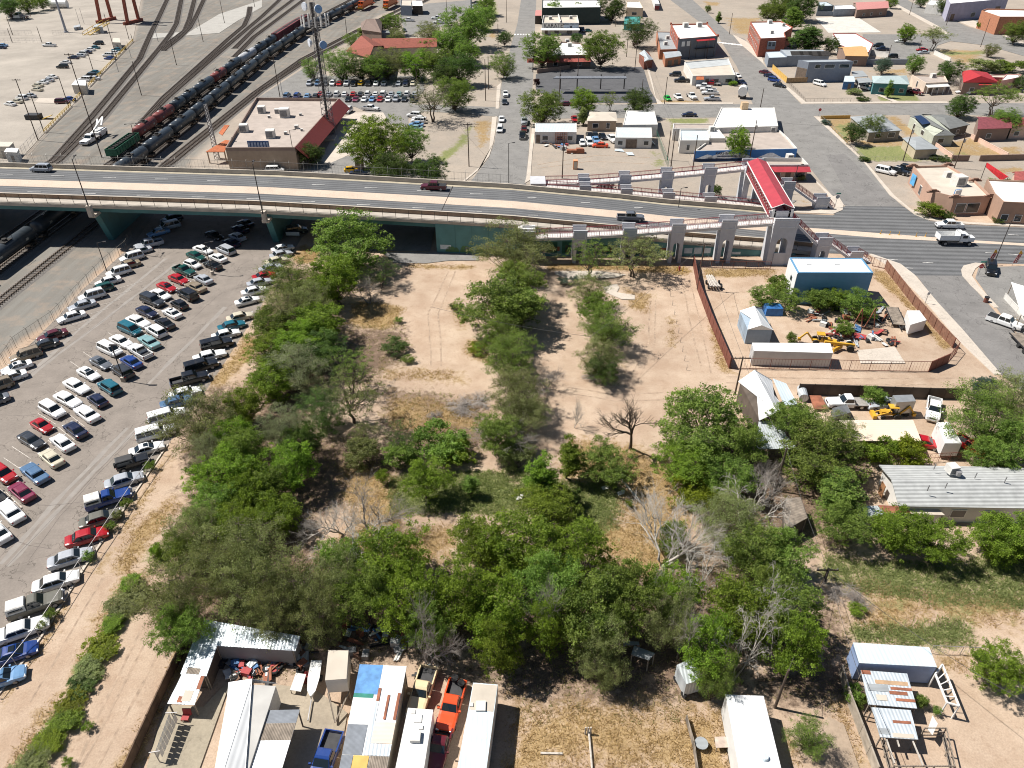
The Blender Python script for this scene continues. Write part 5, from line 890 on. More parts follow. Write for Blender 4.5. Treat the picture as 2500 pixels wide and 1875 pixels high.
def patch(x0,x1,z0,z1,m,top= None):
 n=10;pts=[(x0+(x1-x0)*i/n) for i in range(n+1)]
 pr=[0,.6,.9,1,.93,1,.97,.75,.9,.7,.3] if top else [1]*11
 for i in range(n):
  ya,yb=yn(pts[i])-.035,yn(pts[i+1])-.035
  mu.quad((pts[i],ya,z0),(pts[i+1],yb,z0),(pts[i+1],yb,z0+(z1-z0)*pr[i+1]),(pts[i],ya,z0+(z1-z0)*pr[i]),m)
patch(-14.2,-11.2,.35,1.6,0,1);patch(-11.1,-8.2,.35,1.9,0,1);patch(-7.8,-5.6,.35,1.9,0,1);patch(-5,-1,.35,1.5,0,1)
mu2=mu;patch(7,9.5,.8,3.2,3);patch(10.5,12.3,.6,3.4,3);patch(17,22,.6,2.6,3);patch(26,30,.5,2.2,3)
hm_=mu.mk('mural',[HILL,WPT,MBR,MDG],wal)
mu=MB()
for a in ((-15.2,-12.9,.9,1.9),(-9.9,-8.9,.75,1.6),(36.2,37.9,.7,1.9),(38.3,39.9,.6,2.0),(40.2,41.8,.7,1.9),(44.6,46,.5,1.2),(46.4,48.2,.4,.95)):patch(*a[:4],1)
for a in ((8,10,1.2,2.2),(11.2,12.2,1,2.5),(19,21,1,2),(31,33,1.2,2)):patch(*a[:4],2)
mu.mk('mural_blocks',[HILL,WPT,MBR,MDG],wal)
jn=MB()
for x in (-11.9,-8.4,-4.9,-1.4,2,5.5):jn.box((x,yn(x)-.04,(zd(x)-.7)/2),(.07,.03,zd(x)-.7))
jn.mk('wall_joint',TEAL,wal)
ex=MB();ex.bar((-15.3,yn(-15)+3.2,zd(-15)+.045),(-13.6,yn(-15)+20.2,zd(-15)+.045),.12,.02);ex.mk('expansion_joint',STEEL,ov)
dl=MB()
for t in (6.3,16.4):
 for x in range(-320,30,12):dl.box((x,yn(x)+t,zd(x)+.05),(3,.14,.012),rz=math.atan2(yn(x+1)-yn(x),1))
dl.mk('lane_dashes',LINE_W,ov)
def fnc(name,lb,pts,h,step,m,cat='fence',mesh= False,rls_=(1.,),lean=0.,gp= None,pm= None,r=.035):
 0
 P=[Vector(p) for p in pts];o=tg(name,lb,cat,tuple(P[0]),gp)
 rl=MB();up=Vector((0,0,h));at=[]
 for a,b in zip(P,P[1:]):
  d=b-a;n=max(1,round(d.length/step));at+=[(a+d*i/n,d) for i in range(n)]
  for k in rls_:rl.bar(a+up*k,b+up*k,r*1.3)
 at.append((P[-1],P[-1]-P[-2]));first= None ;rest=MB()
 for i,(q,d) in enumerate(at):
  if i<100:
   if first is None:
    pb=MB().cyl((0,0,0),(0,0,h),r,5)
    if lean:pb.cyl((0,0,h),(0,lean,h+abs(lean)*.7),r*.8,5)
    first=p=pb.mk('post',m,o,lo= True)
   else:p=first.copy();COL.objects.link(p)
   p.location=q-P[0];p.rotation_euler=(0,0,math.atan2(d.y,d.x))
  else:rest.cyl(q,q+up,r,5)
 if rest.v:tag(rest.mk('posts',m,o),kind='stuff')
 rl.mk('rails',m,o)
 if mesh:
  w_=MB()
  for a,b in zip(P,P[1:]):
   d=b-a;n=max(1,round(d.length/mesh))
   for i in range(n):w_.bar(a+d*(i+.5)/n+Vector((0,0,.05)),a+d*(i+.5)/n+up*.98,.02)
  w_.mk('netting',pm or m,o)
 return o
fnc('railing','tall black railing along the overpass sidewalk',[(x,yn(x)+.12,zd(x)+.1) for x in BX if -200<x<=8],1.9,2.75,STEEL,'railing',rls_=(1,.1,.55),lean=.0,r=.045)
fnc('railing','black railing behind the near ramp piers',[(x,yn(x)+.12,zd(x)+.1) for x in BX if 8<=x<=60],1.5,2.75,STEEL,'railing',rls_=(1,.1),r=.045)
fnc('chain_fence','chain fence with bent posts along the far edge of the overpass',[(x,yn(x)+21.75,zd(x)+.3) for x in BX if -200<x<=4],2.6,3.2,mat('galvanised_steel',(.3,.29,.27),.5,.4),'fence',rls_=(1,.4),lean=.5,mesh=.8)
def deckveh(kind,colr,r,x,y,deg,lb):
 z=7
 for i in range(6):z=zd(g(r,x,y,z+.75).x)
 return veh(kind,colr,r,x,y,deg,lb,'traffic on the overpass',z=z+.02)
deckveh('cover','maroon',12,1515,1572,177,'maroon pickup driving on the overpass')
deckveh('suv','silver',11,345,1418,177,'silver hatchback driving on the overpass at the far left')
deckveh('crew','grey',23,1035,240,-3,'grey pickup driving down the overpass ramp')
PALE=mat('pale_grey_stucco',(.50,.50,.52),.85,var=.08,scale=.8,stain=.12,sc_=(.36,.36,.38))
DECKC=mat('white_walk_concrete',(.6,.57,.54),.85,var=.1)
REDM=mat('red_steel_paint',(.26,.035,.045),.5,var=.12,scale=2)
REDR=mat('red_metal_roof',(.42,.05,.065),.45,var=.12,scale=.6,stain=.25,sc_=(.5,.11,.11),wave=('Y',1.2),wc=.12,bump=.3)
PICK=mat('pale_railing_pickets',(.62,.50,.50),.6)
WT_=mat('white_trim',(.74,.73,.70),.6,var=.06)
RY0,RY1=139.4,142.1
def rlg(parent,a,b,h=1.05,m=REDM,pk=PICK,step=2.4):
 a,b=Vector(a),Vector(b);u=Vector((0,0,h));d=b-a;o=MB()
 n=max(1,round(d.length/step))
 for i in range(n+1):o.bar(a+d*i/n,a+d*i/n+u,.07)
 o.bar(a+u,b+u,.08);o.bar(a+u*.12,b+u*.12,.06);o.bar(a+u*.86,b+u*.86,.05)
 r_=o.mk('railing',m,parent)
 q=MB();k=int(d.length/.33)
 for i in range(k):q.bar(a+d*(i+.5)/k+u*.14,a+d*(i+.5)/k+u*.84,.055)
 q.mk('pickets',pk,r_)
def apr(parent,x0,x1,y0,y1,zf,par=1.0,arch= True,name='pier'):
 0
 m=MB();w_=x1-x0;lw=w_*.27;xa,xb=x0+lw,x1-lw;zc=zf-.9;ha=min(zc-.5,zc*.62);rr=(xb-xa)/2
 if arch and zc>1.4:
  for (a,b) in ((x0,xa),(xb,x1)):m.box(((a+b)/2,(y0+y1)/2,ha/2),(b-a,y1-y0,ha))
  n=8;rings=[]
  for i in range(n+1):
   t=math.pi*(1-i/n);px_,pz=(xa+xb)/2+rr*math.cos(t),ha+min(rr,zc-ha-.1)*math.sin(t)
   rings.append([(px_,y0,pz),(px_,y1,pz),(px_,y1,zc),(px_,y0,zc)])
  m.loft(rings)
  for (a,b) in ((x0,xa),(xb,x1)):m.box(((a+b)/2,(y0+y1)/2,(ha+zc)/2),(b-a,y1-y0,zc-ha))
 else:m.box(((x0+x1)/2,(y0+y1)/2,zc/2),(w_,y1-y0,zc))
 p=m.mk(name,PALE,parent)
 c=MB();c.box(((x0+x1)/2,(y0+y1)/2,zc+.45),(w_+.12,y1-y0+.1,.9))
 for y in (y0-.06,y1+.06):c.box(((x0+x1)/2,y,zc+.9+(par+.9)/2-.45),(w_+.12,.22,par+.9))
 c.mk('parapet_block',PALE,p)
 t=MB()
 for y in (y0-.06,y1+.06):t.box(((x0+x1)/2,y,zf+par+.04),(w_+.2,.3,.09))
 t.mk('coping',WT_,p)
 e=MB();yy=y0-.19;e.box(((x0+x1)/2+.25,yy,zf-.42),(w_*.62,.05,.09));e.box((x1-.28,yy,zf+.1),(.09,.05,1.1));e.mk('panel_trim',WT_,p)
 return p
def ramp(name,lb,floors,y0,y1,piers,parent= None):
 o=tg(name,lb,'ramp',(floors[0][0],y0,0));zf= lambda x:ip(x,floors)
 d=MB().loft([[(x,y0,z-.55),(x,y1,z-.55),(x,y1,z),(x,y0,z)] for x,z in floors]);d.mk('deck',DECKC,o)
 ps=[(floors[0][0],floors[0][0])]+piers+[(floors[-1][0],floors[-1][0])]
 for (a0,a1),(b0,b1) in zip(ps,ps[1:]):
  for y in (y0+.06,y1-.06):rlg(o,(a1+.05,y,zf(a1)),(b0-.05,y,zf(b0)))
 for a,b in piers:apr(o,a,b,y0,y1,zf((a+b)/2))
 return o
nr=ramp('pedestrian_ramp','near pedestrian ramp on arched grey piers climbing to the red roofed bridge',[(4.6,5.5),(14,5.85),(24,6.4),(33.7,7.25),(43.7,8.1),(52.4,8.75)],RY0,RY1,[(12.5,15.2),(22.6,25.2),(32.3,35),(42.2,45.2)])
apr(nr,2.2,4.6,RY0,RY1,5.6)
MB().box((3,142.4,6.3),(3.6,2.2,.9)).mk('landing',DECKC,nr)
fr=ramp('pedestrian_ramp','far pedestrian ramp on grey piers behind the overpass',[(8,4.9),(18,5.1),(28,5.85),(37.5,6.7),(48,7.7),(57,8.7)],172,174.8,[(16,18.6),(25.8,28.4),(35.8,38.5),(45.8,48.6)])
MB().box((6.2,172.4,2.9),(3.6,5.2,5.9)).mk('landing',PALE,fr)
lr_=ramp('pedestrian_ramp','lower flight of the far ramp with red railing and white pedestals',[(8,5.3),(25,4.1),(45,2.1),(60,.5)],168.2,170.6,[(16,18.6),(25.8,28.4),(35.8,38.5),(45.8,48.6)])
fb=tg('covered_footbridge','covered footbridge with a red gable roof crossing the main road','footbridge',(56,156,0))
def fx(y): return (y-143)*(2.25/27.)
def fquad(xa,za,xb,zb_,ya,yb): return ((xa+fx(ya),ya,za),(xa+fx(yb),yb,za),(xb+fx(yb),yb,zb_),(xb+fx(ya),ya,zb_))
ya,yb=142.6,170.8;X0,X1=53.0,57.0
rf=MB();rf.slab(*[tuple(p) for p in fquad(X0-.25,10.75,55,11.65,ya,yb)],.1);rf.slab(*[tuple(p) for p in fquad(X1+.25,10.75,55,11.65,ya,yb)],.1);rf.mk('roof',REDR,fb)
tr=MB()
for xa_ in (X0-.3,X1+.3):tr.bar((xa_+fx(ya),ya-.05,10.72),(xa_+fx(yb),yb,10.72),.16)
tr.bar((X0-.3+fx(ya),ya-.07,10.74),(55+fx(ya),ya-.07,11.64),.12);tr.bar((X1+.3+fx(ya),ya-.07,10.74),(55+fx(ya),ya-.07,11.64),.12);tr.mk('fascia',WT_,fb)
MB().loft([[(X0+.1+fx(y),y,7.95),(X1-.1+fx(y),y,7.95),(X1-.1+fx(y),y,8.4),(X0+.1+fx(y),y,8.4)] for y in (ya+.3,yb)]).mk('floor',DECKC,fb)
for xs0 in (X0+.02,X1-.02):
 m=MB();n=18
 m.add(fquad(xs0,8.0,xs0+.01,8.95,ya+.2,yb),[(0,1,2,3)]);sp=m.mk('side_panel',REDM,fb)
 l=MB();l.bar((xs0-.03+fx(ya),ya+.2,7.98),(xs0-.03+fx(yb),yb,7.98),.16);l.mk('edge_beam',WT_,sp)
 k=MB()
 for i in range(n):
  y0_,y1_=ya+.2+(yb-ya-.2)*i/n,ya+.2+(yb-ya-.2)*(i+1)/n
  k.bar((xs0+fx(y0_),y0_,8.95),(xs0+fx(y1_),y1_,10.7),.09);k.bar((xs0+fx(y1_),y1_,8.95),(xs0+fx(y0_),y0_,10.7),.09);k.bar((xs0+fx(y0_),y0_,8.9),(xs0+fx(y0_),y0_,10.75),.1)
  for q in (.25,.5,.75):k.bar((xs0+fx(y0_),y0_+(y1_-y0_)*q,8.95),(xs0+fx(y1_),y0_+(y1_-y0_)*q,10.7),.04)
 k.mk('lattice',REDM,sp)
tw=tg('bridge_tower','grey arched tower carrying the near end of the red roofed footbridge','tower',(55,140,0))
apr(tw,52.4,57.2,138.6,142.5,8.75,1.0)
MB().box((54.8,140.5,8.7),(4.7,3.9,.3)).mk('floor',DECKC,tw)
for x in (53.1,56.9):MB().box((x,142.6,9.6),(.5,.5,1.9)).mk('newel',WT_,tw);MB().box((x+(.4 if x<55 else -.4),142.65,9.45),(.4,.4,1.5)).mk('newel',WT_,tw)
MB().box((54.8,138.52,1.4),(2.4,.2,2.8)).mk('sill_wall',PALE,tw)
tf=tg('bridge_tower','grey arched tower carrying the far end of the red roofed footbridge','tower',(58,173,0))
apr(tf,55.2,60.2,170.9,175,8.75,1.0)
def stairs(name,lb,flights,y0,y1,landings):
 o=tg(name,lb,'stairs',(flights[0][0],y0,0))
 for xa_,za,xb_,zb_ in flights:
  n=max(2,int((za-zb_)/.18));st=MB()
  for i in range(n):
   x,z=xa_+(xb_-xa_)*i/n,za+(zb_-za)*(i+1)/n
   st.box((x+(xb_-xa_)/n/2,(y0+y1)/2,z-.12),((xb_-xa_)/n+.02,y1-y0-.2,.24))
  st.mk('steps',DECKC,o)
  for y in (y0+.05,y1-.05):
   MB().bar((xa_,y,za-.3),(xb_,y,zb_-.3),.1,.5).mk('stringer',PALE,o)
   rlg(o,(xa_,y,za),(xb_,y,zb_),1.1,REDM,REDM)
 for a,b,zf in landings:
  if zf>2.2:apr(o,a,b,y0,y1,zf)
  else:apr(o,a,b,y0,y1,zf,arch= False)
 return o
stairs('staircase','long red railed staircase behind the blue shed',[(57.3,8.75,62.6,4.2),(65.3,4.2,70.0,1.2),(72.4,1.2,74.6,0.05)],139.6,142,[(62.6,65.3,4.2),(70.0,72.4,1.2)])
stairs('staircase','red railed staircase at the street corner beyond the main road',[(60.2,8.75,64.0,5.4),(66.6,5.4,72.6,1.6),(75.6,1.6,77.2,.05)],168.6,171,[(64.0,66.6,5.4),(72.6,75.6,1.6)])
RM_=mat('rail_steel',(.16,.12,.09),.45,.5,var=.3)
TIE=mat('old_sleepers',(.085,.068,.055),.95,var=.4,scale=2)
BALL=mat('ballast',(.17,.155,.14),1.,var=.45,scale=5,bump=.6)
_trk=0
def xyl(r,*a,z=0): return [tuple(g(r,x,y,z)[:2]) for x,y in a]
def track(pts,lb):
 global _trk
 o=tg('railway_track',lb,'railway track',(*pts[0],0),'tracks of the rail yard');_trk+=1;o['kind']='structure'
 P=[Vector((*p,0)) for p in pts];zb=.05+.006*_trk
 def side(i):
  d=(P[min(i+1,len(P)-1)]-P[max(i-1,0)]).normalized(); return Vector((-d.y,d.x,0))
 b=MB().loft([[P[i]-side(i)*1.9,P[i]+side(i)*1.9,P[i]+side(i)*1.35+V(0,0,zb+.1),P[i]-side(i)*1.35+V(0,0,zb+.1)] for i in range(len(P))]);b.mk('ballast',BALL,o)
 t=MB()
 for a,c in zip(P,P[1:]):
  d=c-a;st=.75;n=int(d.length/st);an=math.atan2(d.y,d.x)
  for k in range(n):t.box(a+d*(k+.5)/n+V(0,0,zb+.14),(.3,2.5,.1),rz=an)
 t.mk('sleepers',TIE,o)
 for s in (-.75,.75):
  MB().loft([[P[i]+side(i)*(s-.06)+V(0,0,zb+.19),P[i]+side(i)*(s+.06)+V(0,0,zb+.19),P[i]+side(i)*(s+.06)+V(0,0,zb+.34),P[i]+side(i)*(s-.06)+V(0,0,zb+.34)] for i in range(len(P))]).mk('rail',RM_,o)
 return o
track([(-97.5,-60),(-96.9,122.8),(-95.8,150),(-95.4,200),(-92.7,277),(-88.5,333),(-76.5,398),(-55,500)],'track nearest the flat roofed building')
track([(-95.4,190),(-94,203),(-91.5,280),(-86,330),(-72.5,396),(-51,497)],'track branching off beside the depot parking')
track([(-105,-60),(-104.2,140),(-101.8,196),(-101.2,232),(-102.3,325),(-99.5,393),(-88,468),(-83,498)],'track under the long black tank train')
track([(-113,-60),(-112.3,140),(-110.8,205),(-110.4,240),(-109.8,312),(-106.5,396),(-102,456),(-97,500)],'track under the mixed freight train')
track([(-134,160)]+xyl(11,(450,1360),(760,1010),(1000,720),(1180,500),(1270,290),(1340,150),(1410,0)),'leftmost curving track')
track([(-126,160)]+xyl(11,(500,1360),(870,990),(1150,650),(1330,430),(1440,290),(1490,200),(1530,0)),'second curving track from the left')
track(xyl(11,(1330,430),(1470,330),(1560,260),(1600,160),(1640,0)),'third curving track at the top')
track(xyl(11,(1380,430),(1510,330),(1600,240),(1660,130),(1720,0)),'fourth curving track at the top')
track(xyl(11,(1180,1060),(1380,830),(1700,540),(1930,330),(2060,220),(2100,130),(2110,60)),'track bending up beside the service road')
track(xyl(11,(1230,1010),(1400,840),(1800,490),(2212,140))+[(-150,600)],'straight track left of the mixed freight')
track(xyl(12,(-160,410),(0,250),(330,0))+[(-136,620)],'upper yard track, left')
track(xyl(12,(-160,480),(0,315),(420,0))+[(-128,620)],'upper yard track, right')
TANKB=mat('black_tank_paint',(.035,.045,.055),.42,var=.3,scale=.6,stain=.3,sc_=(.09,.085,.08))
TANKR=mat('rusty_tank_paint',(.19,.045,.038),.6,var=.3,scale=.6,stain=.4,sc_=(.1,.05,.04))
TANKW=mat('pale_tank_paint',(.45,.46,.48),.5,var=.2)
BOXR=mat('boxcar_red',(.16,.035,.04),.7,var=.25,scale=.5,stain=.3)
HOPG=mat('gondola_green',(.02,.13,.07),.6,var=.25,scale=.5)
LOCO=mat('locomotive_orange',(.55,.12,.02),.45,var=.15)
UNDER=mat('bogie_black',(.02,.018,.016),.8)
def bgs(o,L_,kids_= True):
 for s in (-1,1):
  x=s*(L_/2-2.1);b=MB();b.box((x,0,.75),(2.3,2.0,.35))
  t=b.mk('bogie',UNDER,o,lo= True)
  for dx in (-.85,.85):MB().cyl((x+dx,-.85,.62),(x+dx,.85,.62),.44,10).mk('wheelset',RM_,t,lo= True)
 MB().box((0,0,1.0),(L_,.5,.3)).mk('underframe',UNDER,o,lo= True)
def tank(L_,m):
 o=tg('tank_car',None,None);b=MB();r=1.5;zc=2.75;l=L_/2-.6
 rg=[]
 for x,k in ((-l,.35),(-l+.1,.7),(-l+.35,.93),(-l+.8,1),(l-.8,1),(l-.35,.93),(l-.1,.7),(l,.35)):
  rg.append([(x,r*k*math.cos(2*math.pi*i/16),zc+r*k*math.sin(2*math.pi*i/16)) for i in range(16)])
 b.loft(rg[::-1] if False else rg).mk('tank',m,o,smooth= True,lo= True)
 d=MB();d.cyl((0,0,zc+1.3),(0,0,zc+1.95),.5,12);d.box((0,0,zc+1.5),(2.6,1.7,.08));d.mk('dome',UNDER,o,lo= True)
 w_=MB()
 for s in (-1,1):
  for a in ((-1.3,s*.85),(1.3,s*.85)):w_.cyl((a[0],a[1],zc+1.3),(a[0],a[1],zc+2.2),.03,4)
  w_.bar((-1.3,s*.85,zc+2.2),(1.3,s*.85,zc+2.2),.05)
 w_.mk('platform_rail',UNDER,o,lo= True)
 MB().box((-l*.5,0,zc+1.49),(.7,.5,.04)).mk('roof_mark',WT_,o,lo= True)
 for s in (-1,1):MB().box((s*l*.55,-1.47,zc-.1),(.9,.05,.5),tilt=Matrix.Rotation(.05,3,'X')).mk('stencil_plate',mat('stencil_grey',(.3,.3,.26),.7),o,lo= True)
 bgs(o,L_); return o
tk=tank(17.6,TANKB);tks=tank(13.4,TANKB)
def gond():
 o=tg('gondola_car',None,None);b=MB();L_=15.5
 for s in (-1,1):
  b.box((0,s*1.45,2.15),(L_,.1,1.9));b.box((s*(L_/2-.05),0,2.15),(.1,2.8,1.9))
  for i in range(9):b.box((-L_/2+.9+i*1.7,s*1.55,2.15),(.15,.12,1.9))
 b.box((0,0,1.3),(L_,2.8,.15));b.mk('body',HOPG,o,lo= True)
 for i in range(11):
  a=MB();k=10
  for q in range(k):
   t0,t1=2*math.pi*q/k,2*math.pi*(q+1)/k;x=-6.6+i*1.3;a.cyl((x+.5*math.cos(t0),.75*math.sin(t0),3.05),(x+.5*math.cos(t1),.75*math.sin(t1),3.05),.12,5)
  a.mk('steel_coil',UNDER,o,lo= True)
 bgs(o,L_); return o
def boxcar(L_=17,m=BOXR):
 o=tg('box_car',None,None);b=MB();b.box((0,0,2.75),(L_,2.9,3.1))
 b.mk('body',m,o,lo= True);rb=MB()
 for i in range(19):rb.box((-L_/2+.4+i*(L_-.8)/18,0,2.75),(.12,3.04,3.0))
 rb.mk('side_rib',mat('boxcar_rib',(.22,.06,.06),.7,var=.2),o,lo= True)
 MB().box((0,0,4.34),(L_-.2,1.2,.1)).mk('roof_walk',UNDER,o,lo= True)
 MB().box((0,-1.56,2.6),(2.6,.06,2.7)).mk('door',mat('boxcar_door',(.13,.03,.035),.7),o,lo= True)
 bgs(o,L_); return o
def loco():
 o=tg('locomotive',None,None);L_=21
 b=MB();b.box((-.8,0,2.9),(17,2.2,2.5));b.box((9.2,0,2.1),(2.0,2.7,1.4));b.box((0,0,1.35),(L_,3,.35));b.mk('body',LOCO,o,lo= True)
 c=MB().box((7.4,0,3.1),(2.6,2.9,2.7)).mk('cab',LOCO,o,lo= True)
 for s in (-1,1):MB().box((8.72,s*.7,3.75),(.06,1.,.7)).mk('cab_window',GLASS,c,lo= True)
 MB().box((-.8,0,4.25),(16.5,2.0,.25)).mk('roof',UNDER,o,lo= True)
 for s in (-1,1):MB().cyl((10.2,s*.35,2.4),(10.26,s*.35,2.4),.18,8).mk('headlight',LAMP,o,lo= True)
 MB().box((10.45,0,1.3),(.2,2.9,.6)).mk('snow_plough',mat('plough_yellow',(.5,.3,.03),.6),o,lo= True)
 for i in range(3):MB().cyl((-6+i*2.2,0,4.35),(-6+i*2.2,0,4.5),.8,12).mk('roof_fan',UNDER,o,lo= True)
 bgs(o,L_); return o
gd,bxc,lc=gond(),boxcar(),loco()
def along(pts,s):
 for a,b in zip(pts,pts[1:]):
  a,b=Vector(a),Vector(b);d=(b-a).length
  if s<=d: return a+(b-a)*s/d,math.atan2((b-a).y,(b-a).x)
  s-=d
 return Vector(pts[-1]),0
TL=[(-104.6,100),(-104.2,140),(-101.8,196),(-101.2,232),(-102.3,325),(-99.5,393),(-88,468),(-83,498),(-78,540)]
n=0
for i in range(24):
 p,a=along(TL,22.4+i*18.15)
 if p.y>505: break
 nm='black tank car under the overpass edge at the left' if i==0 else 'black tank car of the long train, %s from the overpass'%ORD[i]
 dup(tk,(p.x,p.y,.3),a,nm,'black tank cars of the long train',cat='tank car')
TM=[(-111.6,188),(-110.8,205),(-110.4,240),(-109.8,312),(-106.5,396),(-102,456),(-97,500),(-92,540)]
s=15.0
for src,L_,sw,lab,ct in ((gd,15.5,None,'green gondola car loaded with dark steel coils','gondola car'),(tks,13.4,{'black_tank_paint':TANKR},'red tank car behind the green gondola','tank car'),(tks,13.4,{'black_tank_paint':TANKR},'rusty red tank car second behind the gondola','tank car'),(tks,9,{'black_tank_paint':TANKB},'black tank car after the rusty red ones','tank car'),(tks,9.5,None,'black tank car in the middle of the mixed freight','tank car'),(tk,17.6,None,'long black tank car before the rust brown one in the mixed freight','tank car'),(tks,13.4,{'black_tank_paint':TANKR},'rust brown tank car beside the bent track','tank car'),(tk,17.6,None,'black tank car before the pale one in the mixed freight','tank car'),(tk,17.6,{'black_tank_paint':TANKW},'pale grey tank car in the mixed freight','tank car'),(tks,13.4,None,'black tank car after the pale grey one','tank car'),(tks,13.4,None,'black tank car before the red box cars','tank car'),(bxc,17,None,'red ribbed box car first after the tank cars','box car'),(bxc,17,None,'red ribbed box car in the middle of the three','box car'),(bxc,17,None,'red ribbed box car last of the three','box car')):
 sc_=(L_/13.4 if src is tks else 1.);p,a=along(TM,s+L_/2);s+=L_+.7
 dup(src,(p.x,p.y,.3),a,lab,'wagons of the mixed freight train',(sc_,1,1),sw,ct)
for x,y,lab in ((930,55,'orange locomotive at the top, left one'),(1140,50,'orange locomotive at the top, right one')):
 P=g(12,x,y,2);dup(lc,(P.x,P.y+7,.3),R(-100),lab,'orange locomotives',cat='locomotive')
for o in (tk,tks,gd,bxc,lc):PR[o.name]=o
gc=tg('gantry_crane','rust red gantry crane straddling the yard track','gantry crane',tuple(g(11,950,200)))
RUSTC=mat('crane_rust_red',(.28,.07,.04),.7,var=.2,scale=1)
A,B,C_,D_=g(11,850,195),g(11,1080,210),g(11,830,130),g(11,1040,150)
for p in (A,B):
 q=p+V(2,9,0)
 for a,t in ((p,p+V(1.5,1,19)),(q,q+V(.5,-1,19))):MB().bar(a,t,1.3).mk('leg',RUSTC,gc)
 MB().bar(p+V(-1,-2,.8),q+V(1,2,.8),1.2,1.4).mk('leg_truck',RUSTC,gc)
for dy in (0,8):MB().bar(A+V(-5,2+dy,20),B+V(6,2+dy,20),1.6,2.2).mk('girder',RUSTC,gc)
MB().box(((A+B)/2+V(3,5,19)),(5,7,3)).mk('trolley',RUSTC,gc)
GREYP=mat('grey_mast_paint',(.26,.28,.33),.5,.3)
def mast(r,xb,yb,xt,yt,rad,lb,m=GREYP):
 b=g(r,xb,yb);h=hgt(b,r,xt,yt);o=tg('high_mast',lb,'mast',tuple(b));MB().cyl(b,b+V(0,0,h),rad,10,rad*.7).mk('pole',m,o);MB().cyl(b,b+V(0,0,.6),rad*1.7,10).mk('base',m,o); return o
mast(11,560,275,470,0,.62,'thick grey high mast beside the gantry crane')
mast(12,1835,130,1825,-40,.5,'blue grey high mast at the top of the depot grove')
LAT=mat('galvanised_lattice',(.35,.34,.34),.5,.5);DISH=mat('dish_white',(.62,.66,.72),.4);BLUED=mat('dish_blue',(.12,.26,.5),.4)
DARKM=mat('dark_mast_steel',(.05,.045,.045),.6,.2)
def ltc(name,lb,b,h,w_,parent= None,w2= None,m=LAT,n=14):
 o=tg(name,lb,'tower',tuple(b)) if parent is None else parent;w2=w2 or w_
 k= lambda t:(w_+(w2-w_)*t)/2
 cn=[(-1,-.58),(1,-.58),(0,1.15)]
 for cx,cy in cn:MB().bar(b+V(cx*k(0),cy*k(0),0),b+V(cx*k(1),cy*k(1),h),.12).mk('leg',m,o)
 br=MB()
 for i in range(n):
  t0,t1=i/n,(i+1)/n
  for j in range(3):
   p,q=cn[j],cn[(j+1)%3]
   br.bar(b+V(p[0]*k(t0),p[1]*k(t0),h*t0),b+V(q[0]*k(t1),q[1]*k(t1),h*t1),.07);br.bar(b+V(q[0]*k(t0),q[1]*k(t0),h*t0),b+V(p[0]*k(t1),p[1]*k(t1),h*t1),.07)
   br.bar(b+V(p[0]*k(t1),p[1]*k(t1),h*t1),b+V(q[0]*k(t1),q[1]*k(t1),h*t1),.06)
 br.mk('bracing',m,o); return o
tb=g(12,650,1150);th_=hgt(tb,12,520,20)
lt=ltc('radio_tower','tall lattice radio tower with blue white dishes and antenna panels',tb,th_,3.6,w2=1.4,m=mat('weathered_lattice',(.2,.195,.2),.6,.4),n=22)
MB().cyl(tb+V(-.3,0,5),tb+V(-.3,0,th_),.38,8).mk('cable_ladder',DARKM,lt)
def dish(z,dx,face):
 c=tb+V(dx,-1.0,z);d=Vector(face).normalized();m_=MB();m_.cyl(c,c+d*.35,1.1,18,1.1);m_.cyl(c-d*.5,c,.4,12,1.08)
 q=m_.mk('dish',DISH,lt);MB().cyl(c+d*.35,c+d*.42,1.04,18).mk('dish_cover',BLUED if dx>0 else DISH,q)
dish(hgt(tb,12,450,50),-1.9,(-.6,-.7,0));dish(hgt(tb,12,525,70),1.6,(.5,-.8,0))
dish(hgt(tb,12,495,355),-1.9,(-.8,-.5,0));dish(hgt(tb,12,572,372),1.6,(.5,-.8,0))
za=hgt(tb,12,520,170)
pf=MB()
for i in range(12):
 t0,t1=2*math.pi*i/12,2*math.pi*(i+1)/12
 for dz in (-1.2,0):pf.bar(tb+V(3.6*math.cos(t0),3.6*math.sin(t0),za+dz),tb+V(3.6*math.cos(t1),3.6*math.sin(t1),za+dz),.1)
 if i%2==0:pf.bar(tb+V(0,0,za-1.2),tb+V(3.6*math.cos(t0),3.6*math.sin(t0),za-1.2),.1)
pf.mk('antenna_platform',LAT,lt)
for i in range(14):
 t=2*math.pi*i/14;c=tb+V(3.8*math.cos(t),3.8*math.sin(t),za);MB().box(c,(.22,.4,2.6),rz=t).mk('antenna_panel',WT_,lt)
for a in (-1.6,-.6,.5):MB().cyl(tb+V(a,0,th_-1),tb+V(a,0,th_+3.5),.05,5).mk('whip_antenna',LAT,lt)
fd=MB();fd.box(tb+V(-1,-2.5,.3),(6,5,.6));fd.mk('footing',CONC,lt)
b2=g(11,1840,1340);ltc('lattice_mast','thin lattice mast in front of the tiled porch',b2,hgt(b2,11,1735,880),1.5,w2=.8,n=16)
YEL=mat('yellow_guard_paint',(.55,.36,.05),.6,var=.2);WOODP=mat('dark_pole_wood',(.085,.06,.045),.9,var=.3,scale=3);HUT=mat('hut_cream',(.55,.5,.42),.8,var=.12)
for i,(a,b,lab) in enumerate((((750,735),(1125,350),'long yellow guard rail beside the rail lot'),((620,870),(690,800),'short yellow guard rail at the hut'),((375,1125),(600,900),'yellow guard rail above the dirt bank'))):
 fnc('guard_rail',lab,[g(11,*a),g(11,*b)],1.1,2.6,YEL,'guard rail',rls_=(1,.55),gp='yellow guard rails',r=.1)
WIRE=mat('thin_wire',(.09,.085,.08),.6)
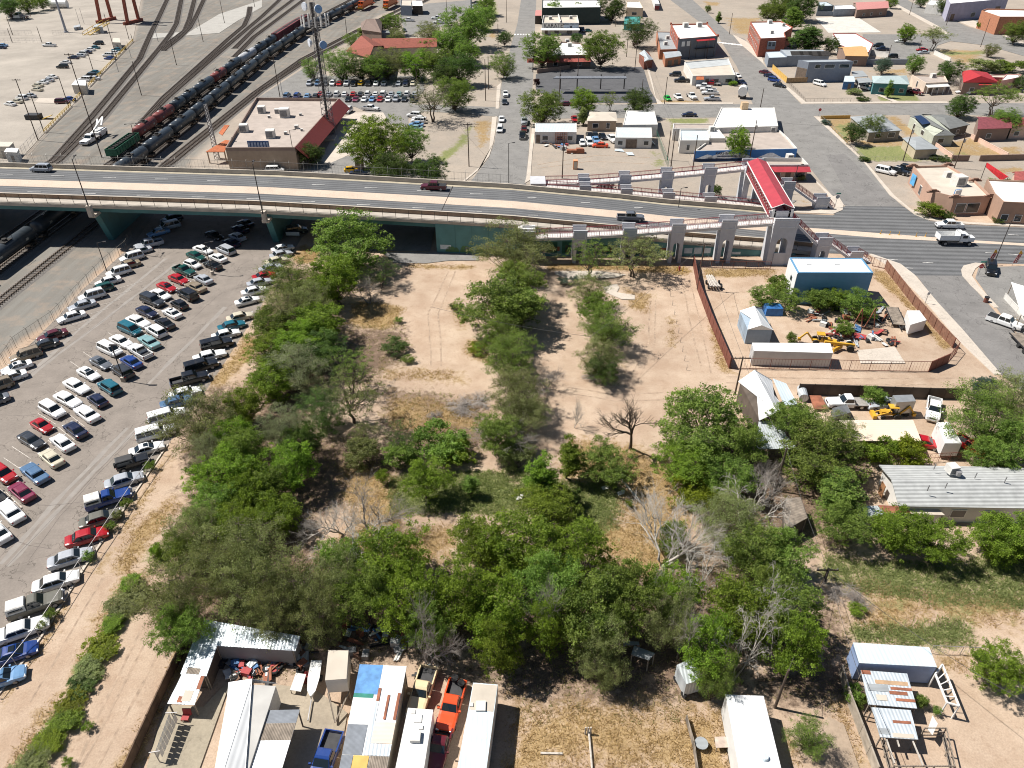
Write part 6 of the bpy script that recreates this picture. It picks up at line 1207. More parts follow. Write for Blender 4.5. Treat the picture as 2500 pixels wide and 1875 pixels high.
def pole(r,xb,yb,xt,yt,lb,arms=1,m=WOODP,rad=.15,ang=0.,cat='utility pole',name='utility_pole',lamp= False,tr= False,grp='utility poles'):
 b=g(r,xb,yb);h=hgt(b,r,xt,yt);o=tg(name,lb,cat,tuple(b),grp)
 MB().cyl(b-V(0,0,.2),b+V(0,0,h),rad,8,rad*.72).mk('pole',m,o)
 d=V(math.cos(ang),math.sin(ang),0)
 for k in range(arms):
  c=b+V(0,0,h-.35-k*.9)+d.cross(V(0,0,1))*-.12;a=MB().bar(c-d*1.25,c+d*1.25,.12,.14).mk('crossarm',m,o)
  ins=MB()
  for t in (-1.1,-.4,.4,1.1):ins.cyl(c+d*t+V(0,0,.05),c+d*t+V(0,0,.28),.05,5)
  ins.mk('insulator',LAT,a)
 if lamp:
  for s in ((-1,1) if lamp==2 else (1,)):
   c=b+V(0,0,h);MB().bar(c,c+d*s*1.2+V(0,0,.1),.07).mk('lamp_arm',m,o);MB().box(c+d*s*1.35+V(0,0,.05),(.6,.32,.14),rz=ang).mk('lamp_head',DARKM,o)
 if tr:MB().cyl(b+V(.28,-.1,h-2.4),b+V(.28,-.1,h-1.5),.22,10).mk('transformer',LAT,o)
 o['_top']=tuple(b+V(0,0,h-.1)); return o
def cbl(name,lb,pts,sag=.8,r=.022,grp='overhead cables'):
 m=MB()
 for a,b in zip(pts,pts[1:]):
  a,b=Vector(a),Vector(b);q=[a+(b-a)*i/10-V(0,0,sag*4*(i/10)*(1-i/10)) for i in range(11)];m.tube(q,r,4)
 return tag(m.mk(name,WIRE),lb,'cable',grp)
top= lambda o:Vector(o['_top'])
yp=[pole(11,860,1330,580,450,'tallest dark pole behind the overpass, left of the white truck',1),pole(11,322,1185,130,665,'dark pole at the yellow guard rail end'),pole(11,372,1115,245,765,'dark pole beside the black bin',0),pole(11,578,895,500,645,'pole by the maroon suv',0),pole(11,785,590,745,430,'pole by the teal car at the hut',0),pole(11,985,490,885,115,'pole at the white and blue cars of the rail lot',0),pole(11,1000,605,980,490,'short leaning signal pole on the bank',0,LAT,.12),pole(11,1195,805,1105,518,'pole in the middle of the gravel between the curves',0),pole(11,1490,550,1430,325,'pole beside the small pallet on the gravel',0),pole(11,1715,353,1660,145,'pole above the service road',0),pole(11,1895,195,1850,0,'pole at the top of the service road',0),pole(11,2150,60,2125,-20,'pole at the top edge over the yard',0),pole(11,1335,352,1300,220,'slim signal mast at the track crossing',0,LAT,.12),pole(11,1108,488,1080,350,'slim signal mast at the guard rail',0,LAT,.1),pole(11,1090,335,1045,165,'pole beside the gantry crane leg',0),pole(11,1120,350,1105,285,'short pole at the guard rail top',0),pole(11,355,360,308,225,'pole at the far wire fence, right',0),pole(11,105,360,58,240,'pole at the far wire fence, middle',0),pole(11,108,295,62,145,'pole beyond the far wire fence',0),pole(11,690,255,640,75,'left one of the two thin poles at the crane',0,m=LAT,rad=.1),pole(11,712,205,672,70,'right one of the two thin poles at the crane',0,m=LAT,rad=.1),pole(11,1665,245,1650,185,'short post at the service road',0,LAT,.1)]
def hut(name,lb,r,roof,z,m,rm= None,cat='hut',h0=0.):
 0
 P=[g(r,x,y,z) for x,y in roof];o=tg(name,lb,cat,(P[0].x,P[0].y,0));Q=[(p.x,p.y) for p in P]
 MB().prism(Q,h0,z-.12).mk('body',m,o);c=sum((Vector(q) for q in Q),Vector((0,0)))/len(Q)
 MB().prism([tuple(c+(Vector(q)-c)*1.05) for q in Q],z-.12,z).mk('roof',rm or m,o)
 q=[Vector(q) for q in Q];ed=sorted(range(len(q)),key= lambda i:(q[i]+q[(i+1)%len(q)]).y)[0];a,b=q[ed],q[(ed+1)%len(q)];n_=(b-a).normalized();nn=Vector((n_.y,-n_.x));nn=nn if nn.y<0 else -nn
 mid=(a+b)/2+nn*.03;dw=min(.9,(b-a).length*.4);MB().box((mid.x,mid.y,h0+min(2,z-h0-.3)/2),(dw,.06,min(2,z-h0-.3)),rz=math.atan2(n_.y,n_.x)).mk('door',mat('hut_door',(.3,.27,.24),.7),o)
 return o
hut('equipment_hut','square white hut beside the maroon suv',11,[(605,715),(720,720),(725,680),(640,672)],3.2,HUT,WT_)
hut('equipment_hut','cream hut above the yellow guard rail',11,[(950,355),(1015,358),(1008,322),(955,320)],3,HUT)
hut('equipment_hut','pale blue hut at the foot of the gantry crane',11,[(790,225),(865,228),(855,203),(795,203)],3,mat('hut_grey',(.36,.38,.4),.7))
hut('equipment_hut','low grey box beside the yellow stairs',11,[(622,232),(680,222),(675,205),(622,218)],1.5,mat('hut_grey',(.36,.38,.4),.7))
hut('equipment_hut','white relay hut behind the overpass fence',11,[(35,1280),(140,1285),(155,1252),(60,1245)],3,mat('hut_white',(.6,.6,.58),.7),WT_)
hut('yard_office','cream flat roofed office at the far left behind the overpass',11,[(-60,1235),(75,1235),(110,1200),(-40,1195)],3.4,HUT)
hut('yard_office','pale slab platform with a low deck by the maroon suv',11,[(290,865),(470,868),(500,830),(330,828)],.25,CONC,cat='platform')
t=tg('tank','white horizontal tank at the top of the rail yard','tank',tuple(g(11,500,70)));c=g(11,500,70);MB().cyl(c+V(-5,0,2.2),c+V(5,.5,2.2),2,14).mk('shell',WT_,t);MB().box(c+V(-3,0,.4),(.5,3,.8)).mk('saddle',CONC,t);MB().box(c+V(3,0,.4),(.5,3,.8)).mk('saddle',CONC,t)
ys=tg('access_stairs','yellow steel access stairs near the gantry crane','stairs',tuple(g(11,720,290)))
b=g(11,700,300)
for dx in (0,3):
 MB().bar(b+V(dx,0,0),b+V(dx+7,9,4),.3).mk('stringer',YEL,ys);MB().bar(b+V(dx,0,1.4),b+V(dx+7,9,5.4),.16).mk('handrail',YEL,ys)
 for i in range(5):MB().bar(b+V(dx+7*i/4,9*i/4,1*i),b+V(dx+7*i/4,9*i/4,1.4+1*i),.14).mk('post',YEL,ys)
st=MB()
for i in range(10):st.box(b+V(1.5+7*i/9,9*i/9,4*i/9),(3,.6,.08))
st.mk('steps',YEL,ys)
bn=tg('bin','black open bin with a yellow ramp in the rail lot','skip',tuple(g(11,300,1010)));c=g(11,300,1005);MB().prism([(c.x-2.4,c.y-1.5),(c.x+1.8,c.y-1.5),(c.x+1.8,c.y+1.5),(c.x-2.4,c.y+1.5)],0,1.6).mk('body',BKP,bn);MB().slab(c+V(2,-1,.1),c+V(5.5,-1,1.2),c+V(5.5,1,1.2),c+V(2,1,.1),.15).mk('ramp',YEL,bn)
wt=dup(PR['flat'],tuple(g(11,770,1200)),R(-95),'white boom truck parked behind the overpass','rail yard trucks',1.25,{'paint_base':paint(PAL['white'])},'truck')
bt=tg('crane_rig','white crane rig with folded booms behind the boom truck','crane',tuple(g(11,850,1140)));c=g(11,845,1150)
MB().box(c+V(0,0,1.2),(2.6,5.5,1.4)).mk('chassis',WT_,bt)
for a,b in ((V(-.6,-2,2),V(1.2,2.5,5)),(V(1.2,2.5,5),V(2.2,-1.5,3.6)),(V(.3,-2,2),V(-.8,3,4.2))):MB().bar(c+a,c+b,.45).mk('boom',WT_,bt)
for dx in (-1.2,1.2):
 for dy in (-1.9,1.9):MB().cyl(c+V(dx-.15,dy,.5),c+V(dx+.15,dy,.5),.5,10).mk('wheel',TYRE,bt)
fl_=dup(PR['flat'],tuple(g(11,170,160)),R(176),'white flatbed truck by the trees at the top left','rail yard trucks',1.7,{'paint_base':paint(PAL['white'])},'truck')
fnc('wire_fence','wire fence across the top left lot, left run',[g(11,-20,365),g(11,350,365)],2.2,3.5,LAT,'fence',rls_=(1,.5),mesh=1.1)
fnc('wire_fence','wire fence across the top left lot, right run',[g(11,450,300),g(11,590,292)],2.2,3.5,LAT,'fence',rls_=(1,.5),mesh=1.1)
fnc('wire_fence','short wire fence beside the far trees',[g(11,-10,300),g(11,275,300)],2.2,3.5,LAT,'fence',rls_=(1,.5),mesh=1.1)
fnc('wire_fence','wire fence from the guard rail to the white relay hut',[g(11,195,1310),g(11,330,1170),g(11,375,1125)],2.4,3,LAT,'fence',rls_=(1,.5),mesh=1.1)
fnc('wire_fence','barbed chain fence between the rails and the parking lot',[g(21,0,1560),g(21,140,1345),g(21,460,1125),g(21,690,880),g(21,880,680),g(21,1075,520),(-84,152,0)],2.1,3.1,mat('weathered_fence_steel',(.16,.14,.12),.6,.3),'fence',rls_=(1,),mesh=.9,lean=.35)
def wlm(name,c,var=.1,stain=.2): return mat(name,c,.9,var=var,scale=.6,stain=stain,sc_=tuple(q*.7 for q in c))
WW_=wlm('white_stucco',(.62,.6,.56));WC_=wlm('cream_stucco',(.6,.5,.37));W_TAN=wlm('tan_stucco',(.36,.28,.21));W_PINK=wlm('pink_stucco',(.6,.42,.33));WB_=wlm('brown_stucco',(.24,.165,.13));W_DKG=wlm('dark_green_siding',(.035,.05,.045));WG_=wlm('grey_metal_siding',(.24,.27,.31));W_TEAL=wlm('teal_siding',(.075,.22,.23));W_LILAC=wlm('lilac_brick',(.36,.35,.44));W_DARK=wlm('dark_plank',(.09,.07,.055),.3)
W_BRICK=mat('red_brick',(.36,.11,.07),.9,var=.2,scale=2,wave=('Z',3.),wc=.18,bump=.2);W_OBR=mat('orange_brick',(.42,.18,.1),.9,var=.2,scale=2,wave=('Z',3.),wc=.15)
W_BLUE=mat('blue_metal_wall',(.13,.30,.48),.55,var=.06,scale=.5,wave=('X',1.6),wc=.12)
RW_=mat('white_roof_coating',(.78,.77,.74),.8,var=.06,scale=.5,stain=.12,sc_=(.58,.56,.52));R_TAN=mat('tan_roof_gravel',(.40,.34,.295),.95,var=.1,scale=.5,stain=.2);RC_=mat('cream_roof_coating',(.53,.47,.39),.9,var=.08,scale=.4,stain=.25)
RG_=mat('grey_roof_shingle',(.30,.32,.33),.9,var=.1,scale=.6,wave=('Y',.6),wc=.1);R_DGREY=mat('dark_grey_shingle',(.15,.155,.15),.9,var=.12,scale=.8);R_SHING= None
RP_=mat('pale_blue_metal',(.58,.66,.70),.5,var=.07,scale=.5,wave=('X',.7),wc=.10,bump=.3);R_RED=mat('bright_red_roof',(.42,.03,.035),.6,var=.1,wave=('Y',1.5),wc=.12);R_TILE=mat('red_clay_tiles',(.30,.085,.055),.85,var=.18,scale=1.5,wave=('X',2.4),wc=.3,bump=.5);R_PINKR=mat('pink_shingle',(.5,.22,.2),.9,var=.1);R_ORNG=mat('orange_clay_tiles',(.6,.17,.06),.8,var=.15,wave=('X',3.2),wc=.45,bump=.6)
R_TIN=mat('corrugated_tin',(.56,.60,.62),.45,.25,var=.1,scale=.7,wave=('X',.9),wc=.2,bump=.5,stain=.3,sc_=(.4,.4,.38));R_TINW=mat('white_metal_sheet',(.74,.75,.75),.5,.05,var=.05,scale=.4,wave=('X',.6),wc=.07,bump=.3);RR_=mat('rusty_sheet',(.27,.10,.055),.85,var=.35,scale=1.2);R_PEACH=mat('peach_sheet',(.74,.60,.47),.6,var=.06,scale=.4,stain=.35,sc_=(.6,.62,.62),wave=('Y',.8),wc=.06);R_BRN=mat('brown_shingle',(.2,.145,.12),.9,var=.12)
WO_=mat('weathered_planks',(.30,.25,.20),.95,var=.35,scale=1.5,wave=('X',2.2),wc=.5,bump=.4,stain=.3);GLZ=mat('window_glass',(.025,.032,.04),.08,var=.05,spec=.6);FRM=WT_;ACW=mat('cooler_white',(.6,.58,.54),.6,var=.1)
def qp(r,pts,z): return [g(*((r,*p) if len(p)==2 else p),z) for p in pts]
def hlo(P):
 a=sum(P[i].x*P[(i+1)%len(P)].y-P[(i+1)%len(P)].x*P[i].y for i in range(len(P)))
 return P if a>0 else P[::-1]
def wdw(o,a,b,spec,parent= None,h0=0.):
 0
 a,b=Vector(a),Vector(b);d=(b-a);L_=d.length;u=d/L_;n=Vector((u.y,-u.x));an=math.atan2(u.y,u.x)
 for sp in spec:
  t,z,w_,h=sp[:4];kind=sp[4] if len(sp)>4 else 'window'
  c=a+d*t+n*.03
  f=MB().box((c.x,c.y,h0+z+h/2),(w_+.2,.10,h+.2),rz=an).mk(kind,FRM if kind=='window' else mat('plain_door',(.22,.17,.13),.7),o)
  c=c+n*.035
  MB().box((c.x,c.y,h0+z+h/2),(w_,.07,h),rz=an).mk('pane' if kind=='window' else 'panel',GLZ if kind=='window' else mat('door_panel',(.16,.12,.09),.7),f)
def clr(o,P,s=1.3,m= None):
 c=MB().box((P[0],P[1],P[2]+s*.45),(s,s,s*.9),rz=.15).mk('rooftop_cooler',m or ACW,o)
 MB().box((P[0],P[1]-s*.52,P[2]+s*.45),(s*.7,.06,s*.6),rz=.15).mk('louvre',mat('louvre_grey',(.2,.2,.2),.7),c)
def flat(name,lb,r,roof,z,wm,rm,par=.45,cat='building',front=(),left=(),right=(),uni=(),pm= None,h0=0.,gp= None):
 0
 P=[Vector(p[:2]) for p in qp(r,roof,z)];o=tg(name,lb,cat,(P[0].x,P[0].y,0),gp);P=hlo(P)
 Q=[tuple(p) for p in P];n=len(Q);cen=sum((Vector(q) for q in Q),Vector((0,0)))/n
 MB().prism(Q,h0,z-par).mk('wall',wm,o)
 inn=[]
 for i in range(n):
  p,q,s_=Vector(Q[i-1]),Vector(Q[i]),Vector(Q[(i+1)%n]);e1=(q-p).normalized();e2=(s_-q).normalized()
  n1=Vector((-e1.y,e1.x));n2=Vector((-e2.y,e2.x));bis=n1+n2;bis=bis/max(.4,bis.length_squared/2)
  inn.append(tuple(q+bis*.28))
 pr=MB()
 for i in range(n):
  j=(i+1)%n;a,b,c,d=Q[i],Q[j],inn[j],inn[i]
  pr.add([(*a,z-par),(*b,z-par),(*c,z-par),(*d,z-par),(*a,z),(*b,z),(*c,z),(*d,z)],[(0,1,5,4),(2,3,7,6),(4,5,6,7),(1,2,6,5),(3,0,4,7)])
 pr.mk('parapet',pm or wm,o)
 MB().poly([(*p,z-par+.01) for p in inn]).mk('roof',rm,o)
 wl={}
 for i in range(n):
  a,b=Vector(Q[i]),Vector(Q[(i+1)%n]);d=b-a
  k='front' if d.x>abs(d.y)*.8 else ('right' if d.y>0 else 'left') if abs(d.y)>abs(d.x)*.8 else 'back'
  if k not in wl or d.length>(wl[k][1]-wl[k][0]).length:wl[k]=(a,b)
 for k,sp in (('front',front),('left',left),('right',right)):
  if sp and k in wl:wdw(o,wl[k][0],wl[k][1],sp,h0=h0)
 for (x,y,s) in uni:
  p=g(r,x,y,z-par) if not isinstance(x,tuple) else g(*x,z-par);clr(o,p,s)
 o['_wall']=1
 return o,Q,wl
def pit(name,lb,r,eaves,ze,ridge,zr,wm,rm,over=.4,cat='house',front=(),left=(),right=(),hip=0.,t=.14,gp= None,wallmat2= None):
 0
 E=qp(r,eaves,ze);A,B,C_,D_=E
 if ridge:Ra,Rb=[g(*((r,*p) if len(p)==2 else p),zr) for p in ridge]
 else:
  Ra,Rb=(A+D_)/2,(B+C_)/2;Ra=Ra+(Rb-Ra)*hip;Rb=Rb-(Rb-((A+D_)/2))*hip/(1-hip+1e-6)*(1-hip) if hip else Rb;Ra.z=Rb.z=zr
 o=tg(name,lb,cat,(A.x,A.y,0),gp)
 rf=MB();rf.slab(A,B,Rb,Ra,t);rf.slab(D_,C_,Rb,Ra,t)
 if hip:
  for a,d,q in ((A,D_,Ra),(B,C_,Rb)):
   n=(d-a).cross(q-a);tri=[a,d,q] if n.z>0 else [d,a,q];rf.add(tri+[p-V(0,0,t) for p in tri],[(0,1,2),(5,4,3),(0,3,4,1),(1,4,5,2),(2,5,3,0)])
 rf.mk('roof',rm,o)
 c=(A+B+C_+D_)/4;sh= lambda p:Vector((p.x,p.y))+(Vector((c.x-p.x,c.y-p.y))).normalized()*over*1.3
 Q=[sh(p) for p in (A,B,C_,D_)];ar=sum(Q[i].x*Q[(i+1)%4].y-Q[(i+1)%4].x*Q[i].y for i in range(4));Q=Q if ar>0 else Q[::-1]
 w_=MB().prism([tuple(q) for q in Q],0,ze-t-.05)
 wl=w_.mk('wall',wm,o)
 if not hip:
  gm_=MB()
  for a,d,q in ((A,D_,Ra),(B,C_,Rb)):
   s1,s2=sh(a),sh(d);m_=(s1+s2)/2;hh=(zr-ze)*.86
   qx=m_+(Vector((q.x,q.y))-(Vector((a.x,a.y))+Vector((d.x,d.y)))/2)*.9
   gm_.add([(*s1,ze-t-.05),(*s2,ze-t-.05),(qx.x,qx.y,ze-t-.05+hh)],[(0,1,2)])
  gm_.mk('gable',wallmat2 or wm,o)
 n=4
 for i in range(n):
  a,b=Q[i],Q[(i+1)%n];d=b-a
  k='front' if d.x>abs(d.y)*.6 else ('right' if d.y>0 else 'left') if abs(d.y)>abs(d.x)*.6 else 'back'
  sp=dict(front=front,left=left,right=right).get(k,())
  if sp:wdw(o,a,b,sp)
 return o
def awn(o,r,pts,z0,z1,m,name='awning'):
 0
 a,b=[g(r,*p,z1) for p in pts[:2]];c,d=[g(r,*p,z0) for p in pts[2:]]
 MB().slab(a,b,c,d,.08).mk(name,m,o)
def text(o,s,size,loc,rz,m,name='lettering',depth=.012,sq_=1.):
 0
 cu=bpy.data.curves.new('t','FONT');cu.body=s;cu.size=size;cu.extrude=depth;cu.align_x='CENTER';cu.align_y='CENTER'
 t=bpy.data.objects.new('t',cu);COL.objects.link(t);t.rotation_euler=(R(90),0,rz);t.location=loc;t.scale=(sq_,1,1)
 bpy.context.view_layer.update();me=bpy.data.meshes.new_from_object(t);me.transform(t.matrix_world);bpy.data.objects.remove(t)
 off=Vector(o.get('_w',(0,0,0)));me.transform(Matrix.Translation(-off));me.materials.clear();me.materials.append(m)
 q=bpy.data.objects.new(name,me);COL.objects.link(q);q.parent=o; return q
BLK=mat('black_lettering',(.03,.03,.035),.7);BLU=mat('mural_blue',(.06,.20,.50),.85,var=.2,scale=.4)
o,Q,wl=flat('flat_roofed_hall','large tan flat roofed building with coolers and a red mansard beside the tracks',11,[(1900,1245),(12,345,1243),(12,718,830),(2160,822)],6.2,W_TAN,R_TAN,.9,pm=wlm('brown_parapet',(.27,.2,.165)),uni=[((12,70,950),0,2.2),((12,265,985),0,2.8),((12,200,955),0,1.5),((12,145,1160),0,2.4),((12,395,975),0,.8),((12,362,1085),0,1.1),((11,2065,1110),0,2.3),((12,270,1135),0,.9),((12,130,995),0,.8),((12,405,1105),0,.7)])
a,b=g(12,345,1243,6.2),g(12,718,830,6.2);a2,b2_=g(12,385,1215,3.1),g(12,795,890,3.1)
MB().slab(a+V(.05,0,0),b+V(.05,0,0),V(b.x+3.2,b.y-.3,3.2),V(a.x+3.2,a.y+.3,3.2),.15).mk('mansard',mat('dark_red_mansard',(.25,.045,.035),.6,var=.1,wave=('Y',1.5),wc=.1),o)
MB().slab(g(11,1900,1180,4.6),g(11,1945,1185,4.6),g(11,1890,1280,3.4),g(11,1735,1280,3.4),.2).mk('porch_roof',R_ORNG,o)
p=g(11,1740,1285,0);
for x,y in ((1745,1280),(1890,1280)):q=g(11,x,y,3.3);MB().cyl((q.x,q.y+.3,0),(q.x,q.y+.3,3.3),.2,8).mk('porch_post',W_TAN,o)
MB().slab(g(12,625,925,4.5),g(12,680,920,4.5),g(12,712,1000,3.4),g(12,650,1000,3.4),.2).mk('porch_roof',R_ORNG,o)
MB().slab(g(11,1895,1055,6.4),g(11,1935,1055,6.4),g(11,1875,1140,5.2),g(11,1845,1120,5.2),.2).mk('tiled_strip',R_ORNG,o)
a,b=g(11,2100,1247,5.6),g(12,135,1250,5.6);y=min(a.y,b.y)-.12
sg=MB().box(((a.x+b.x)/2,y,6.4),(b.x-a.x,.18,2.3)).mk('sign_board',mat('sign_blue',(.05,.10,.24),.6,var=.3,scale=1.5),o)
lt_=MB()
for i in range(7):
 x=a.x+(b.x-a.x)*(i+.5)/7;lt_.box((x,y-.11,6.55),((b.x-a.x)/11,.04,1.3));lt_.box((x+.1,y-.11,6.0),(.25,.05,.8))
lt_.mk('faded_letters',mat('sign_pale',(.42,.5,.62),.6,var=.3,scale=2),sg)
o=pit('depot','red tiled gable roofed depot among the trees',12,[(775,430),(970,490),(1095,385),(935,300)],8,[(905,300),(1010,390)],11.5,WC_,R_TILE,front=[(.3,2,1.4,2),(.6,2,1.4,2)],cat='depot')
o=pit('depot_wing','long red tiled wing of the depot behind the trees',12,[(1000,410),(1545,395),(1545,335),(1000,330)],7.5,None,9.5,WC_,R_TILE,cat='depot')
pit('brown_roofed_depot','brown hip roofed house at the rails beside the round tree',12,[(905,250),(1075,275),(1085,160),(900,195)],6,None,9,WB_,R_BRN,hip=.3,cat='house')
flat('small_annex','small grey flat roofed annex below the round depot tree',12,[(1075,275),(1146,275),(1140,255),(1075,255)],4,WG_,RG_)
flat('rail_shed','grey open shed at the top beside the orange locomotives',12,[(1235,45),(1330,48),(1325,-5),(1240,-5)],5,WG_,RC_)
pit('white_canopy','white gabled canopy beside the grey open shed',12,[(1338,48),(1425,48),(1415,15),(1335,15)],4.5,None,6,W_DARK,RW_)
flat('depot_toilet','small grey block hidden under the huge bright tree',12,[(848,1355),(905,1355),(920,1320),(860,1320)],3,W_TAN,CONC)
o,Q,wl=flat('karate_building','white karate building with two roof coolers and painted front',13,[(288,192),(600,192),(586,128),(298,130)],5.2,WW_,RC_,.8,front=[(.12,.4,1.2,2,'door'),(.4,.6,2.2,1.4),(.75,.4,2.6,1.8)],uni=[(358,165,1.6),(530,160,1.6)])
a,b=wl['front'];y=min(a.y,b.y)-.03;xm=a.x+(b.x-a.x)*.33
text(o,'KARATE',2.35,(a.x+(b.x-a.x)*.31,y-.03,3.85),math.atan2(b.y-a.y,b.x-a.x),BLK,sq_=1.05)
MB().box((a.x+(b.x-a.x)*.79,y-.02,3.8),((b.x-a.x)*.4,.06,2.3)).mk('painted_panel',mat('pale_blue_panel',(.42,.5,.58),.8),o)
text(o,'BELEN GOJU RYU',1.0,(a.x+(b.x-a.x)*.79,y-.08,4.5),0,BLK)
MB().cyl((a.x+(b.x-a.x)*.79,y-.06,3.4),(a.x+(b.x-a.x)*.79,y-.09,3.4),.5,12).mk('emblem',BLK,o)
MB().slab(V(a.x-.5,y,2.9),V(b.x+.3,y,2.9),V(b.x+.3,y-2.6,2.4),V(a.x-.5,y-2.6,2.4),.1).mk('awning',RW_,o)
MB().box(((a.x+b.x)/2,(Q[2][1]+a.y)/2,5.3),(.4,(Q[2][1]-a.y)*.95,1.2)).mk('party_wall',WW_,o)
pit('red_porch','small red roofed porch left of the karate building',13,[(228,132),(285,132),(285,85),(236,85)],4,None,4.8,W_DARK,R_PINKR)
flat('dark_green_hall','dark green hall with white roof edge behind the trees',13,[(288,65),(785,60),(778,-5),(290,-5)],8,W_DKG,RW_,.5)
flat('corner_store','small store with white roof and yellowish wall at the top',13,[(1000,62),(1142,66),(1112,12),(1002,10)],4.5,WC_,RW_,.3,front=[(.5,.8,2.5,1.4)])
flat('teal_shed','teal walled shed behind the feathery tree',13,[(980,200),(1110,205),(1120,140),(985,138)],3,mat('teal_sheet',(.06,.3,.27),.6),mat('teal_sheet',(.06,.3,.27),.6),.2)
o,Q,wl=flat('tavern','brown tavern with white roof and red awning between two trees',13,[(330,468),(700,462),(615,362),(450,350)],4.7,WB_,RW_,.5,front=[(.2,.8,1.6,1.4),(.5,.3,1.3,2.1,'door'),(.75,.8,1.8,1.4)],uni=[(520,395,1.8),(500,360,1.6)])
a,b=wl['front'];MB().slab(V(a.x-8,a.y,3.6),V(b.x,b.y,3.6),V(b.x,b.y-3,2.7),V(a.x-8,a.y-3,2.7),.12).mk('awning',mat('dusty_red_awning',(.3,.07,.055),.7),o)
ap=[g(13,*p) for p in ((245,620),(420,600),(520,585),(525,545))]
m=MB()
for p,q in zip(ap,ap[1:]):m.bar(p+V(0,0,.8),q+V(0,0,.8),.4,1.6)
tag(m.mk('adobe_wall',WB_),'low brown adobe yard wall in front of the tavern','wall')
o,Q,wl=flat('brick_hall','two storey brick hall with white roof, dark front and red awning',13,[(1440,328),(1772,302),(1682,196),(1376,202)],8,W_BRICK,RW_,.6,left=[(.2,4.8,1.2,1.8),(.4,4.8,1.2,1.8),(.6,4.8,1.2,1.8),(.8,4.8,1.2,1.8),(.3,1.5,1.2,2),(.7,1.5,1.2,2)],uni=[(1497,232,2.2),(1612,228,2.2)])
a,b=wl['front'];d=(b-a).normalized();nn=Vector((d.y,-d.x));an=math.atan2(d.y,d.x);c=(a+b)/2+nn*.06
fr_=MB().box((c.x,c.y,3.95),((b-a).length-.1,.12,7.85),rz=an).mk('front_wall',wlm('slate_front',(.15,.16,.18)),o)
for t in (.13,.26):p=a+(b-a)*t+nn*.14;f=MB().box((p.x,p.y,5.9),(1.5,.1,1.9),rz=an).mk('window',FRM,fr_)
p1,p2=a+(b-a)*.44+nn*.1,a+(b-a)*.9+nn*.1;MB().slab(V(*p1,7.3),V(*p2,7.3),V(*(p2+nn*1.4),6.8),V(*(p1+nn*1.4),6.8),.1).mk('awning',R_RED,o)
MB().box((*((p1+p2)/2+nn*.7),3.7),((p2-p1).length,1.5,.15),rz=an).mk('balcony',STEEL,o)
for k in (0,.5,1):p=p1+(p2-p1)*k+nn*1.3;MB().cyl((p.x,p.y,0),(p.x,p.y,6.8),.09,6).mk('balcony_post',STEEL,o)
for p in Q:
 MB().box((p[0],p[1],8.1),(.7,.7,.9)).mk('merlon',W_BRICK,o)
o,*_=flat('annex_shop','long grey roofed annex against the brick hall',13,[(1282,418),(1440,414),(1372,268),(1255,266)],3.9,W_OBR,RG_,.3,front=[(.5,.3,2,2.2,'door')],uni=[(1345,330,1.5),(1328,380,1.5)])
pit('brick_garage','orange brick garage with a grey tin roof',13,[(1328,492),(1468,470),(1442,430),(1308,440)],3.4,None,3.9,W_OBR,R_TIN,over=.2,front=[(.3,.1,2,2,'door'),(.7,.1,2,2,'door')],cat='garage')
pit('gable_shed','brown garage with a grey tin gable',13,[(1150,518),(1226,500),(1190,432),(1106,450)],3.2,[(1188,500),(1150,420)],4.6,mat('red_plank_wall',(.2,.07,.045),.9,var=.2),R_TIN,over=.3,cat='garage')
o,Q,wl=flat('cream_hall','low cream hall with half grey half beige roof',13,[(1560,640),(1922,632),(1860,492),(1490,522)],3.4,WW_,RC_,.35,front=[(.15,.9,1.2,1.2),(.35,.1,1.1,2.1,'door'),(.55,.9,2.2,1.2),(.85,.8,2.4,1.3)])
MB().poly(qp(13,[(1540,580),(1885,545),(1858,496),(1498,525)],3.12)).mk('roof_patch',mat('grey_roof_patch',(.42,.44,.44),.9,var=.12,scale=.5),o)
pit('playhouse','tiny hut with an orange roof in front of the cream hall',13,[(1588,672),(1655,672),(1650,650),(1592,648)],2.6,None,3.2,WG_,R_ORNG,over=.15,cat='shed')
cn=tg('solar_canopy','long flat canopy over the dark lot','canopy',tuple(g(13,690,750)))
MB().slab(*[g(13,x,y,5.2) for x,y in ((382,660),(1002,660),(998,641),(408,641))],.25).mk('roof',mat('canopy_steel',(.22,.23,.25),.5,.3),cn)
for x in (440,582,780,978):b=g(13,x,752);MB().cyl(b,b+V(0,0,5.1),.22,8).mk('post',DARKM,cn)
o,Q,wl=flat('white_shop','white shop with a pale blue metal roof at the straight street',13,[(228,1112),(580,1114),(580,1038),(230,1038)],3.4,WW_,RP_,.12,front=[(.08,.3,1,2.1,'door'),(.25,1,1.6,1.2),(.6,1,1.8,1.2),(.85,1,1.4,1.2)])
pit('tan_bungalow','tan bungalow with a white hipped roof beside the olive cypress',13,[(664,1020),(926,1020),(912,945),(690,942)],3.2,None,3.9,wlm('tan_block',(.34,.26,.19)),RC_,hip=.3,front=[(.28,1,1.6,1.3),(.72,.9,1,1.5)])
flat('white_house','house with a bright white flat roof next to the alley',13,[(972,1052),(1266,1050),(1236,935),(1000,932)],3.5,WW_,RW_,.2,front=[(.25,1,1.4,1.2),(.7,1,1.4,1.2)])
flat('metal_workshop','workshop with a pale blue sloping roof behind the fallen arches',13,[(905,1160),(1218,1162),(1212,1076),(912,1072)],3.1,WW_,RP_,.1,front=[(.15,1,1.3,1.1),(.45,.2,3,2.3,'door'),(.85,1,1.3,1.1)])
o,*_=flat('radio_hall','broad building with a dazzling white roof at the avenue corner',13,[(1722,1078),(14,138,1064),(14,106,905),(1800,906)],4.2,WW_,RW_,.25)
MB().box(g(13,1995,895,4.9),(2,2,2.4)).mk('roof_vent',mat('tan_vent',(.5,.36,.22),.8),o)
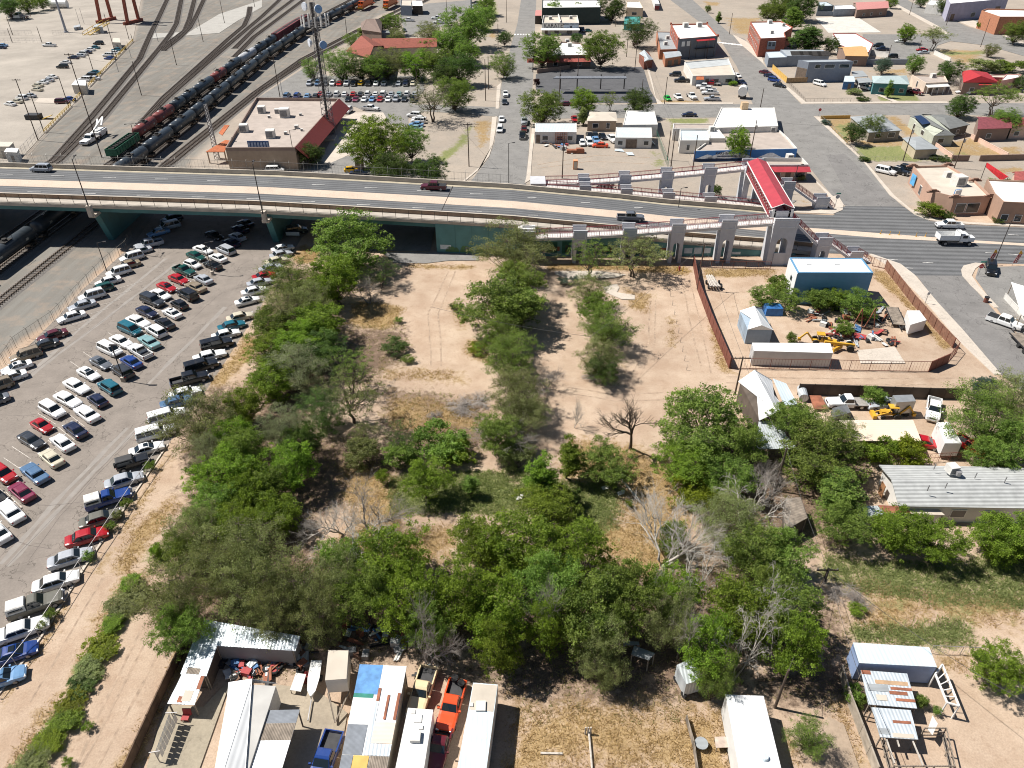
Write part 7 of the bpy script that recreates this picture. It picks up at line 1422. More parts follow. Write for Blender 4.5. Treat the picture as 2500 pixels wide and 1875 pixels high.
o,Q,wl=flat('radio_station','radio station with tan roof and blue mountain mural wall',13,[(1575,1272),(14,300,1252),(14,225,1165),(14,138,1085),(1780,1085),(1700,1090),(1700,1180)],3,WW_,R_TAN,.5,uni=[((14,85,1110),0,1.6)])
a,b=wl['front'];d=(b-a);u=d.normalized();nn=Vector((u.y,-u.x));an=math.atan2(u.y,u.x)
mw=MB();c=(a+b)/2+nn*.06;mw=mw.box((c.x,c.y,1.45),(d.length,.1,2.8),rz=an).mk('mural_wall',BLU,o)
rg=random.Random(4);mm=MB();mz=MB();L0=d.length
def mount(t0,t1,h,m_,z0=.7):
 n=8;pts=[]
 for i in range(n+1):pts.append((t0+(t1-t0)*i/n,z0+h*(1-abs(i/n-.5)*2)*(.75+.25*rg.random())))
 for (p,z1),(q,z2) in zip(pts,pts[1:]):A_,B_=a+u*p+nn*.13,a+u*q+nn*.13;m_.quad(V(*A_,z0),V(*B_,z0),V(*B_,z2),V(*A_,z1))
for t0,t1,h in ((.5,7,1.6),(3,15,2.6),(10.5,17,1.5),(18,25,1.7),(24.5,33,2.4),(33,40,1.8)):
 if t1<L0:mount(t0,t1,h,mm)
mm.mk('mural_peak',mat('mural_snow',(.75,.8,.85),.85,var=.2),mw)
for i in range(14):A_=i*L0/14;B_=A_+L0/14*.999;p,q=a+u*A_+nn*.16,a+u*B_+nn*.16;k=.55+.4*rg.random();mz.quad(V(*p,.15),V(*q,.15),V(*q,k*.8),V(*p,k*.9))
mz.mk('mural_foothill',mat('mural_navy',(.03,.045,.09),.9,var=.3),mw)
p=a+u*9+nn*.2;text(o,'KARS-860 AM',1.0,(p.x,p.y,2.1),an,BLK);
p=a+u*9.3+nn*.2;text(o,'25·KARS·FM',.6,(p.x,p.y,1.75),an,BLK) if False else MB().box((p.x,p.y,1.3),(5.5,.05,.4),rz=an).mk('small_lettering',mat('mural_ink',(.12,.14,.2),.8,var=.8,scale=3),o)
o,*_=flat('office_cube','white block with a pale roof behind the mural wall',13,[(1455,1184),(1700,1184),(1692,1095),(1450,1092)],3.7,WW_,RP_,.25,front=[(.3,1,.8,1.4),(.75,1,.8,1.4)],left=[(.5,.5,1,2,'door')])
flat('office_cube','brighter white block right of the pale roofed one',13,[(1700,1166),(1838,1166),(1775,1082),(1692,1080)],3.7,WW_,RW_,.25,front=[(.5,1,.8,1.4)],uni=[(1718,1105,1.5)])
flat('brown_roof_annex','tan roofed annex behind the radio station cubes',13,[(1395,1085),(1760,1085),(1770,1045),(1395,1042)],3.5,WW_,R_TAN,.2)
o,Q,wl=flat('awning_shop','shop with white band and red awning behind the footbridge',14,[(5,1388),(396,1388),(345,1332),(5,1330)],4,W_PINK,R_TAN,.9,pm=WW_,front=[(.3,.7,3,1.8),(.6,.3,1.2,2.3,'door'),(.85,.7,2.5,1.8)],uni=[(230,1345,1.6)])
a,b=wl['front'];MB().slab(V(a.x,a.y,3.5),V(b.x+.3,b.y,3.5),V(b.x+.3,b.y-2,2.7),V(a.x,a.y-2,2.7),.1).mk('awning',REDR,o)
o,Q,wl=flat('brick_block','red brick two storey block with white roof on the avenue',13,[(2132,324),(14,205,314),(14,190,275),(14,262,228),(14,165,178),(2046,182)],7.4,W_BRICK,RW_,.5,left=[(.1+.09*i,4.6,1.1,1.7) for i in range(10)]+[(.1+.12*i,1.1,1.4,1.9) for i in range(7)],uni=[((14,65,200),0,1.8),((14,80,285),0,1.5),((14,178,222),0,1.5)])
a,b=wl['front'];c=a+(b-a)*.45;bw=MB().box((c.x,c.y-.5,4.6),(3.4,1.2,3)).mk('bay',WG_,o)
for dx in (-.8,.8):MB().box((c.x+dx,c.y-1.12,5.1),(1,.08,1.6)).mk('window',GLZ,bw)
flat('metal_store','light grey low store with a pale roof beside the avenue',14,[(58,488),(216,482),(152,432),(34,438)],3.6,WG_,RP_,.15)
o,*_=flat('metal_hall','long dark grey hall with roof frames, behind the tall grey one',14,[(212,472),(570,466),(515,420),(158,418)],4,WG_,R_TIN,.15)
for i in range(4):p=g(14,300+i*75,440,5);MB().box((p.x,p.y,4.5),(5,3,.12),tilt=Matrix.Rotation(.4,3,'X')).mk('roof_frame',STEEL,o)
o,Q,wl=flat('tall_metal_hall','tall blue grey metal hall with three window groups',14,[(398,524),(772,517),(705,500),(308,506)],7.2,mat('blue_grey_siding',(.22,.245,.29),.6,var=.06,wave=('X',1.2),wc=.1),R_TIN,.15)
a,b=wl['front']
for t,n in ((.22,2),(.49,4),(.82,4)):wdw(o,a,b,[(t+(i-(n-1)/2)*.052,5,1.1,1.2) for i in range(n)])
p=wl.get('left')
if p:wdw(o,p[0],p[1],[(.5,.2,4,4.5,'door')])
o,*_=flat('striped_roof_shop','white roofed shop with a red edge stripe behind the orange roof',14,[(655,378),(790,430),(905,440),(942,366),(795,280),(600,280)],3.8,WW_,RW_,.3,pm=mat('brick_red_edge',(.3,.06,.05),.8))
pit('orange_house','house with a domed orange roof',14,[(705,470),(902,474),(842,388),(645,398)],4,None,5.4,WB_,mat('orange_roof',(.56,.33,.14),.85,var=.1),over=.3,front=[(.5,1,1.4,1.2)])
pit('teal_house','teal house with a pale hipped roof behind a cypress',14,[(938,700),(1248,712),(1222,637),(928,640)],3.9,None,5,W_TEAL,mat('pale_green_shingle',(.35,.42,.42),.9,var=.1),hip=.25,front=[(.28,1,1.8,1.2),(.6,.2,1.1,2,'door'),(.85,1,1.4,1.2)])
pit('playhouse','small blue playhouse beside the teal house carport',14,[(690,688),(788,690),(760,640),(700,640)],2.8,None,3.6,mat('playhouse_blue',(.06,.16,.34),.8),RP_,over=.15,front=[(.6,.2,.9,1.8,'door')],cat='shed')
for lab,pts in (('carport roof over the white pickup at the teal house',[(818,700),(938,692),(902,655),(800,660)]),('grey shed roof behind the carport',[(772,652),(896,642),(850,595),(758,600)])):
 o=tg('carport',lab,'carport',tuple(g(14,*pts[0])));q=qp(14,pts,3);MB().slab(*q,.15).mk('roof',RG_,o)
 for p in q:MB().cyl((p.x,p.y,0),(p.x,p.y,2.85),.09,6).mk('post',WT_,o)
o,Q,wl=flat('cream_house','flat roofed cream house with a shaded porch',14,[(1385,700),(1572,690),(1545,640),(1265,630)],3.7,wlm('cream_adobe',(.62,.5,.4)),R_TAN,.4,front=[(.3,.3,1,2.1,'door'),(.6,.9,1.5,1.3)],left=[(.5,1,1,1.8)],uni=[(1440,655,1.6)])
a,b=wl['front'];MB().slab(V(a.x,a.y,3.1),V(b.x,b.y,3.1),V(b.x,b.y-2.4,2.7),V(a.x,a.y-2.4,2.7),.12).mk('porch_roof',WW_,o)
for k in range(5):p=a+(b-a)*k/4;MB().cyl((p.x,p.y-2.3,0),(p.x,p.y-2.3,2.7),.08,6).mk('porch_post',WT_,o)
o=pit('red_roofed_house','house with a vivid red hipped roof',14,[(1700,695),(2005,694),(1900,610),(1690,600)],4.2,[(1760,590),(1850,640)],6.2,WB_,R_RED,hip=.01,front=[(.3,1,1.5,1.2),(.7,.2,1.1,2,'door')])
MB().slab(*qp(14,[(1830,718),(1948,716),(1930,692),(1835,694)],3.6),.12).mk('porch_roof',R_RED,o)
flat('maroon_wing','low maroon walled wing between the red roof and the pink house',14,[(1920,650),(2055,655),(2060,630),(1915,632)],3.4,mat('maroon_wall',(.3,.09,.09),.9),RC_,.2)
flat('pink_house','pink house with a pale roof at the right edge',14,[(2020,680),(2180,650),(2192,628),(2060,628)],4.4,wlm('salmon_stucco',(.62,.33,.29)),RW_,.25,front=[(.3,1,1,1.2),(.7,1,1,1.2)])
pit('pink_roofed_house','long house with a pink shingle roof at the top',14,[(802,82),(1072,66),(1046,16),(768,22)],4.2,None,6,WB_,R_PINKR,front=[(.25,1,1.2,1.2),(.5,1,1.2,1.2),(.8,1,1.2,1.2)])
flat('grey_store','dark grey store with a pale roof beyond the concrete slab',14,[(478,52),(608,46),(545,14),(480,16)],4.5,wlm('dark_grey_block',(.1,.12,.13)),RP_,.2)
flat('blue_store','small blue and white roofed store left of the pink roof',14,[(610,78),(800,72),(760,40),(612,46)],3.6,WG_,RW_,.15)
o,Q,wl=flat('lilac_warehouse','lilac painted warehouse with murky windows at the top right',14,[(1592,30),(2082,-12),(2000,-60),(1560,-20)],8.5,W_LILAC,RW_,.3,front=[(.1,.3,2.4,3,'door'),(.45,1.2,3,2),(.65,1.2,3,2),(.86,.5,3.4,4.5,'door')])
flat('white_depot_wall','white low store left of the lilac warehouse',14,[(1390,35),(1590,55),(1580,10),(1420,0)],4.5,WW_,RW_,.2)
o,Q,wl=flat('round_brick_hall','orange brick hall with canted corner and white roof',14,[(1855,88),(2010,140),(2260,140),(2260,78),(1900,72)],8,W_OBR,RW_,.6)
pit('hipped_cottage','cottage with a pale grey hipped roof behind two trees',14,[(905,1118),(1182,1100),(1010,965),(745,985)],3,None,4.2,wlm('dun_stucco',(.28,.25,.2)),RG_,hip=.3,front=[(.3,1,1.6,1.3),(.75,1,2.2,1.3)])
o=pit('grey_shingle_house','grey shingled house with a solar panel',14,[(1455,1145),(1636,1142),(1440,966),(1245,976)],3.2,[(1545,1100),(1345,962)],4.2,wlm('pale_green_siding',(.42,.44,.36)),R_DGREY,front=[(.4,1,1.6,1.2)],left=[(.25,1,1.2,1.2),(.6,1,2,1.2)])
pz=[g(14,x,y,3.8) for x,y in ((1282,985),(1350,978),(1420,1045),(1352,1058))];MB().slab(*[p+V(0,0,.25) for p in pz],.06).mk('solar_panel',mat('solar_cells',(.015,.03,.09),.15,.2),o)
pit('grey_shingle_wing','right wing of the grey shingled house',14,[(1590,1088),(1757,1050),(1535,965),(1420,968)],3.2,None,4.2,wlm('dark_siding',(.12,.12,.11)),R_DGREY,hip=.2,front=[(.5,1,1.4,1.2)])
pit('grey_garage','low garage with a pale hipped roof in the garden',14,[(1300,1262),(1497,1256),(1335,1150),(1185,1162)],2.8,None,3.5,wlm('sand_siding',(.45,.38,.27)),RG_,hip=.3,cat='garage')
pit('maroon_house','maroon roofed house under the arching tree',14,[(1820,1090),(2110,1080),(2090,985),(1812,985)],3.8,None,5.2,WB_,mat('maroon_roof',(.2,.05,.06),.8),front=[(.4,1,1.4,1.2)])
pit('red_house','brick red house cut by the right picture edge',14,[(2110,1060),(2320,1060),(2320,990),(2120,995)],4,None,5.2,W_PINK,mat('dusty_red_roof',(.36,.09,.08),.8),front=[(.3,1,1.4,1.2)])
o,Q,wl=flat('adobe_restaurant','adobe corner restaurant with cream roof and stepped parapets',14,[(24,1448,25),(24,1632,72),(24,1935,62),(1800,1520),(1570,1392),(1275,1400)],4.5,wlm('adobe_pink',(.42,.27,.2)),RC_,.5,uni=[(1650,1560,2.6),(1560,1490,1.4)])
p1,p2=g(14,1268,1370,5.2),g(14,1340,1590,5.2)
for i,t in enumerate((.05,.95)):
 for k in range(3):q=Vector(Q[0]);
for q in Q:
 for k in range(3):MB().box((q[0],q[1],4.4+.25*k),(3.2-k*1.0,.5,.3),rz=.0).mk('stepped_parapet',wlm('adobe_brown',(.3,.18,.13)),o)
a,b=wl['front'];wdw(o,a,b,[(.25,.6,2.2,2.2),(.6,.6,3,2.2)])
if 'left' in wl:wdw(o,*wl['left'],[(.55,.8,1.4,2)])
sc=g(14,1278,1520,2.4);MB().box((sc.x-.05,sc.y,2.5),(.12,2.2,2.6)).mk('blue_door',mat('sky_blue_door',(.1,.35,.62),.6),o)
flat('adobe_house','brown adobe house with a white roof at the right edge',24,[(2040,112),(2330,125),(2330,-60),(1900,-80),(1960,40)],5.2,wlm('adobe_tan',(.36,.23,.165)),RW_,.4,front=[(.2,.8,1.4,1.4),(.6,.8,1.4,1.4)],left=[(.3,1,1,1.4)])
pit('small_red_house','pink house with a red gable right of the red banner',14,[(2130,1520),(2330,1520),(2330,1440),(2110,1455)],3.8,None,5,W_PINK,mat('dusty_red_roof',(.36,.09,.08),.8),front=[(.3,1,1,1.2)])
rb=tg('red_canopy','slanting bright red fabric canopy behind the restaurant','canopy',tuple(g(14,1990,1500)))
MB().slab(g(14,1900,1370,4.6),g(14,2080,1490,4.6),g(14,2022,1525,2.6),g(14,1892,1412,3.4),.06).mk('fabric',mat('red_fabric',(.55,.02,.03),.7),rb)
for x,y in ((1900,1370),(2080,1490)):q=g(14,x,y,4.6);MB().cyl((q.x,q.y,0),(q.x,q.y,4.55),.08,6).mk('post',STEEL,rb)
o,Q,wl=flat('blue_shed','big shed with a white roof, white end and blue metal front',24,[(305,710),(942,712),(846,588),(236,582)],6.6,W_BLUE,R_TINW,.12,cat='shed')
a,b=wl['left'];c=(a+b)/2;u=(b-a).normalized();n_=Vector((u.y,-u.x))
MB().box((*(c+n_*.05),3.2),((b-a).length,.1,6.35),rz=math.atan2(u.y,u.x)).mk('white_end',mat('white_metal_wall',(.72,.72,.72),.6,var=.05),o)
c=a+(b-a)*.6+n_*.12;MB().box((*c,4.2),(1,.08,.9),rz=math.atan2(u.y,u.x)).mk('window',GLZ,o)
p,q=g(24,675,862),wl['front'][0]+(wl['front'][1]-wl['front'][0])*.6;MB().box((q.x,q.y-.25,2.9),(.5,.4,.3)).mk('wall_lamp',WT_,o)
rt_=MB()
for x,y in ((390,635),(628,635)):p=g(24,x,y,6.5);rt_.box((p.x,p.y,6.55),(.9,.9,.12))
rt_.mk('roof_hatch',RW_,o)
o=pit('garden_shed','small pale blue metal shed with a gable roof',23,[(2022,1187),(2238,1192),(2143,1005),(1955,1032)],3,[(2140,1150),(2080,992)],4.3,mat('pale_blue_siding',(.30,.38,.46),.6,var=.06,wave=('X',2.5),wc=.2),R_TINW,over=.1,cat='shed',t=.08)
def bxn(name,lb,r,roof,z,h0,m,rm= None,cat='container',wheels_=0,rib= True):
 P=hlo(qp(r,roof,z));o=tg(name,lb,cat,(P[0].x,P[0].y,0));MB().prism([(p.x,p.y) for p in P],h0,z-.06).mk('body',m,o)
 c=sum(P,V(0,0,0))/4;MB().prism([(c.x+(p.x-c.x)*1.005,c.y+(p.y-c.y)*1.005) for p in P],z-.06,z).mk('roof',rm or m,o)
 e=sorted([(P[i],P[(i+1)%4]) for i in range(4)],key= lambda k:(k[0]-k[1]).length);(a,b)=e[0];d=(b-a).normalized();mid=(a+b)/2;out=(mid-c).normalized()
 MB().box((mid.x+out.x*.03,mid.y+out.y*.03,(h0+z)/2),((b-a).length*.92,.07,(z-h0)*.9),rz=math.atan2(d.y,d.x)).mk('end_door',mat('trailer_door_grey',(.45,.45,.45),.6),o)
 if wheels_:
  L_=(e[2][1]-e[2][0]).normalized()
  for k in (-.4,.4):
   for s in (-1,1):q=c+L_*k*2.2+d*s*((b-a).length/2-.1);MB().cyl((q.x-d.x*.12,q.y-d.y*.12,.38),(q.x+d.x*.12,q.y+d.y*.12,.38),.38,10).mk('wheel',TYRE,o)
 return o,P
WMET=mat('white_box_metal',(.66,.64,.6),.55,var=.08,scale=.5,stain=.15,wave=('X',4),wc=.08)
bxn('storage_container','long white box container inside the brown fence',23,[(2080,1370),(24,600,1388),(24,576,1306),(2062,1302)],2.9,.1,WMET,RW_)
BRF=mat('rust_brown_fence',(.16,.052,.035),.7,var=.2,scale=2)
def pfn(name,lb,pts,h,m,cat='fence',step=2.4,th=.05,gp= None,pm= None,cap= True):
 P=[Vector(p) for p in pts];o=tg(name,lb,cat,tuple(P[0]),gp);pm=pm or m
 pn=MB();first= None ;k=0
 for a,b in zip(P,P[1:]):
  pn.bar(a+V(0,0,h/2),b+V(0,0,h/2),th,h);n=max(1,round((b-a).length/step))
  for i in range(n+1):
   if k<60:
    q=a+(b-a)*i/n
    if first is None:first=c=MB().box((0,0,h/2+.06),(.12,.12,h+.12)).mk('post',pm,o,lo= True)
    else:c=first.copy();COL.objects.link(c)
    c.location=q-P[0];k+=1
  if cap:pn.bar(a+V(0,0,h+.03),b+V(0,0,h+.03),th+.08,.07)
 pn.mk('panel',m,o); return o
F= lambda r,*a:[g(r,*p) for p in a]
pfn('slat_fence','solid rust brown fence on the left side of the fenced yard',F(23,(1560,640),(1600,860),(1700,1130),(1865,1520)),2.1,BRF)
fnc('pipe_fence','brown pipe and mesh fence along the dirt alley',F(24,(-270,1520),(400,1530),(1405,1548)),2.,3,BRF,'fence',rls_=(1,.05),mesh=.5,r=.05)
pfn('gate','brown mesh gate at the corner of the fenced yard',F(24,(1405,1548),(1560,1480)),2.,BRF,'gate',1.5)
fnc('pipe_fence','short mesh fence behind the brown gate corner',F(24,(1560,1480),(1640,1385),(1605,1345)),2.,1.5,BRF,'fence',rls_=(1,.05),mesh=.4,r=.05)
pfn('slat_fence','brown screened fence along the pavement of the fenced yard',F(24,(1605,1345),(1450,1180),(1270,980),(1100,760),(1035,680)),1.9,mat('screen_fence',(.20,.10,.065),.8,var=.25,scale=2),pm=BRF)
fnc('pipe_fence','brown fence end beside the long staircase',F(24,(1035,680),(930,655)),2.,1.5,BRF,'fence',rls_=(1,.05),mesh=.4,r=.05)
fnc('pipe_fence','brown fence below the pedestrian ramp tower',F(23,(1620,665),(1900,675),(2212,680)),1.6,2.4,BRF,'fence',rls_=(1,.05),mesh=.4,r=.05)
ht,P=bxn('horse_trailer','white rounded horse trailer by the brown fence',24,[(1255,1150),(1390,1110),(1330,1030),(1225,1030)],2.5,.5,mat('trailer_white',(.72,.71,.69),.4,var=.05),cat='trailer',wheels_=1)
def ftr(lb,r,c0,c1,w_=2.2,deck=WO_):
 a,b=g(r,*c0),g(r,*c1);o=tg('flat_trailer',lb,'trailer',tuple(a));d=(b-a).normalized();n=V(-d.y,d.x,0);L_=(b-a).length
 an=math.atan2(d.y,d.x);c=(a+b)/2;MB().box((c.x,c.y,.72),(L_,w_,.1),rz=an).mk('deck',deck,o)
 for s in (-1,1):MB().bar(a+n*s*w_/2+V(0,0,.72),b+n*s*w_/2+V(0,0,.72),.12,.2).mk('rail',BKP,o)
 MB().bar(b+V(0,0,.6),b+d*1.3+V(0,0,.6),.14).mk('drawbar',BKP,o)
 for k in (-.42,.42):
  for s in (-1,1):q=c-d*.6+d*k*1.1*2+n*s*(w_/2+.16);MB().cyl(q+n*.11+V(0,0,.36),q-n*.11+V(0,0,.36),.36,10).mk('wheel',TYRE,o)
 return o
ftr('flat trailer with raised ramps beside the horse trailer',24,(1085,1030),(1150,1180))
ftr('flat trailer with plant behind the white pickup',24,(2330,1460),(2130,1250))
dt=tg('dump_truck','white dump truck driving on the main road','dump truck',tuple(g(24,1610,470)),rz=R(-2));dw=paint(PAL['white'])
bd=MB()
for s in (-1,1):bd.box((-1.7,s*1.15,1.9),(4.2,.1,1.1))
bd.box((-3.75,0,1.9),(.1,2.3,1.1));bd.box((.35,0,2.1),(.12,2.3,1.6));bd.box((-1.7,0,1.35),(4.2,2.3,.1));bd.box((.8,0,2.86),(1,2.3,.08));bd.mk('dump_bed',dw,dt,lo= True)
cb=MB();cb.box((1.5,0,1.75),(1.7,2.1,1.5));cb.box((3.05,0,1.4),(1.5,1.7,.95));cb.box((1.45,0,2.55),(1.4,1.9,.1));cb.mk('cab',dw,dt,lo= True)
MB().quad((2.37,-.9,1.8),(2.37,.9,1.8),(2.37,.85,2.45),(2.37,-.85,2.45)).mk('windshield',GLASS,dt,lo= True)
for s in (-1,1):MB().box((1.55,s*1.06,2.1),(1,.04,.6)).mk('side_window',GLASS,dt,lo= True);MB().box((3.82,s*.6,1.35),(.06,.35,.25)).mk('headlight',LAMP,dt,lo= True)
MB().box((0,0,.85),(7.2,1.0,.25)).mk('chassis',BKP,dt,lo= True);whl(dt,(-2.2,2.9),1.12,.5,.3,dual=(-2.2,))
dt.location.z=.02
def backhoe(lb,r,x,y,deg):
 p=g(r,x,y);o=tg('backhoe',lb,'backhoe',tuple(p),'yellow backhoes',R(deg));o.scale=(.78,)*3;Y=mat('plant_yellow',(.58,.33,.03),.55,var=.15,scale=1)
 b=MB();b.box((1.1,0,1.2),(2,.9,.8));b.box((0,0,.85),(3.4,.7,.35));b.mk('body',Y,o,lo= True)
 for s in (-1,1):
  for dx in (-.7,.6):MB().bar((dx,s*.6,1.2),(dx,s*.6,2.5),.1).mk('cab_post',BKP,o,lo= True)
 MB().box((-.05,0,2.58),(1.7,1.5,.14)).mk('cab_roof',Y,o,lo= True);MB().box((-.1,0,1.4),(.5,.6,.7)).mk('seat',BKP,o,lo= True)
 for s in (-1,1):MB().bar((.9,s*.6,1.5),(3,s*.6,.7),.2).mk('loader_arm',Y,o,lo= True)
 MB().box((3.3,0,.55),(.7,2,.7)).mk('loader_bucket',Y,o,lo= True)
 MB().bar((-1.6,0,1),(-3,0,2.6),.3,.35).mk('boom',Y,o,lo= True);MB().bar((-3,0,2.6),(-4.2,0,1.1),.25,.3).mk('dipper',Y,o,lo= True);MB().box((-4.3,0,.8),(.6,.6,.6)).mk('bucket',Y,o,lo= True)
 for s in (-1,1):
  MB().cyl((-.9,s*.75,.68),(-.9,s*1.1,.68),.68,14).mk('rear_wheel',TYRE,o,lo= True);MB().cyl((1.7,s*.65,.45),(1.7,s*.95,.45),.45,12).mk('front_wheel',TYRE,o,lo= True)
backhoe('yellow backhoe with its boom behind the white container',24,480,1310,-10)
backhoe('yellow backhoe under the long peach carport edge',34,1080,340,178)
gr=tg('grader','old yellow road grader wheels beside the concrete pad','grader',tuple(g(24,680,1390)));p=g(24,670,1370)
Y=MATS['plant_yellow'];MB().bar(p+V(-3,.5,1.5),p+V(2,0,1.1),.4).mk('frame',Y,gr);MB().bar(p+V(-1.8,-.8,.6),p+V(.2,.6,.6),.3,.7).mk('blade',Y,gr)
for dx,dy in ((1.2,-.6),(1.6,.9)):MB().cyl(p+V(dx,dy,.6),p+V(dx+.1,dy+.4,.6),.6,14).mk('wheel',TYRE,gr)
rj=random.Random(11)
JM_=[RR_,R_TIN,mat('scrap_grey',(.25,.25,.25),.7),mat('scrap_white',(.6,.6,.57),.7),mat('scrap_brown',(.2,.11,.07),.9,var=.3),mat('scrap_blue',(.08,.18,.35),.7),mat('scrap_red',(.35,.05,.05),.7),BKP]
def scp(r,poly,n,where,kinds=('plank','sheet','box','pipe','tyre'),smax=1.):
 P=[g(r,*p) for p in poly]
 for i in range(n):
  a,b=rj.random(),rj.random();p=P[0]*(1-a)*(1-b)+P[1]*a*(1-b)+P[2]*a*b+P[3]*(1-a)*b
  k=kinds[rj.randrange(len(kinds))];mi=rj.randrange(len(JM_));an=rj.uniform(0,3.14);s=rj.uniform(.5,1)*smax;m=MB()
  cn=('rusty','silver','grey','white','brown','blue','red','black')[mi];M=JM_[mi]
  if k=='plank':
   for j in range(3):m.box((p.x+rj.uniform(-.3,.3),p.y+rj.uniform(-.3,.3),.12+.14*j),(3.6*s,.22,.07),rz=an+rj.uniform(-.12,.12))
  elif k=='sheet':m.box((p.x,p.y,.35),(2.2*s,1.3*s,.05),rz=an,tilt=Matrix.Rotation(rj.uniform(-.4,.4),3,'X'))
  elif k=='box':m.box((p.x,p.y,.45*s),(1.3*s,.9*s,.9*s),rz=an);m.box((p.x,p.y,.93*s),(1.36*s,.96*s,.06),rz=an)
  elif k=='pipe':
   for j in range(4):m.cyl((p.x-1.5*s*math.cos(an)+j*.14,p.y-1.5*s*math.sin(an),.12+.1*(j%2)),(p.x+1.5*s*math.cos(an)+j*.14,p.y+1.5*s*math.sin(an),.2),.07,6)
  else:
   for j in range(2):m.tube([(p.x+.36*math.cos(t*.7),p.y+.36*math.sin(t*.7),.12+.22*j) for t in range(10)],.13,6);cn,M='black',TYRE
  nm=dict(plank='plank_stack',sheet='metal_sheet',box='crate',pipe='pipe_bundle',tyre='tyre_pair')[k]
  tag(m.mk(nm,M),'%s %s lying in %s'%(cn,nm.replace('_',' '),where),nm.split('_')[-1],'%s %ss in %s'%(cn,nm.replace('_',' '),where))
scp(24,[(330,1050),(1000,1000),(1080,1230),(560,1290)],58,'the scrap heap of the fenced yard',smax=1.1)
scp(24,[(560,1240),(1100,1230),(1130,1340),(640,1330)],22,'the lower scrap heap by the pad',smax=.9)
scp(41,[(1850,720),(2250,780),(2300,900),(1880,940)],30,'the patched roof yard',('box','tyre','plank','sheet'),.75)
scp(42,[(150,680),(480,640),(470,900),(120,930)],30,'the yard before the shed door',('box','tyre','pipe','sheet'),.75)
scp(42,[(650,480),(1280,480),(1330,760),(850,720)],30,'the shaded yard below the trees',('box','sheet','plank','pipe'),.8)
scp(13,[(300,1180),(560,1180),(540,1290),(330,1270)],16,'the scrap yard behind the ramp',('pipe','box','sheet','plank'),1.2)
sm=MB()
for dx in (0,2.6):p=g(24,800+dx*40,1180);sm.bar(p+V(-.9,0,0),p+V(0,0,4),.14);sm.bar(p+V(.9,0,0),p+V(0,0,4),.14);
tag(sm.mk('hoist_frame',RR_),'rusty tripod hoist frame standing in the scrap heap','frame')
lg=tg('pole_trailer','trailer loaded with grey utility poles behind the fence','trailer',tuple(g(23,1740,850)));p=g(23,1735,830)
for i in range(7):MB().cyl(p+V(-1+.3*i,-1.6,.8+.15*(i%2)),p+V(-.9+.2*i,3,.9+.15*(i%2)),.14,7).mk('pole',BARK_P,lg)
for dx in (-1.2,1.3):
 for dy in (-.8,1.2):MB().cyl(p+V(dx-.12,dy,.42),p+V(dx+.12,dy,.42),.42,10).mk('wheel',TYRE,lg)
tp=tg('tarp_box','blue tarp covered box beside the small metal shed','tarp',tuple(g(24,80,1080)));p=g(24,85,1050);MB().loft([[p+V(x,y,0) for x,y in ((-1.6,-1.2),(1.6,-1.2),(1.6,1.2),(-1.6,1.2))],[p+V(x,y,1.5) for x,y in ((-1.5,-1.1),(1.5,-1.1),(1.5,1.1),(-1.5,1.1))],[p+V(x,y,1.75) for x,y in ((-1.2,-.6),(1.2,-.6),(1.2,.6),(-1.2,.6))]]).mk('tarp',mat('blue_tarp',(.03,.15,.42),.6,var=.2),tp)
o=pit('white_gable_barn','barn with a white standing seam gable roof',33,[(2118,362),(34,190,262),(34,88,28),(1945,36)],3.6,[(34,126,290),(34,-60,-60)],5.4,W_DARK,R_TINW,over=.3,cat='barn')
A,B,C_,D_=qp(34,[(190,264),(300,226),(206,56),(90,30)],3.1);MB().slab(A+V(0,0,.35),B,C_,D_+V(0,0,.35),.08).mk('lean_to_roof',RP_,o)
def shl(name,lb,r,pts,z,m,cat='roof',posts= True,t=.1,drop=0.,pts_=(),wall= None):
 0
 q=qp(r,pts,z);q[0].z-=drop;q[1].z-=drop;o=tg(name,lb,cat,(q[0].x,q[0].y,0));rf=MB().slab(*q,t).mk('roof',m,o)
 if posts:
  c=sum(q,V(0,0,0))/4
  for p in q:k=p+(c-p)*.06;MB().cyl((k.x,k.y,0),(k.x,k.y,k.z-t),.08,6).mk('post',WO_,o)
 B_= lambda u,v:q[0]*(1-u)*(1-v)+q[1]*u*(1-v)+q[2]*u*v+q[3]*(1-u)*v
 for i,(u0,u1,v0,v1,pm) in enumerate(pts_):
  L_=V(0,0,.02+.006*i);MB().slab(*[B_(u,v)+L_ for u,v in ((u0,v0),(u1,v0),(u1,v1),(u0,v1))],.012).mk('patch',pm,rf)
 if wall:
  c=sum(q,V(0,0,0))/4;pr=[(c.x+(p.x-c.x)*.92,c.y+(p.y-c.y)*.92) for p in q];MB().prism(pr,0,[p.z-t-.02 for p in q] if False else min(p.z for p in q)-t-.02).mk('wall',wall,o)
 return o
TARP=mat('blue_roof_tarp',(.10,.26,.52),.6,var=.25,scale=1.5);GTARP=mat('green_tarp',(.02,.2,.15),.6,var=.25);YSH=mat('yellow_sheet',(.6,.38,.1),.7,var=.1);GSH=mat('slate_sheet',(.22,.24,.27),.7,var=.15,wave=('X',3),wc=.3);ZINC=mat('bright_zinc',(.62,.68,.72),.45,.2,var=.1,wave=('X',.9),wc=.2,bump=.4)
shl('porch','corrugated porch roof below the white gable barn',33,[(2082,606),(34,302,608),(34,112,374),(2116,374)],3,R_TIN,'porch')
shl('carport','long peach coloured carport roof in the walled yard',34,[(780,526),(1352,526),(1276,362),(655,366)],3,R_PEACH,'carport',drop=.3)
SH=mat('grey_shingle_courses',(.46,.47,.46),.9,var=.12,scale=1,wave=('Y',.62),wc=.4,bump=.5,stain=.3,sc_=(.25,.25,.25))
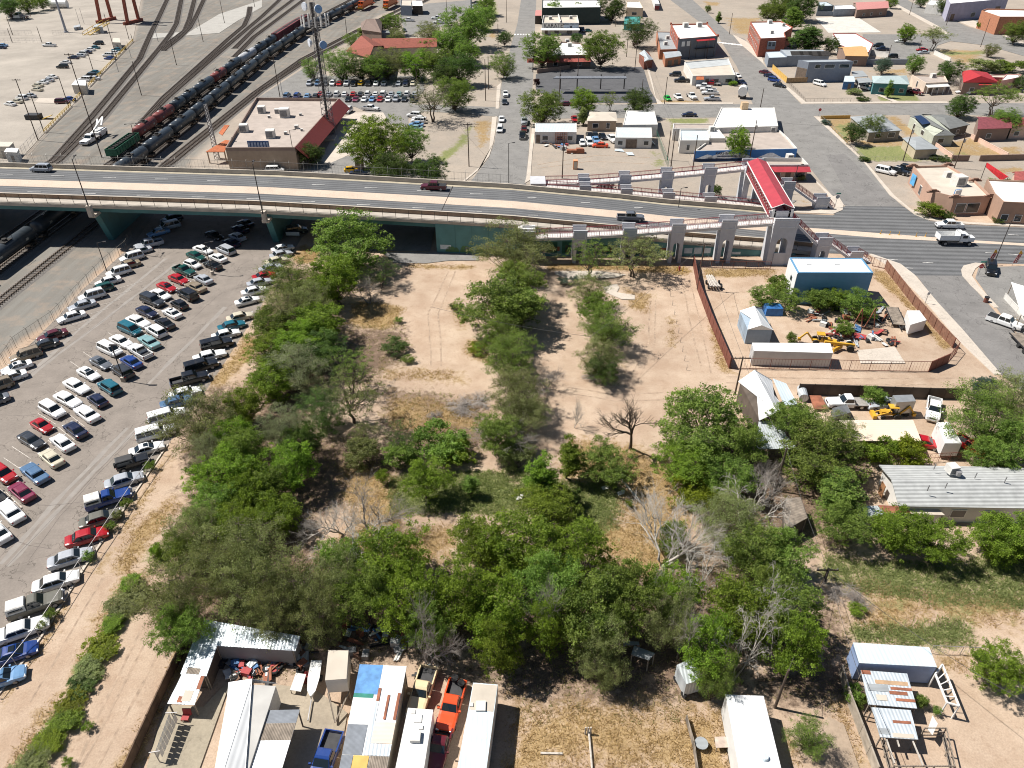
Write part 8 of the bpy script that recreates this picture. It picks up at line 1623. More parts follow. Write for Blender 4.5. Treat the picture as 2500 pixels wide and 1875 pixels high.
o=pit('shingled_house','long pale house with a worn grey shingle roof',34,[(1158,1092),(2420,1112),(2420,768),(988,742)],2.9,[(1092,862),(2420,885)],4.2,WW_,SH,over=.55,front=[(.42,1,1.7,1.1),(.66,1,1.5,1)],cat='house')
pv=g(34,1595,800,4.3);clr(o,pv,1.2,ACW);MB().cyl(pv+V(.5,-.7,.1),pv+V(.5,-.7,.7),.38,10).mk('duct',LAT,o)
for x,y in ((1450,780),(1395,960),(1795,855),(2045,890),(1545,940)):p=g(34,x,y,4.2);MB().cyl(p,p+V(0,0,.9),.07,6).mk('vent_pipe',LAT,o)
p=g(34,1040,960,1.5);MB().box((p.x-.2,p.y+.4,1.3),(.1,1,2)).mk('brown_door',mat('rust_door',(.3,.15,.07),.8),o)
shl('lean_to','rusty lean-to roof before the shingled house',34,[(1045,1135),(1552,1152),(1478,1104),(975,1078)],2.3,RC_,'lean-to',drop=.3,pts_=((.0,.45,.05,.95,RR_),),wall=WW_)
shl('old_shed','small white flat shed left of the rusty lean-to',34,[(830,1190),(1042,1160),(972,1086),(782,1092)],2.2,R_TIN,'shed',wall=WW_)
shl('plank_shed','shed with a roof of weathered grey planks',34,[(180,1300),(385,1190),(325,1015),(205,1022)],2.5,WO_,'shed',wall=W_DARK)
pfn('plank_fence','dark plank fence along the dirt alley',F(34,(300,150),(800,165),(1390,185),(1670,190)),2.,W_DARK)
bxn('camper','white camper trailer behind the very large tree',34,[(1545,560),(1690,560),(1580,380),(1475,385)],2.9,.6,mat('trailer_white',(.7,.7,.7),.4),cat='camper',wheels_=1)
bxn('box_truck_body','silver box body with its pickup cab in the walled yard',34,[(1140,215),(1300,205),(1270,150),(1105,155)],2.9,.7,mat('silver_box',(.42,.43,.43),.35,.5,var=.1),cat='box truck',wheels_=1)
veh('pickup','silver',34,1030,225,188,'silver cab in front of the silver box body','vehicles about the town')
bxn('utility_trailer','dark grey box trailer with a round tank before the flatbed',34,[(620,335),(750,300),(715,232),(595,265)],1.3,.5,mat('dark_trailer',(.12,.125,.13),.6),cat='trailer',wheels_=1)
tag(MB().cyl(g(34,345,215)+V(0,0,.8),g(34,325,130)+V(0,0,.8),.7,12).mk('water_tank',R_TIN),'silver tank lying beside the white gable barn','tank')
tag(MB().slab(*qp(34,[(440,272),(558,270),(500,158),(402,155)],.5),.08).mk('steel_plate',RR_),'large brown steel plate in the walled yard','plate')
veh('pickup','red',34,1775,590,-70,'old red truck under the big tree beside the camper','vehicles about the town')
veh('sedan','red',34,1370,545,-20,'red car poking out below the peach carport','vehicles about the town')
fnc('pipe_fence','brown pipe fence between the camper and the shingled house',F(34,(840,700),(1400,720),(1740,700)),1.5,1.6,BRF,'fence',rls_=(1,.5),mesh=.5)
wt_=shl('carport_table','cream flat table roof by the corner shop at the right edge',24,[(2190,1060),(2400,1180),(2400,880),(2105,790)],3.4,RW_,'canopy')
pfn('shop_wall','white painted low wall with car pictures at the right edge',F(24,(2040,930),(2260,1170)),1.1,WW_,'wall')
o=pit('trailer_house','long house with a bright white metal roof at the bottom',42,[(-370,1800),(-80,1800),(197,942),(-215,935)],3.1,[(41,1850,1800),(41,2128,905)],3.9,WW_,R_TINW,over=.2,t=.08)
shl('porch','porch of the white roofed house with grey and white sheets',42,[(-40,1700),(225,1700),(388,1166),(130,1172)],2.75,R_TINW,'porch',drop=.0,pts_=((0,1,.78,1,GSH),(.0,1,.5,.775,WO_)))
shl('patched_shed','long patched tin roof beside the plank fence, upper piece',41,[(1515,850),(1735,868),(1835,620),(1640,560)],2.7,ZINC,'shed',drop=.3,pts_=((.2,.7,.02,.2,WO_),),wall=W_DARK)
shl('patched_shed','patched tin roof with rust spots at the end of the shed',41,[(1405,1100),(1632,1112),(1730,872),(1540,856)],2.4,ZINC,'shed',drop=.3,pts_=((.3,.5,.05,.25,RR_),(.85,1.,.5,.95,RR_),(.45,.8,.1,.45,RC_),(.4,.65,.5,.95,RW_)))
o=shl('tin_shed','wide tin shed roof in dappled shade with a white door',42,[(-480,600),(345,655),(392,545),(-420,405)],3,ZINC,'shed',drop=.3,wall=wlm('grey_block_wall',(.26,.25,.25)))
p=g(42,125,765);MB().box((p.x,p.y+.02,1.0),(1.1,.12,2.0)).mk('door',WW_,o)
pfn('plank_fence','brown plank fence along the dirt track, bottom left',F(41,(1600,600),(1440,920),(1270,1290),(1080,1720)),1.5,mat('brown_planks',(.15,.095,.06),.9,var=.3,wave=('X',3),wc=.3))
cl=tg('clothes_line','washing line hung with white towels','clothes line',tuple(g(41,1450,1200)))
for a,b in (((1395,1195),(1495,1190)),((1255,1530),(1350,1515))):
 p,q=g(41,*a,1.9),g(41,*b,1.9);MB().bar(p,q,.07).mk('crossbar',LAT,cl);k=(p+q)/2;MB().cyl((k.x,k.y,0),k,.05,6).mk('post',LAT,cl)
for (a,b) in (((1430,1193),(1310,1522)),((1480,1191),(1345,1516))):
 p,q=g(41,*a,1.88),g(41,*b,1.88);MB().cyl(p,q,.015,4).mk('line',WIRE,cl)
 for i in range(7):
  u,v=p+(q-p)*(i/7+.03),p+(q-p)*((i+.85)/7+.03);m_=MB();m_.bar((u+v)/2-(v-u)/2-V(0,0,.5),(u+v)/2+(v-u)/2-V(0,0,.5),.03,1.0)
  tag(m_.mk('towel',WW_),'white towel pegged on the washing line','towel','towels on the washing line')
rd=tg('garden_chair','red cloth draped chair beside the washing line','chair',tuple(g(41,1575,1260)));p=g(41,1575,1250);MB().box(p+V(0,0,.45),(.7,.7,.1)).mk('seat',JM_[6],rd);MB().box(p+V(.1,.35,.8),(.8,.1,.8),tilt=Matrix.Rotation(-.2,3,'X')).mk('backrest',JM_[6],rd)
for dx in (-.3,.3):
 for dy in (-.3,.3):MB().cyl(p+V(dx,dy,0),p+V(dx,dy,.42),.03,5).mk('leg',JM_[6],rd)
o,P=bxn('stilt_box','white box trailer raised on timber props',42,[(600,918),(780,905),(797,668),(628,665)],3.6,1.5,WMET,RC_,cat='trailer')
for p in P:MB().bar(p-V(0,0,p.z),V(p.x,p.y,1.48),.16).mk('prop',WO_,o)
for s in (0,1):a=P[0]*(.5)+P[1]*.5;MB().bar(V(P[s].x,P[s].y,1.4),V(a.x,a.y-2.6,.5),.14).mk('drawbar',WO_,o)
o=shl('mobile_home','trailer home roofed with blue tarp, white, peach and grey sheets',42,[(700,1760),(1100,1780),(1288,800),(893,784)],3.1,R_TINW,'trailer home',pts_=((0,.5,.72,1.,TARP),(.0,.42,.685,.725,GTARP),(0,.47,.455,.685,RW_),(0,.42,.2,.45,GSH),(.46,.56,.2,.66,ZINC),(.56,1,.3,.48,R_PEACH),(.56,1.,.2,.295,ZINC),(0,.24,0,.195,GSH),(.25,.58,0,.195,YSH),(.6,1,0,.195,WO_),(.5,.56,.66,.78,RR_),(.72,.77,.5,.72,RR_),(.93,.99,.5,.74,RR_)),wall=WC_)
RVW=mat('rv_white',(.66,.66,.64),.5,var=.08,scale=.6,stain=.15)
def rvtop(o,r,items):
 for x,y,s,h in items:p=g(r,x,y,3.05);MB().box((p.x,p.y,3.02+h/2),(s,s*1.1,h)).mk('roof_unit',ACW,o)
o,P=bxn('motor_home','white motor home between tarp roof and pickups',42,[(1175,1750),(1420,1750),(1512,1168),(1300,1152)],3.05,.5,RVW,cat='motor home',wheels_=1);rvtop(o,42,((1385,1245,.7,.12),(1365,1405,.9,.45),(1410,1320,.35,.15),(1345,1185,.4,.1)))
o,P=bxn('long_trailer','long trailer home with cream front and pale blue roof',42,[(1700,1750),(1950,1750),(2057,957),(1850,940)],3.2,.5,WMET,RP_,cat='trailer home',wheels_=1);rvtop(o,42,((1915,1150,.9,.4),(1940,1395,.55,.2),(1940,1040,.5,.1),(1835,1135,.35,.3)))
q=qp(42,[(1815,1165),(2020,1185),(2054,962),(1852,946)],3.215);MB().slab(*q,.01).mk('cream_section',RC_,o)
o,P=bxn('mobile_home','white mobile home with a round roof vent at the bottom right',43,[(1960,1720),(2320,1720),(2157,1052),(1838,1040)],3.2,.4,RVW,R_TINW,cat='trailer home',wheels_=1)
p=g(43,2165,1575,3.2);MB().cyl(p,p+V(0,0,.3),.38,14,.3).mk('roof_vent',RP_,o)
o,P=bxn('camper','old silver camper with a canted roof under the trees',43,[(1505,950),(1660,905),(1560,730),(1425,790)],2.5,.5,R_TIN,cat='camper',wheels_=1)
for lab,pts in (('blue grey board roof in the black yard shade',[(1040,700),(1190,748),(1242,690),(1065,625)]),('bluish sheet roof behind the silver camper',[(1440,660),(1540,660),(1540,560),(1440,560)]),('narrow pale roof left under the trees',[(975,620),(1110,618),(1105,592),(975,588)])):shl('shelter',lab,43,pts,1.9,RG_,'shelter')
def pk(kind,col,r,x,y,deg,lab,sc=1.): return veh(kind,col,r,x,y,deg,lab,'pickups among the trailers',sc=sc)
pk('pickup','cream',42,1415,1010,-101,'cream pickup with a load of junk behind the motor home',1.0);pk('pickup','orange',42,1665,1130,-101,'orange pickup carrying wheels and a white frame',1.0);pk('pickup','maroon',42,1565,1470,-100,'maroon pickup with a ladder rack',.95);pk('pickup','blue',42,595,1590,-99,'blue truck with a large open bed at the bottom edge',1.0)
scp(42,[(1390,810),(1520,820),(1500,910),(1380,905)],9,'the bed of the cream pickup',('box','plank'),.5)
for x,y in ((1695,905),(1748,945)):p=g(42,x,y,1.15);tag(MB().cyl(p,p+V(0,-.05,.25),.36,14).mk('spare_wheel',TYRE),'loose wheel lying in the orange pickup bed','wheel','wheels in the orange pickup')
bo=tg('boat','slim white boat on a trailer beside the tarp roof yard','boat',tuple(g(42,520,1050)));a,b=g(42,540,800),g(42,490,1100)
MB().loft([[a+(b-a)*t+V(-w_,0,1.0),a+(b-a)*t+V(w_,0,1.0),a+(b-a)*t+V(w_*.6,0,.5),a+(b-a)*t+V(-w_*.6,0,.5)] for t,w_ in ((0,.55),(.5,.6),(.85,.42),(1,.06))]).mk('hull',RVW,bo)
for s in (-.6,.6):MB().cyl(a+(b-a)*.4+V(s-.1,0,.35),a+(b-a)*.4+V(s+.1,0,.35),.33,10).mk('wheel',TYRE,bo)
MB().bar(b+V(0,0,.4),b+V(.15,-2.2,.4),.1).mk('drawbar',LAT,bo)
tb_=tg('work_table','white board table in the trailer yard','table',tuple(g(42,370,940)));MB().slab(*qp(42,[(302,1000),(395,1015),(440,868),(355,855)],.8),.05).mk('table_top',WW_,tb_)
for x,y in ((310,1000),(390,1010),(435,870),(358,860)):p=g(42,x,y,.78);MB().cyl((p.x,p.y,0),p,.04,5).mk('leg',WO_,tb_)
tb_=tg('side_table','tan square table against the white mobile home','table',tuple(g(43,1800,1450)));MB().slab(*qp(43,[(1755,1488),(1868,1484),(1855,1392),(1744,1395)],.8),.06).mk('table_top',mat('tan_table',(.45,.36,.3),.7),tb_)
for x,y in ((1765,1480),(1855,1478),(1848,1400),(1752,1402)):p=g(43,x,y,.76);MB().cyl((p.x,p.y,0),p,.04,5).mk('leg',WO_,tb_)
sp_=tg('cable_spool','grey round table top on the straw by the mobile home','table',tuple(g(43,1625,1480)));p=g(43,1625,1480);MB().cyl(p+V(0,0,.6),p+V(0,0,.68),.62,18).mk('top',RG_,sp_);MB().cyl(p,p+V(0,0,.6),.25,10).mk('drum',WO_,sp_)
cp=tg('water_pump','grey timber post frame lying on a pipe in the yellow yard','post',tuple(g(43,680,1430)));p=g(43,685,1400);MB().cyl(p+V(0,-4,.25),p+V(0,.6,.25),.1,6).mk('pipe',BARK_P,cp)
for dx in (-.35,-.1,.15):MB().bar(p+V(dx,.3,0),p+V(dx,.35,1.1),.13).mk('stake',BARK_P,cp)
tag(MB().bar(g(43,275,1538)+V(0,0,.09),g(43,460,1543)+V(0,0,.09),.18,.16).mk('timber_beam',BARK_P),'pale timber beam lying on the yellow grass','beam')
tag(MB().bar(g(33,955,870)+V(0,0,.2),g(33,1115,1062)+V(0,0,.12),.22).mk('fallen_log',mat('bleached_log',(.62,.56,.48),.8)),'bleached fallen log in the clearing','log')
for x,y,lab in ((820,945,'white rubbish beside the round tree'),(950,990,'broken white chair frame by the log'),(95,1030,'white rubbish in the pale grass')):
 p=g(33,x,y);m=MB();m.box(p+V(0,0,.2),(.9,.5,.12),rz=.4,tilt=Matrix.Rotation(.3,3,'X'));m.box(p+V(.3,.2,.3),(.4,.4,.3),rz=.9);tag(m.mk('rubbish',WW_),lab,'rubbish')
pfn('yard_fence','leaning plank fence at the straw by the mobile home',F(43,(1500,1260),(1560,1480),(1590,1700)),.8,WO_)
bxn('storage_container','pale blue box container in the right bottom compound',44,[(822,772),(1476,806),(1410,640),(772,600)],2.9,.15,mat('blue_grey_box',(.24,.32,.5),.6,var=.08),RP_)
shl('tin_roof','tin roof with long rust stripes below the blue container',44,[(905,1112),(1316,1146),(1226,862),(836,832)],2.4,ZINC,'shed',drop=.2,pts_=((.0,.2,.88,1,RR_),(.25,.95,.62,.74,mat('tan_rust',(.45,.3,.18),.8,var=.2)),(.55,1,.48,.56,RR_),(.5,.88,.34,.44,RR_),(.6,1.,.16,.24,RR_),(.05,.5,.4,.6,RG_),(.2,.42,.14,.3,RC_)))
shl('tin_roof','lower tin roof with one rust stripe in the compound',44,[(1005,1388),(1326,1408),(1256,1170),(926,1146)],2.2,ZINC,'shed',drop=.2,pts_=((.45,.92,.5,.6,RR_),(.0,.3,.1,.3,RG_),(.35,.9,.02,.16,RC_)))
pfn('board_wall','leaning grey board fence along the dirt lane',F(44,(650,870),(720,1110),(820,1370),(950,1720)),1.5,mat('grey_boards',(.36,.31,.25),.95,var=.25,wave=('X',1),wc=.2))
fnc('pipe_fence','wire fence right of the blue container',F(44,(1420,690),(1670,700),(1900,710)),1.3,3,LAT,'fence',rls_=(1,),mesh=.5)
ab=tg('arbour','white wooden arbour frame at the sand yard edge','arbour',tuple(g(44,1500,1050)))
q=[g(44,1405,970),g(44,1465,890),g(44,1500,1210),g(44,1600,1240)]
for p in q:MB().cyl(p,p+V(0,0,2.1),.09,6).mk('post',WT_,ab)
for a,b in ((0,1),(1,3),(3,2),(2,0)):MB().bar(q[a]+V(0,0,2.1),q[b]+V(0,0,2.1),.16).mk('beam',WT_,ab)
for i in range(6):t=i/5;MB().bar(q[0]*(1-t)+q[2]*t+V(0,0,2.2),q[1]*(1-t)+q[3]*t+V(0,0,2.2),.08).mk('rafter',WT_,ab)
fnc('corral','old board corral below the lower tin roof',F(44,(990,1420),(1070,1720),(1580,1720),(1510,1400),(1330,1400)),1.6,1.8,WO_,'corral',rls_=(1,.6,.25),r=.07)
for i,(a,b) in enumerate((((1050,1410),(1120,1620)),((1135,1400),(1160,1480)),((1265,1410),(1360,1640)))):tag(MB().bar(g(44,*a,1.7),g(44,*b,1.7),.12).mk('pole_rafter',BARK_P),'%s bare rafter pole over the corral'%('left','short middle','right')[i],'pole')
tag(MB().slab(*qp(44,[(1400,1330),(1440,1380),(1485,1285),(1440,1215)],1.6),.06).mk('leaning_board',WW_),'white board leaning in the corral','board')
wr_=MB();a,b=g(13,400,1215),g(13,495,1215)
for k in range(6):wr_.bar(a+(b-a)*k/5,a+(b-a)*k/5+V(0,0,3.4),.12);wr_.bar(a+V(0,0,.6*k+.3),b+V(0,0,.6*k+.3),.1)
tag(wr_.mk('steel_rack',RR_),'rusty steel rack before the white shop','rack')
tag(MB().box(g(13,570,1290)+V(0,0,.5),(5,1.6,.9)).box(g(13,570,1290)+V(1.2,0,1.1),(2,1.4,.4)).mk('rusty_hopper',RR_),'long rust brown hopper on the dirt lot','hopper')
for lab,pts in (('pale blue sheet lying flat on the dirt lot, upper',[(900,1270),(985,1280),(960,1255),(905,1255)]),('pale blue sheet lying flat on the dirt lot, lower',[(1010,1305),(1068,1310),(1050,1285),(995,1283)])):tag(MB().slab(*qp(13,pts,.25),.06).mk('roof_sheet',RP_),lab,'sheet')
rv=tg('toy_hauler','white long camper with a dark red front at the top','camper',tuple(g(13,1250,100)));p,q=g(13,1255,90),g(13,1215,-30);d=(q-p).normalized();an=math.atan2(d.y,d.x);c=(p+q)/2;L_=(q-p).length
MB().box((c.x,c.y,2),(L_,2.6,2.9),rz=an).mk('body',RVW,rv);MB().box((p.x,p.y,1.5),(.3,2.62,1.8),rz=an).mk('front_panel',mat('dark_red_panel',(.2,.03,.03),.6),rv);MB().box((c.x,c.y,.5),(3,2.3,.7),rz=an).mk('axle_box',BKP,rv)
br_=tg('road_barrier','white and grey barrier below the overpass by the suv','barrier',tuple(g(22,330,400)));p,q=g(22,275,410),g(22,390,412);MB().bar(p+V(0,0,.8),q+V(0,0,.8),.1,.8).mk('board',RVW,br_)
for k in (p,q):MB().bar(k,k+V(0,0,1.1),.1).mk('leg',STEEL,br_)
up=[pole(33,1915,150,1970,-170,'utility pole behind the large green dome tree',1),pole(23,1598,850,1650,460,'dark utility pole at the fence below the ramp',1),pole(34,110,960,200,600,'reddish utility pole beside the plank roof',0),pole(34,520,1740,625,1620,'dark leaning utility pole in the right field',1,rad=.2),pole(44,110,1150,185,830,'grey pole with a meter box at the white trailer',0),pole(12,1815,1405,1800,1040,'dark utility pole beside the green ditch',1),pole(12,220,820,150,470,'utility pole behind the flat roof parapet',1),pole(12,242,805,212,650,'thin lamp post behind the flat roof parapet',0,LAT,.1),pole(12,785,290,755,75,'utility pole above the red tiled roof',1),pole(12,1385,840,1350,540,'utility pole before the dusty tree',1),pole(12,1955,850,1940,500,'pole at the sandy path, left',0),pole(12,1980,755,1968,470,'pole at the sandy path, right',0),pole(12,2060,420,2055,200,'pole beside the small dark tree',0),pole(12,2130,190,2125,0,'pole at the far dirt track',0),pole(12,1630,180,1625,0,'pole over the upper lot',0),pole(12,480,665,460,490,'pole at the first depot car',0),pole(12,940,650,935,550,'lamp at the depot front',0,LAT,.09,lamp=1),pole(12,808,755,803,655,'lamp in the depot lot',0,LAT,.09,lamp=1),pole(13,458,1505,455,1150,'brown pole in the empty dirt lot',0),pole(13,1345,1350,1370,1100,'alley pole on the left',0),pole(13,1370,1450,1392,1110,'alley pole beside the ramp',0),pole(13,1558,1440,1600,1140,'pole at the mural wall end',0),pole(13,2035,1365,2095,1010,'tall pole before the mural',0,tr= True),pole(13,1320,878,1335,650,'pole at the dusty lot corner',0),pole(13,1130,780,1130,668,'pole in the dark lot corner',0),pole(13,432,870,438,585,'pole at the dark lot front',0),pole(13,590,640,592,440,'pole before the tavern',0),pole(13,210,610,213,440,'pole at the tavern corner',0),pole(13,1070,595,1095,340,'leaning alley pole behind the tavern',0),pole(13,1000,480,1005,300,'pole beside the dense tree',0),pole(13,2130,905,2150,745,'pole on the avenue corner',0),pole(13,1868,290,1885,110,'pole on the far corner lawn',0),pole(13,1525,500,1545,340,'pole against the brick hall, left',0),pole(13,1675,490,1690,320,'pole against the brick hall, right',0),pole(13,905,225,912,100,'pole behind the karate lot',0),pole(14,1190,1360,1290,1050,'dark pole with transformers in the garden',0,tr= True),pole(14,1622,1420,1705,1125,'dark pole at the garden wall',1,tr= True),pole(14,1845,395,1925,155,'pole at the winding road bend',0),pole(14,1555,215,1582,100,'pole before the brick hall road',0),pole(14,1245,125,1280,0,'pole at the far road top',0),pole(14,1060,505,1090,380,'pole at the lattice wall of the shop lot',0),pole(14,1325,420,1350,340,'pole at the umbrella tree',0),pole(14,440,470,465,340,'pole behind the tall metal hall',0)]
cbl('power_line','power lines crossing the vacant lot',[top(up[1]),g(23,700,1250,9),g(22,1500,1000,8)],.5)
cbl('power_line','power line from the fence pole to the barn pole',[top(up[1]),top(up[0])],.6);cbl('power_line','service wires from the barn pole to the plank roof pole',[top(up[0]),top(up[2]),top(up[3]),top(up[4])],.7)
cbl('power_line','line from the leaning pole over the compound',[top(up[3]),g(44,900,1100,6),g(44,1250,1800,7)],.5);cbl('power_line','line over the right sand yard',[top(up[3]),g(44,2400,1200,9)],.9)
cbl('power_line','lines from the depot poles across the parked rows',[top(up[6]),top(up[9]),top(up[10])],1.);cbl('power_line','upper lines across the depot grove',[top(up[8]),top(up[9]),top(up[5])],1.2);cbl('power_line','line along the alley poles',[top(up[19]),top(up[20]),top(up[28]),top(up[29])],.6);cbl('power_line','line across the avenue to the garden pole',[top(up[22]),top(up[35]),top(up[36])],1.);cbl('power_line','yard wires between the rail lot poles',[top(yp[0]),top(yp[7]),top(yp[8]),top(yp[9])],1.)
SL=[(21,745,150,11,600,1340,'lamp post on the left overpass plinth',7.5),(22,75,215,12,0,1385,'lamp post on the right overpass plinth',7)]
for r,xb,yb,rt,xt,yt,lab,z in SL:
 for i in range(6):b=g(r,xb,yb,z);z=zd(b.x)+.9
 h=hgt(b,rt,xt,yt)-0;hh=h-z if h>z else 8
 zz=hgt(V(b.x,b.y,0),rt,xt,yt);o=tg('street_lamp',lab,'street lamp',tuple(b),'street lamps');MB().cyl(b,(b.x,b.y,zz),.13,8,.08).mk('pole',DARKM,o);MB().bar((b.x,b.y,zz-.3),(b.x-.3,b.y+1.6,zz),.09).mk('arm',DARKM,o);MB().box((b.x-.4,b.y+2,zz),(.35,.8,.16)).mk('lamp_head',DARKM,o)
for r,xb,yb,xt,yt,lab,L_ in ((11,1205,1390,1090,1045,'twin headed lamp beyond the overpass, left',2),(12,355,1425,290,1100,'lamp beyond the overpass at the flat roof',1),(12,2150,1545,2140,1210,'lamp at the straight street below the overpass fence',1),(21,900,695,835,460,'lamp post at the rail fence of the parking lot',1),(21,1795,725,1738,460,'lamp post among the cars near the overpass',1),(31,1050,35,21,0,'x',0),(24,1970,605,2090,270,'leaning lamp post by the feather flags',1),(14,250,1640,310,1395,'lamp post at the staircase corner',1),(23,1425,268,1465,0,'tall lamp post on the near side of the main road',0)):
 if lab=='x': continue
 pole(r,xb,yb,xt,yt,lab,0,DARKM,.1,R(20),'street lamp','street_lamp',L_ or 1,grp='street lamps')
b=g(31,1050,35);zz=hgt(b,21,950,1320);o=tg('street_lamp','lamp post beside the dark suv in the middle rows','street lamp',tuple(b),'street lamps');MB().cyl(b,b+V(0,0,zz),.09,8).mk('pole',DARKM,o);MB().box(b+V(0,0,.4),(.7,.7,.8)).mk('footing',BCONC,o);MB().box(b+V(.3,0,zz),(1.2,.35,.15)).mk('lamp_head',DARKM,o)
b=g(21,1795,728);tag(MB().cyl(b,b+V(0,0,.8),.4,10,.34).mk('lamp_footing',BCONC),'round concrete footing of the lamp among the cars','footing')
def sign(r,xb,yb,xt,yt,lb,col,shape=8,txt= None,rad=.42):
 b=g(r,xb,yb);h=hgt(b,r,xt,yt);o=tg('road_sign',lb,'sign',tuple(b));MB().cyl(b,b+V(0,0,h+.3),.05,6).mk('post',LAT,o)
 m=mat('sign_'+col,dict(red=(.45,.03,.04),grey=(.4,.4,.4),green=(.02,.25,.18))[col],.5);c=b+V(0,-.07,h);MB().cyl(c,c+V(0,-.03,0),rad,shape).mk('sign_plate',m,o)
 if txt:text(o,txt,rad*.55,(c.x,c.y-.05,c.z),0,WT_)
 return o
s_=sign(24,1820,740,1815,655,'red stop sign at the corner shop railing','red',8,'STOP',.5);sign(14,478,980,487,925,'stop sign on the avenue corner seen from behind','red',8,None,.5);s2_=sign(24,615,160,632,70,'grey back of a stop sign below the staircase','grey',8,None,.5);sign(24,1375,975,1395,885,'small sign on the long pavement','grey',4,None,.35)
for o_,r,x,y in ((s2_,24,640,42),(s_,24,1830,620)):p=Vector(o_.location);h=hgt(p,r,x,y);MB().box((p.x+.1,p.y,h),(1.1,.05,.28)).mk('street_name_plate',mat('sign_green',(.02,.25,.18),.5),o_)
def flag(r,x,y,yt,lb,words):
 b=g(r,x,y);h=hgt(b,r,x,yt);o=tg('feather_flag',lb,'flag',tuple(b),'feather flags by the main road');MB().cyl(b,b+V(.5,0,h),.04,6).mk('pole',LAT,o)
 n=8;rr=[]
 for i in range(n+1):
  t=i/n;w_=.75*(1 if t<.8 else 1-(t-.8)/.2*.8);p=b+V(.5*t,0,.6+(h-.6)*t);rr.append([p+V(0,-.02,0),p+V(w_,-.02,0),p+V(w_,.02,0),p+V(0,.02,0)])
 f=MB().loft(rr).mk('fabric',JM_[6],o);MB().loft([[q+V(.0,-.03 if k<2 else .03,0) for k,q in enumerate(rg)] for rg in rr[6:]]).mk('yellow_tip',MATS['plant_yellow'],f)
 for i,ch in enumerate(words):p=rr[0][0]+(rr[6][0]-rr[0][0])*(1-(i+.7)/len(words));text(o,ch,.62,(p.x+.4,p.y-.05,p.z),0,WT_)
flag(24,1900,640,515,'red feather flag with yellow tip, left one','TIRES');flag(24,2110,650,525,'red feather flag with yellow tip, right one','TUNE')
bs=tg('shop_sign','blue and white slanted sign before the corner restaurant','sign',tuple(g(24,1585,200)));b=g(24,1585,200);MB().cyl(b,b+V(0,0,4),.12,8).mk('post',DISH,bs);MB().box(b+V(.2,-.2,4.4),(1.7,.25,2.2),rz=.3).mk('sign_face',WT_,bs);MB().box(b+V(.2,0,4.4),(1.9,.2,2.4),rz=.3).mk('sign_case',BLUED,bs)
for x,y in ((1000,378),(1077,386),(1155,388),(1300,400),(1378,400)):b=g(24,x,y+6);tag(MB().cyl(b,b+V(0,0,.9),.06,6).cyl(b,b+V(0,0,.08),.22,8).mk('delineator',MATS['plant_yellow']),'thin yellow delineator post on the median','post','delineator posts on the median')
hy=tg('fire_hydrant','orange hydrant between yellow bollards at the ramp','hydrant',tuple(g(23,1445,690)));b=g(23,1445,692);MB().cyl(b,b+V(0,0,.8),.16,10).mk('barrel',JM_[6],hy);MB().ball(b+V(0,0,.85),.18).mk('bonnet',JM_[6],hy);MB().cyl(b+V(-.3,0,.55),b+V(.3,0,.55),.09,8).mk('outlet',JM_[6],hy)
for x in (1427,1474):b=g(23,x,700);tag(MB().cyl(b,b+V(0,0,1),.1,8).ball(b+V(0,0,1),.1,8,4).mk('bollard',YEL),'yellow bollard beside the orange hydrant','bollard','bollards at the hydrant')
for i in range(9):b=g(23,1370+i*17,910+i*78);tag(MB().cyl(b,b+V(0,0,1.1),.035,5).bar(b+V(0,0,.5),b+V(.25,0,.5),.03).mk('fence_stake',BARK_G),'thin grey stake in a line on the vacant lot','stake','stakes across the vacant lot')
tr_=tg('litter_bin','dark red street bin by the cracked street','bin',tuple(g(24,1885,960)));b=g(24,1885,960);MB().cyl(b,b+V(0,0,1),.4,12).mk('body',BRF,tr_);MB().cyl(b+V(0,0,1),b+V(0,0,1.15),.45,12).mk('lid',BKP,tr_)
po=tg('portable_toilet','orange crate tower standing in the empty dirt lot','crate tower',tuple(g(13,567,1430)));b=g(13,567,1425);MB().box(b+V(0,0,1.2),(1.2,1.2,2.4)).mk('body',mat('orange_crate',(.6,.28,.14),.7),po);MB().box(b+V(0,-.62,1.2),(.8,.05,1.8)).mk('panel',RC_,po)
for (a,c),lab in ((((905,1240),(1080,1215)),'pale blue bent roof arch, left'),(((1080,1245),(1240,1220)),'pale blue bent roof arch, right')):
 p,q=g(13,*a),g(13,*c);n=8;m=MB();m.loft([[p+(q-p)*(i/n)+V(0,s,2.2*math.sin(math.pi*i/n)+k) for s,k in ((-.8,0),(.8,0),(.8,.12),(-.8,.12))] for i in range(n+1)]);tag(m.mk('roof_arch',RP_),lab+' lying before the workshop','arch')
bg=tg('gas_tank','white horizontal gas tank on a stand by the avenue','tank',tuple(g(13,1975,840)));b=g(13,1975,830);MB().cyl(b+V(-.6,-1.5,2.6),b+V(.6,2,2.6),1.6,14).mk('shell',WT_,bg)
for dy in (-1,1.4):MB().box(b+V(0,dy,.7),(2,.3,1.4)).mk('stand',DARKM,bg)
lw= lambda lab,r,pts,h,m=W_TAN:pfn('low_wall',lab,F(r,*pts),h,m,'wall',4,.25)
lw('tan block wall behind the grey garden',14,[(1600,1360),(1740,1360)],1.6,WB_);lw('tan block wall right of the garden gate',14,[(1830,1360),(2230,1350)],1.6,WB_);lw('pale wall slanting behind the grey house',14,[(1760,1165),(2070,1330)],1.2,W_PINK);lw('pale garden wall of the low garage',14,[(1460,1235),(1600,1340)],1.1,W_PINK);lw('white wall of the shop lot',14,[(905,460),(1060,495)],2,WW_);lw('grey wall behind the teal house',14,[(770,545),(1240,545)],2,WG_);lw('pale wall below the umbrella tree',14,[(1450,460),(1585,525)],1.6,WW_);lw('grey wall before the pink roofed house',14,[(455,135),(800,132)],2,WG_)
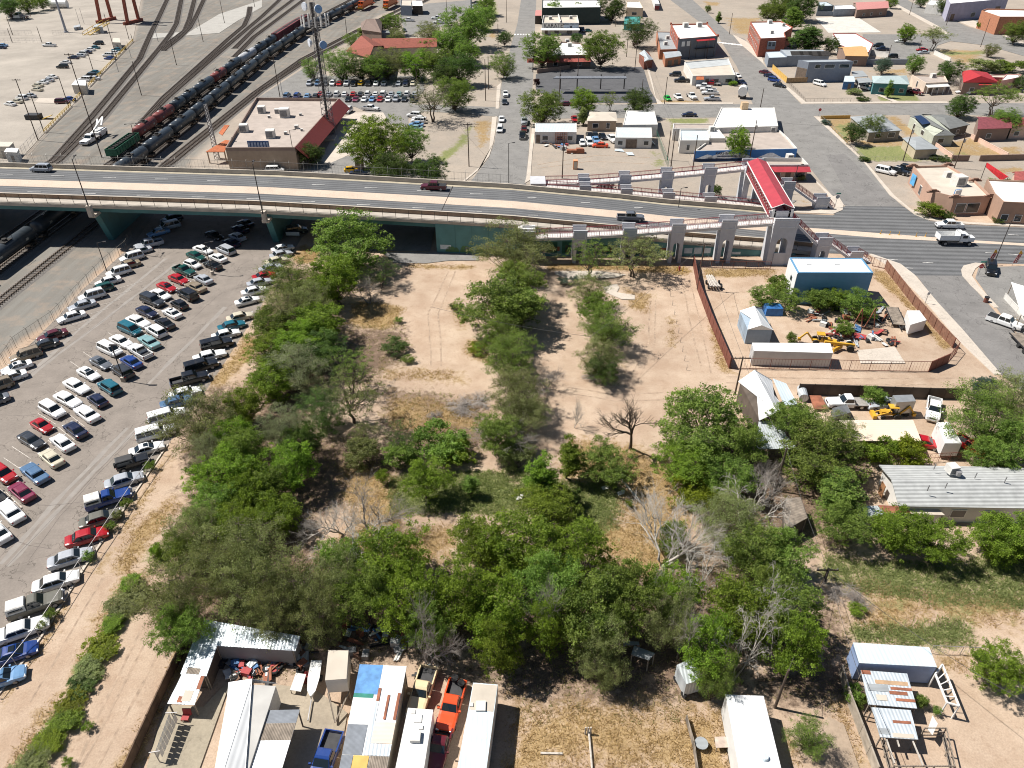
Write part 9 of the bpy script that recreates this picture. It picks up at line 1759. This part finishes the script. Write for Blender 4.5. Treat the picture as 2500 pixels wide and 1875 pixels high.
pfn('yellow_fence','yellow plank fence beside the tall metal hall',F(14,(85,590),(205,700)),2,YSH);pfn('tan_fence','tan plank fence before the tall metal hall',F(14,(205,702),(378,696)),1.8,mat('tan_planks',(.36,.24,.13),.9,var=.2));pfn('straw_fence','yellow low fence in the corner garden',F(14,(495,1005),(740,1000)),1,YSH)
fnc('wire_fence','wire fence round the bare corner plot',F(14,(215,705),(365,862),(900,856)),1.2,3,DARKM,'fence',rls_=(1,),mesh=1.2);fnc('wire_fence','wire fence of the corner garden',F(14,(500,1010),(860,1360),(1560,1362)),1.2,3,LAT,'fence',rls_=(1,),mesh=1.2);fnc('wire_fence','green wire fence beside the alley',F(13,(1240,1130),(1350,1420)),2,2.5,mat('green_fence',(.05,.2,.14),.7),'fence',rls_=(1,),mesh=.5);fnc('wire_fence','wire fence along the kerb side row',F(31,(1440,560),(1120,1010),(920,1320),(700,1640))+F(41,(340,560),(-60,1060)),1.7,3,LAT,'fence',rls_=(1,),r=.04)
kerb('parking_kerb',P_(31,(1425,575),(1100,1055),(905,1345),(720,1620))+P_(41,(355,565),(0,1045),(-12,1030),(340,560))+P_(31,(705,1605),(893,1338),(1088,1048),(1413,572)),CONC,'pale kerb of the parking lot',.16,'kerb')
bl=MB();k=0
for r,x,y,dg in [(31,180+i*-72,640+i*95,-33) for i in range(-5,6)]+[(31,560-i*88,480+i*112,142) for i in range(-2,6)]+[(31,1180-i*98,690+i*150,27) for i in range(7)]+[(41,420-i*95,170+i*205,27) for i in range(4)]+[(21,760+i*105,1420-i*83,142) for i in range(-1,9)]+[(21,300+i*100,1440-i*78,40) for i in range(9)]:
 p=g(r,x,y);bl.box((p.x,p.y,.035+.0003*k),(4.8,.085,.004),rz=R(dg));k+=1
tag(bl.mk('bay_lines',mat('worn_bay_paint',(.5,.46,.41),.9,var=.35,scale=2.5)),'worn white bay lines of the parking lot','markings',kind='structure')
for o in list(PR.values()):
 for c in list(o.children_recursive):bpy.data.objects.remove(c)
 bpy.data.objects.remove(o)
for o in S.objects:
 if '_w' in o: del o['_w']
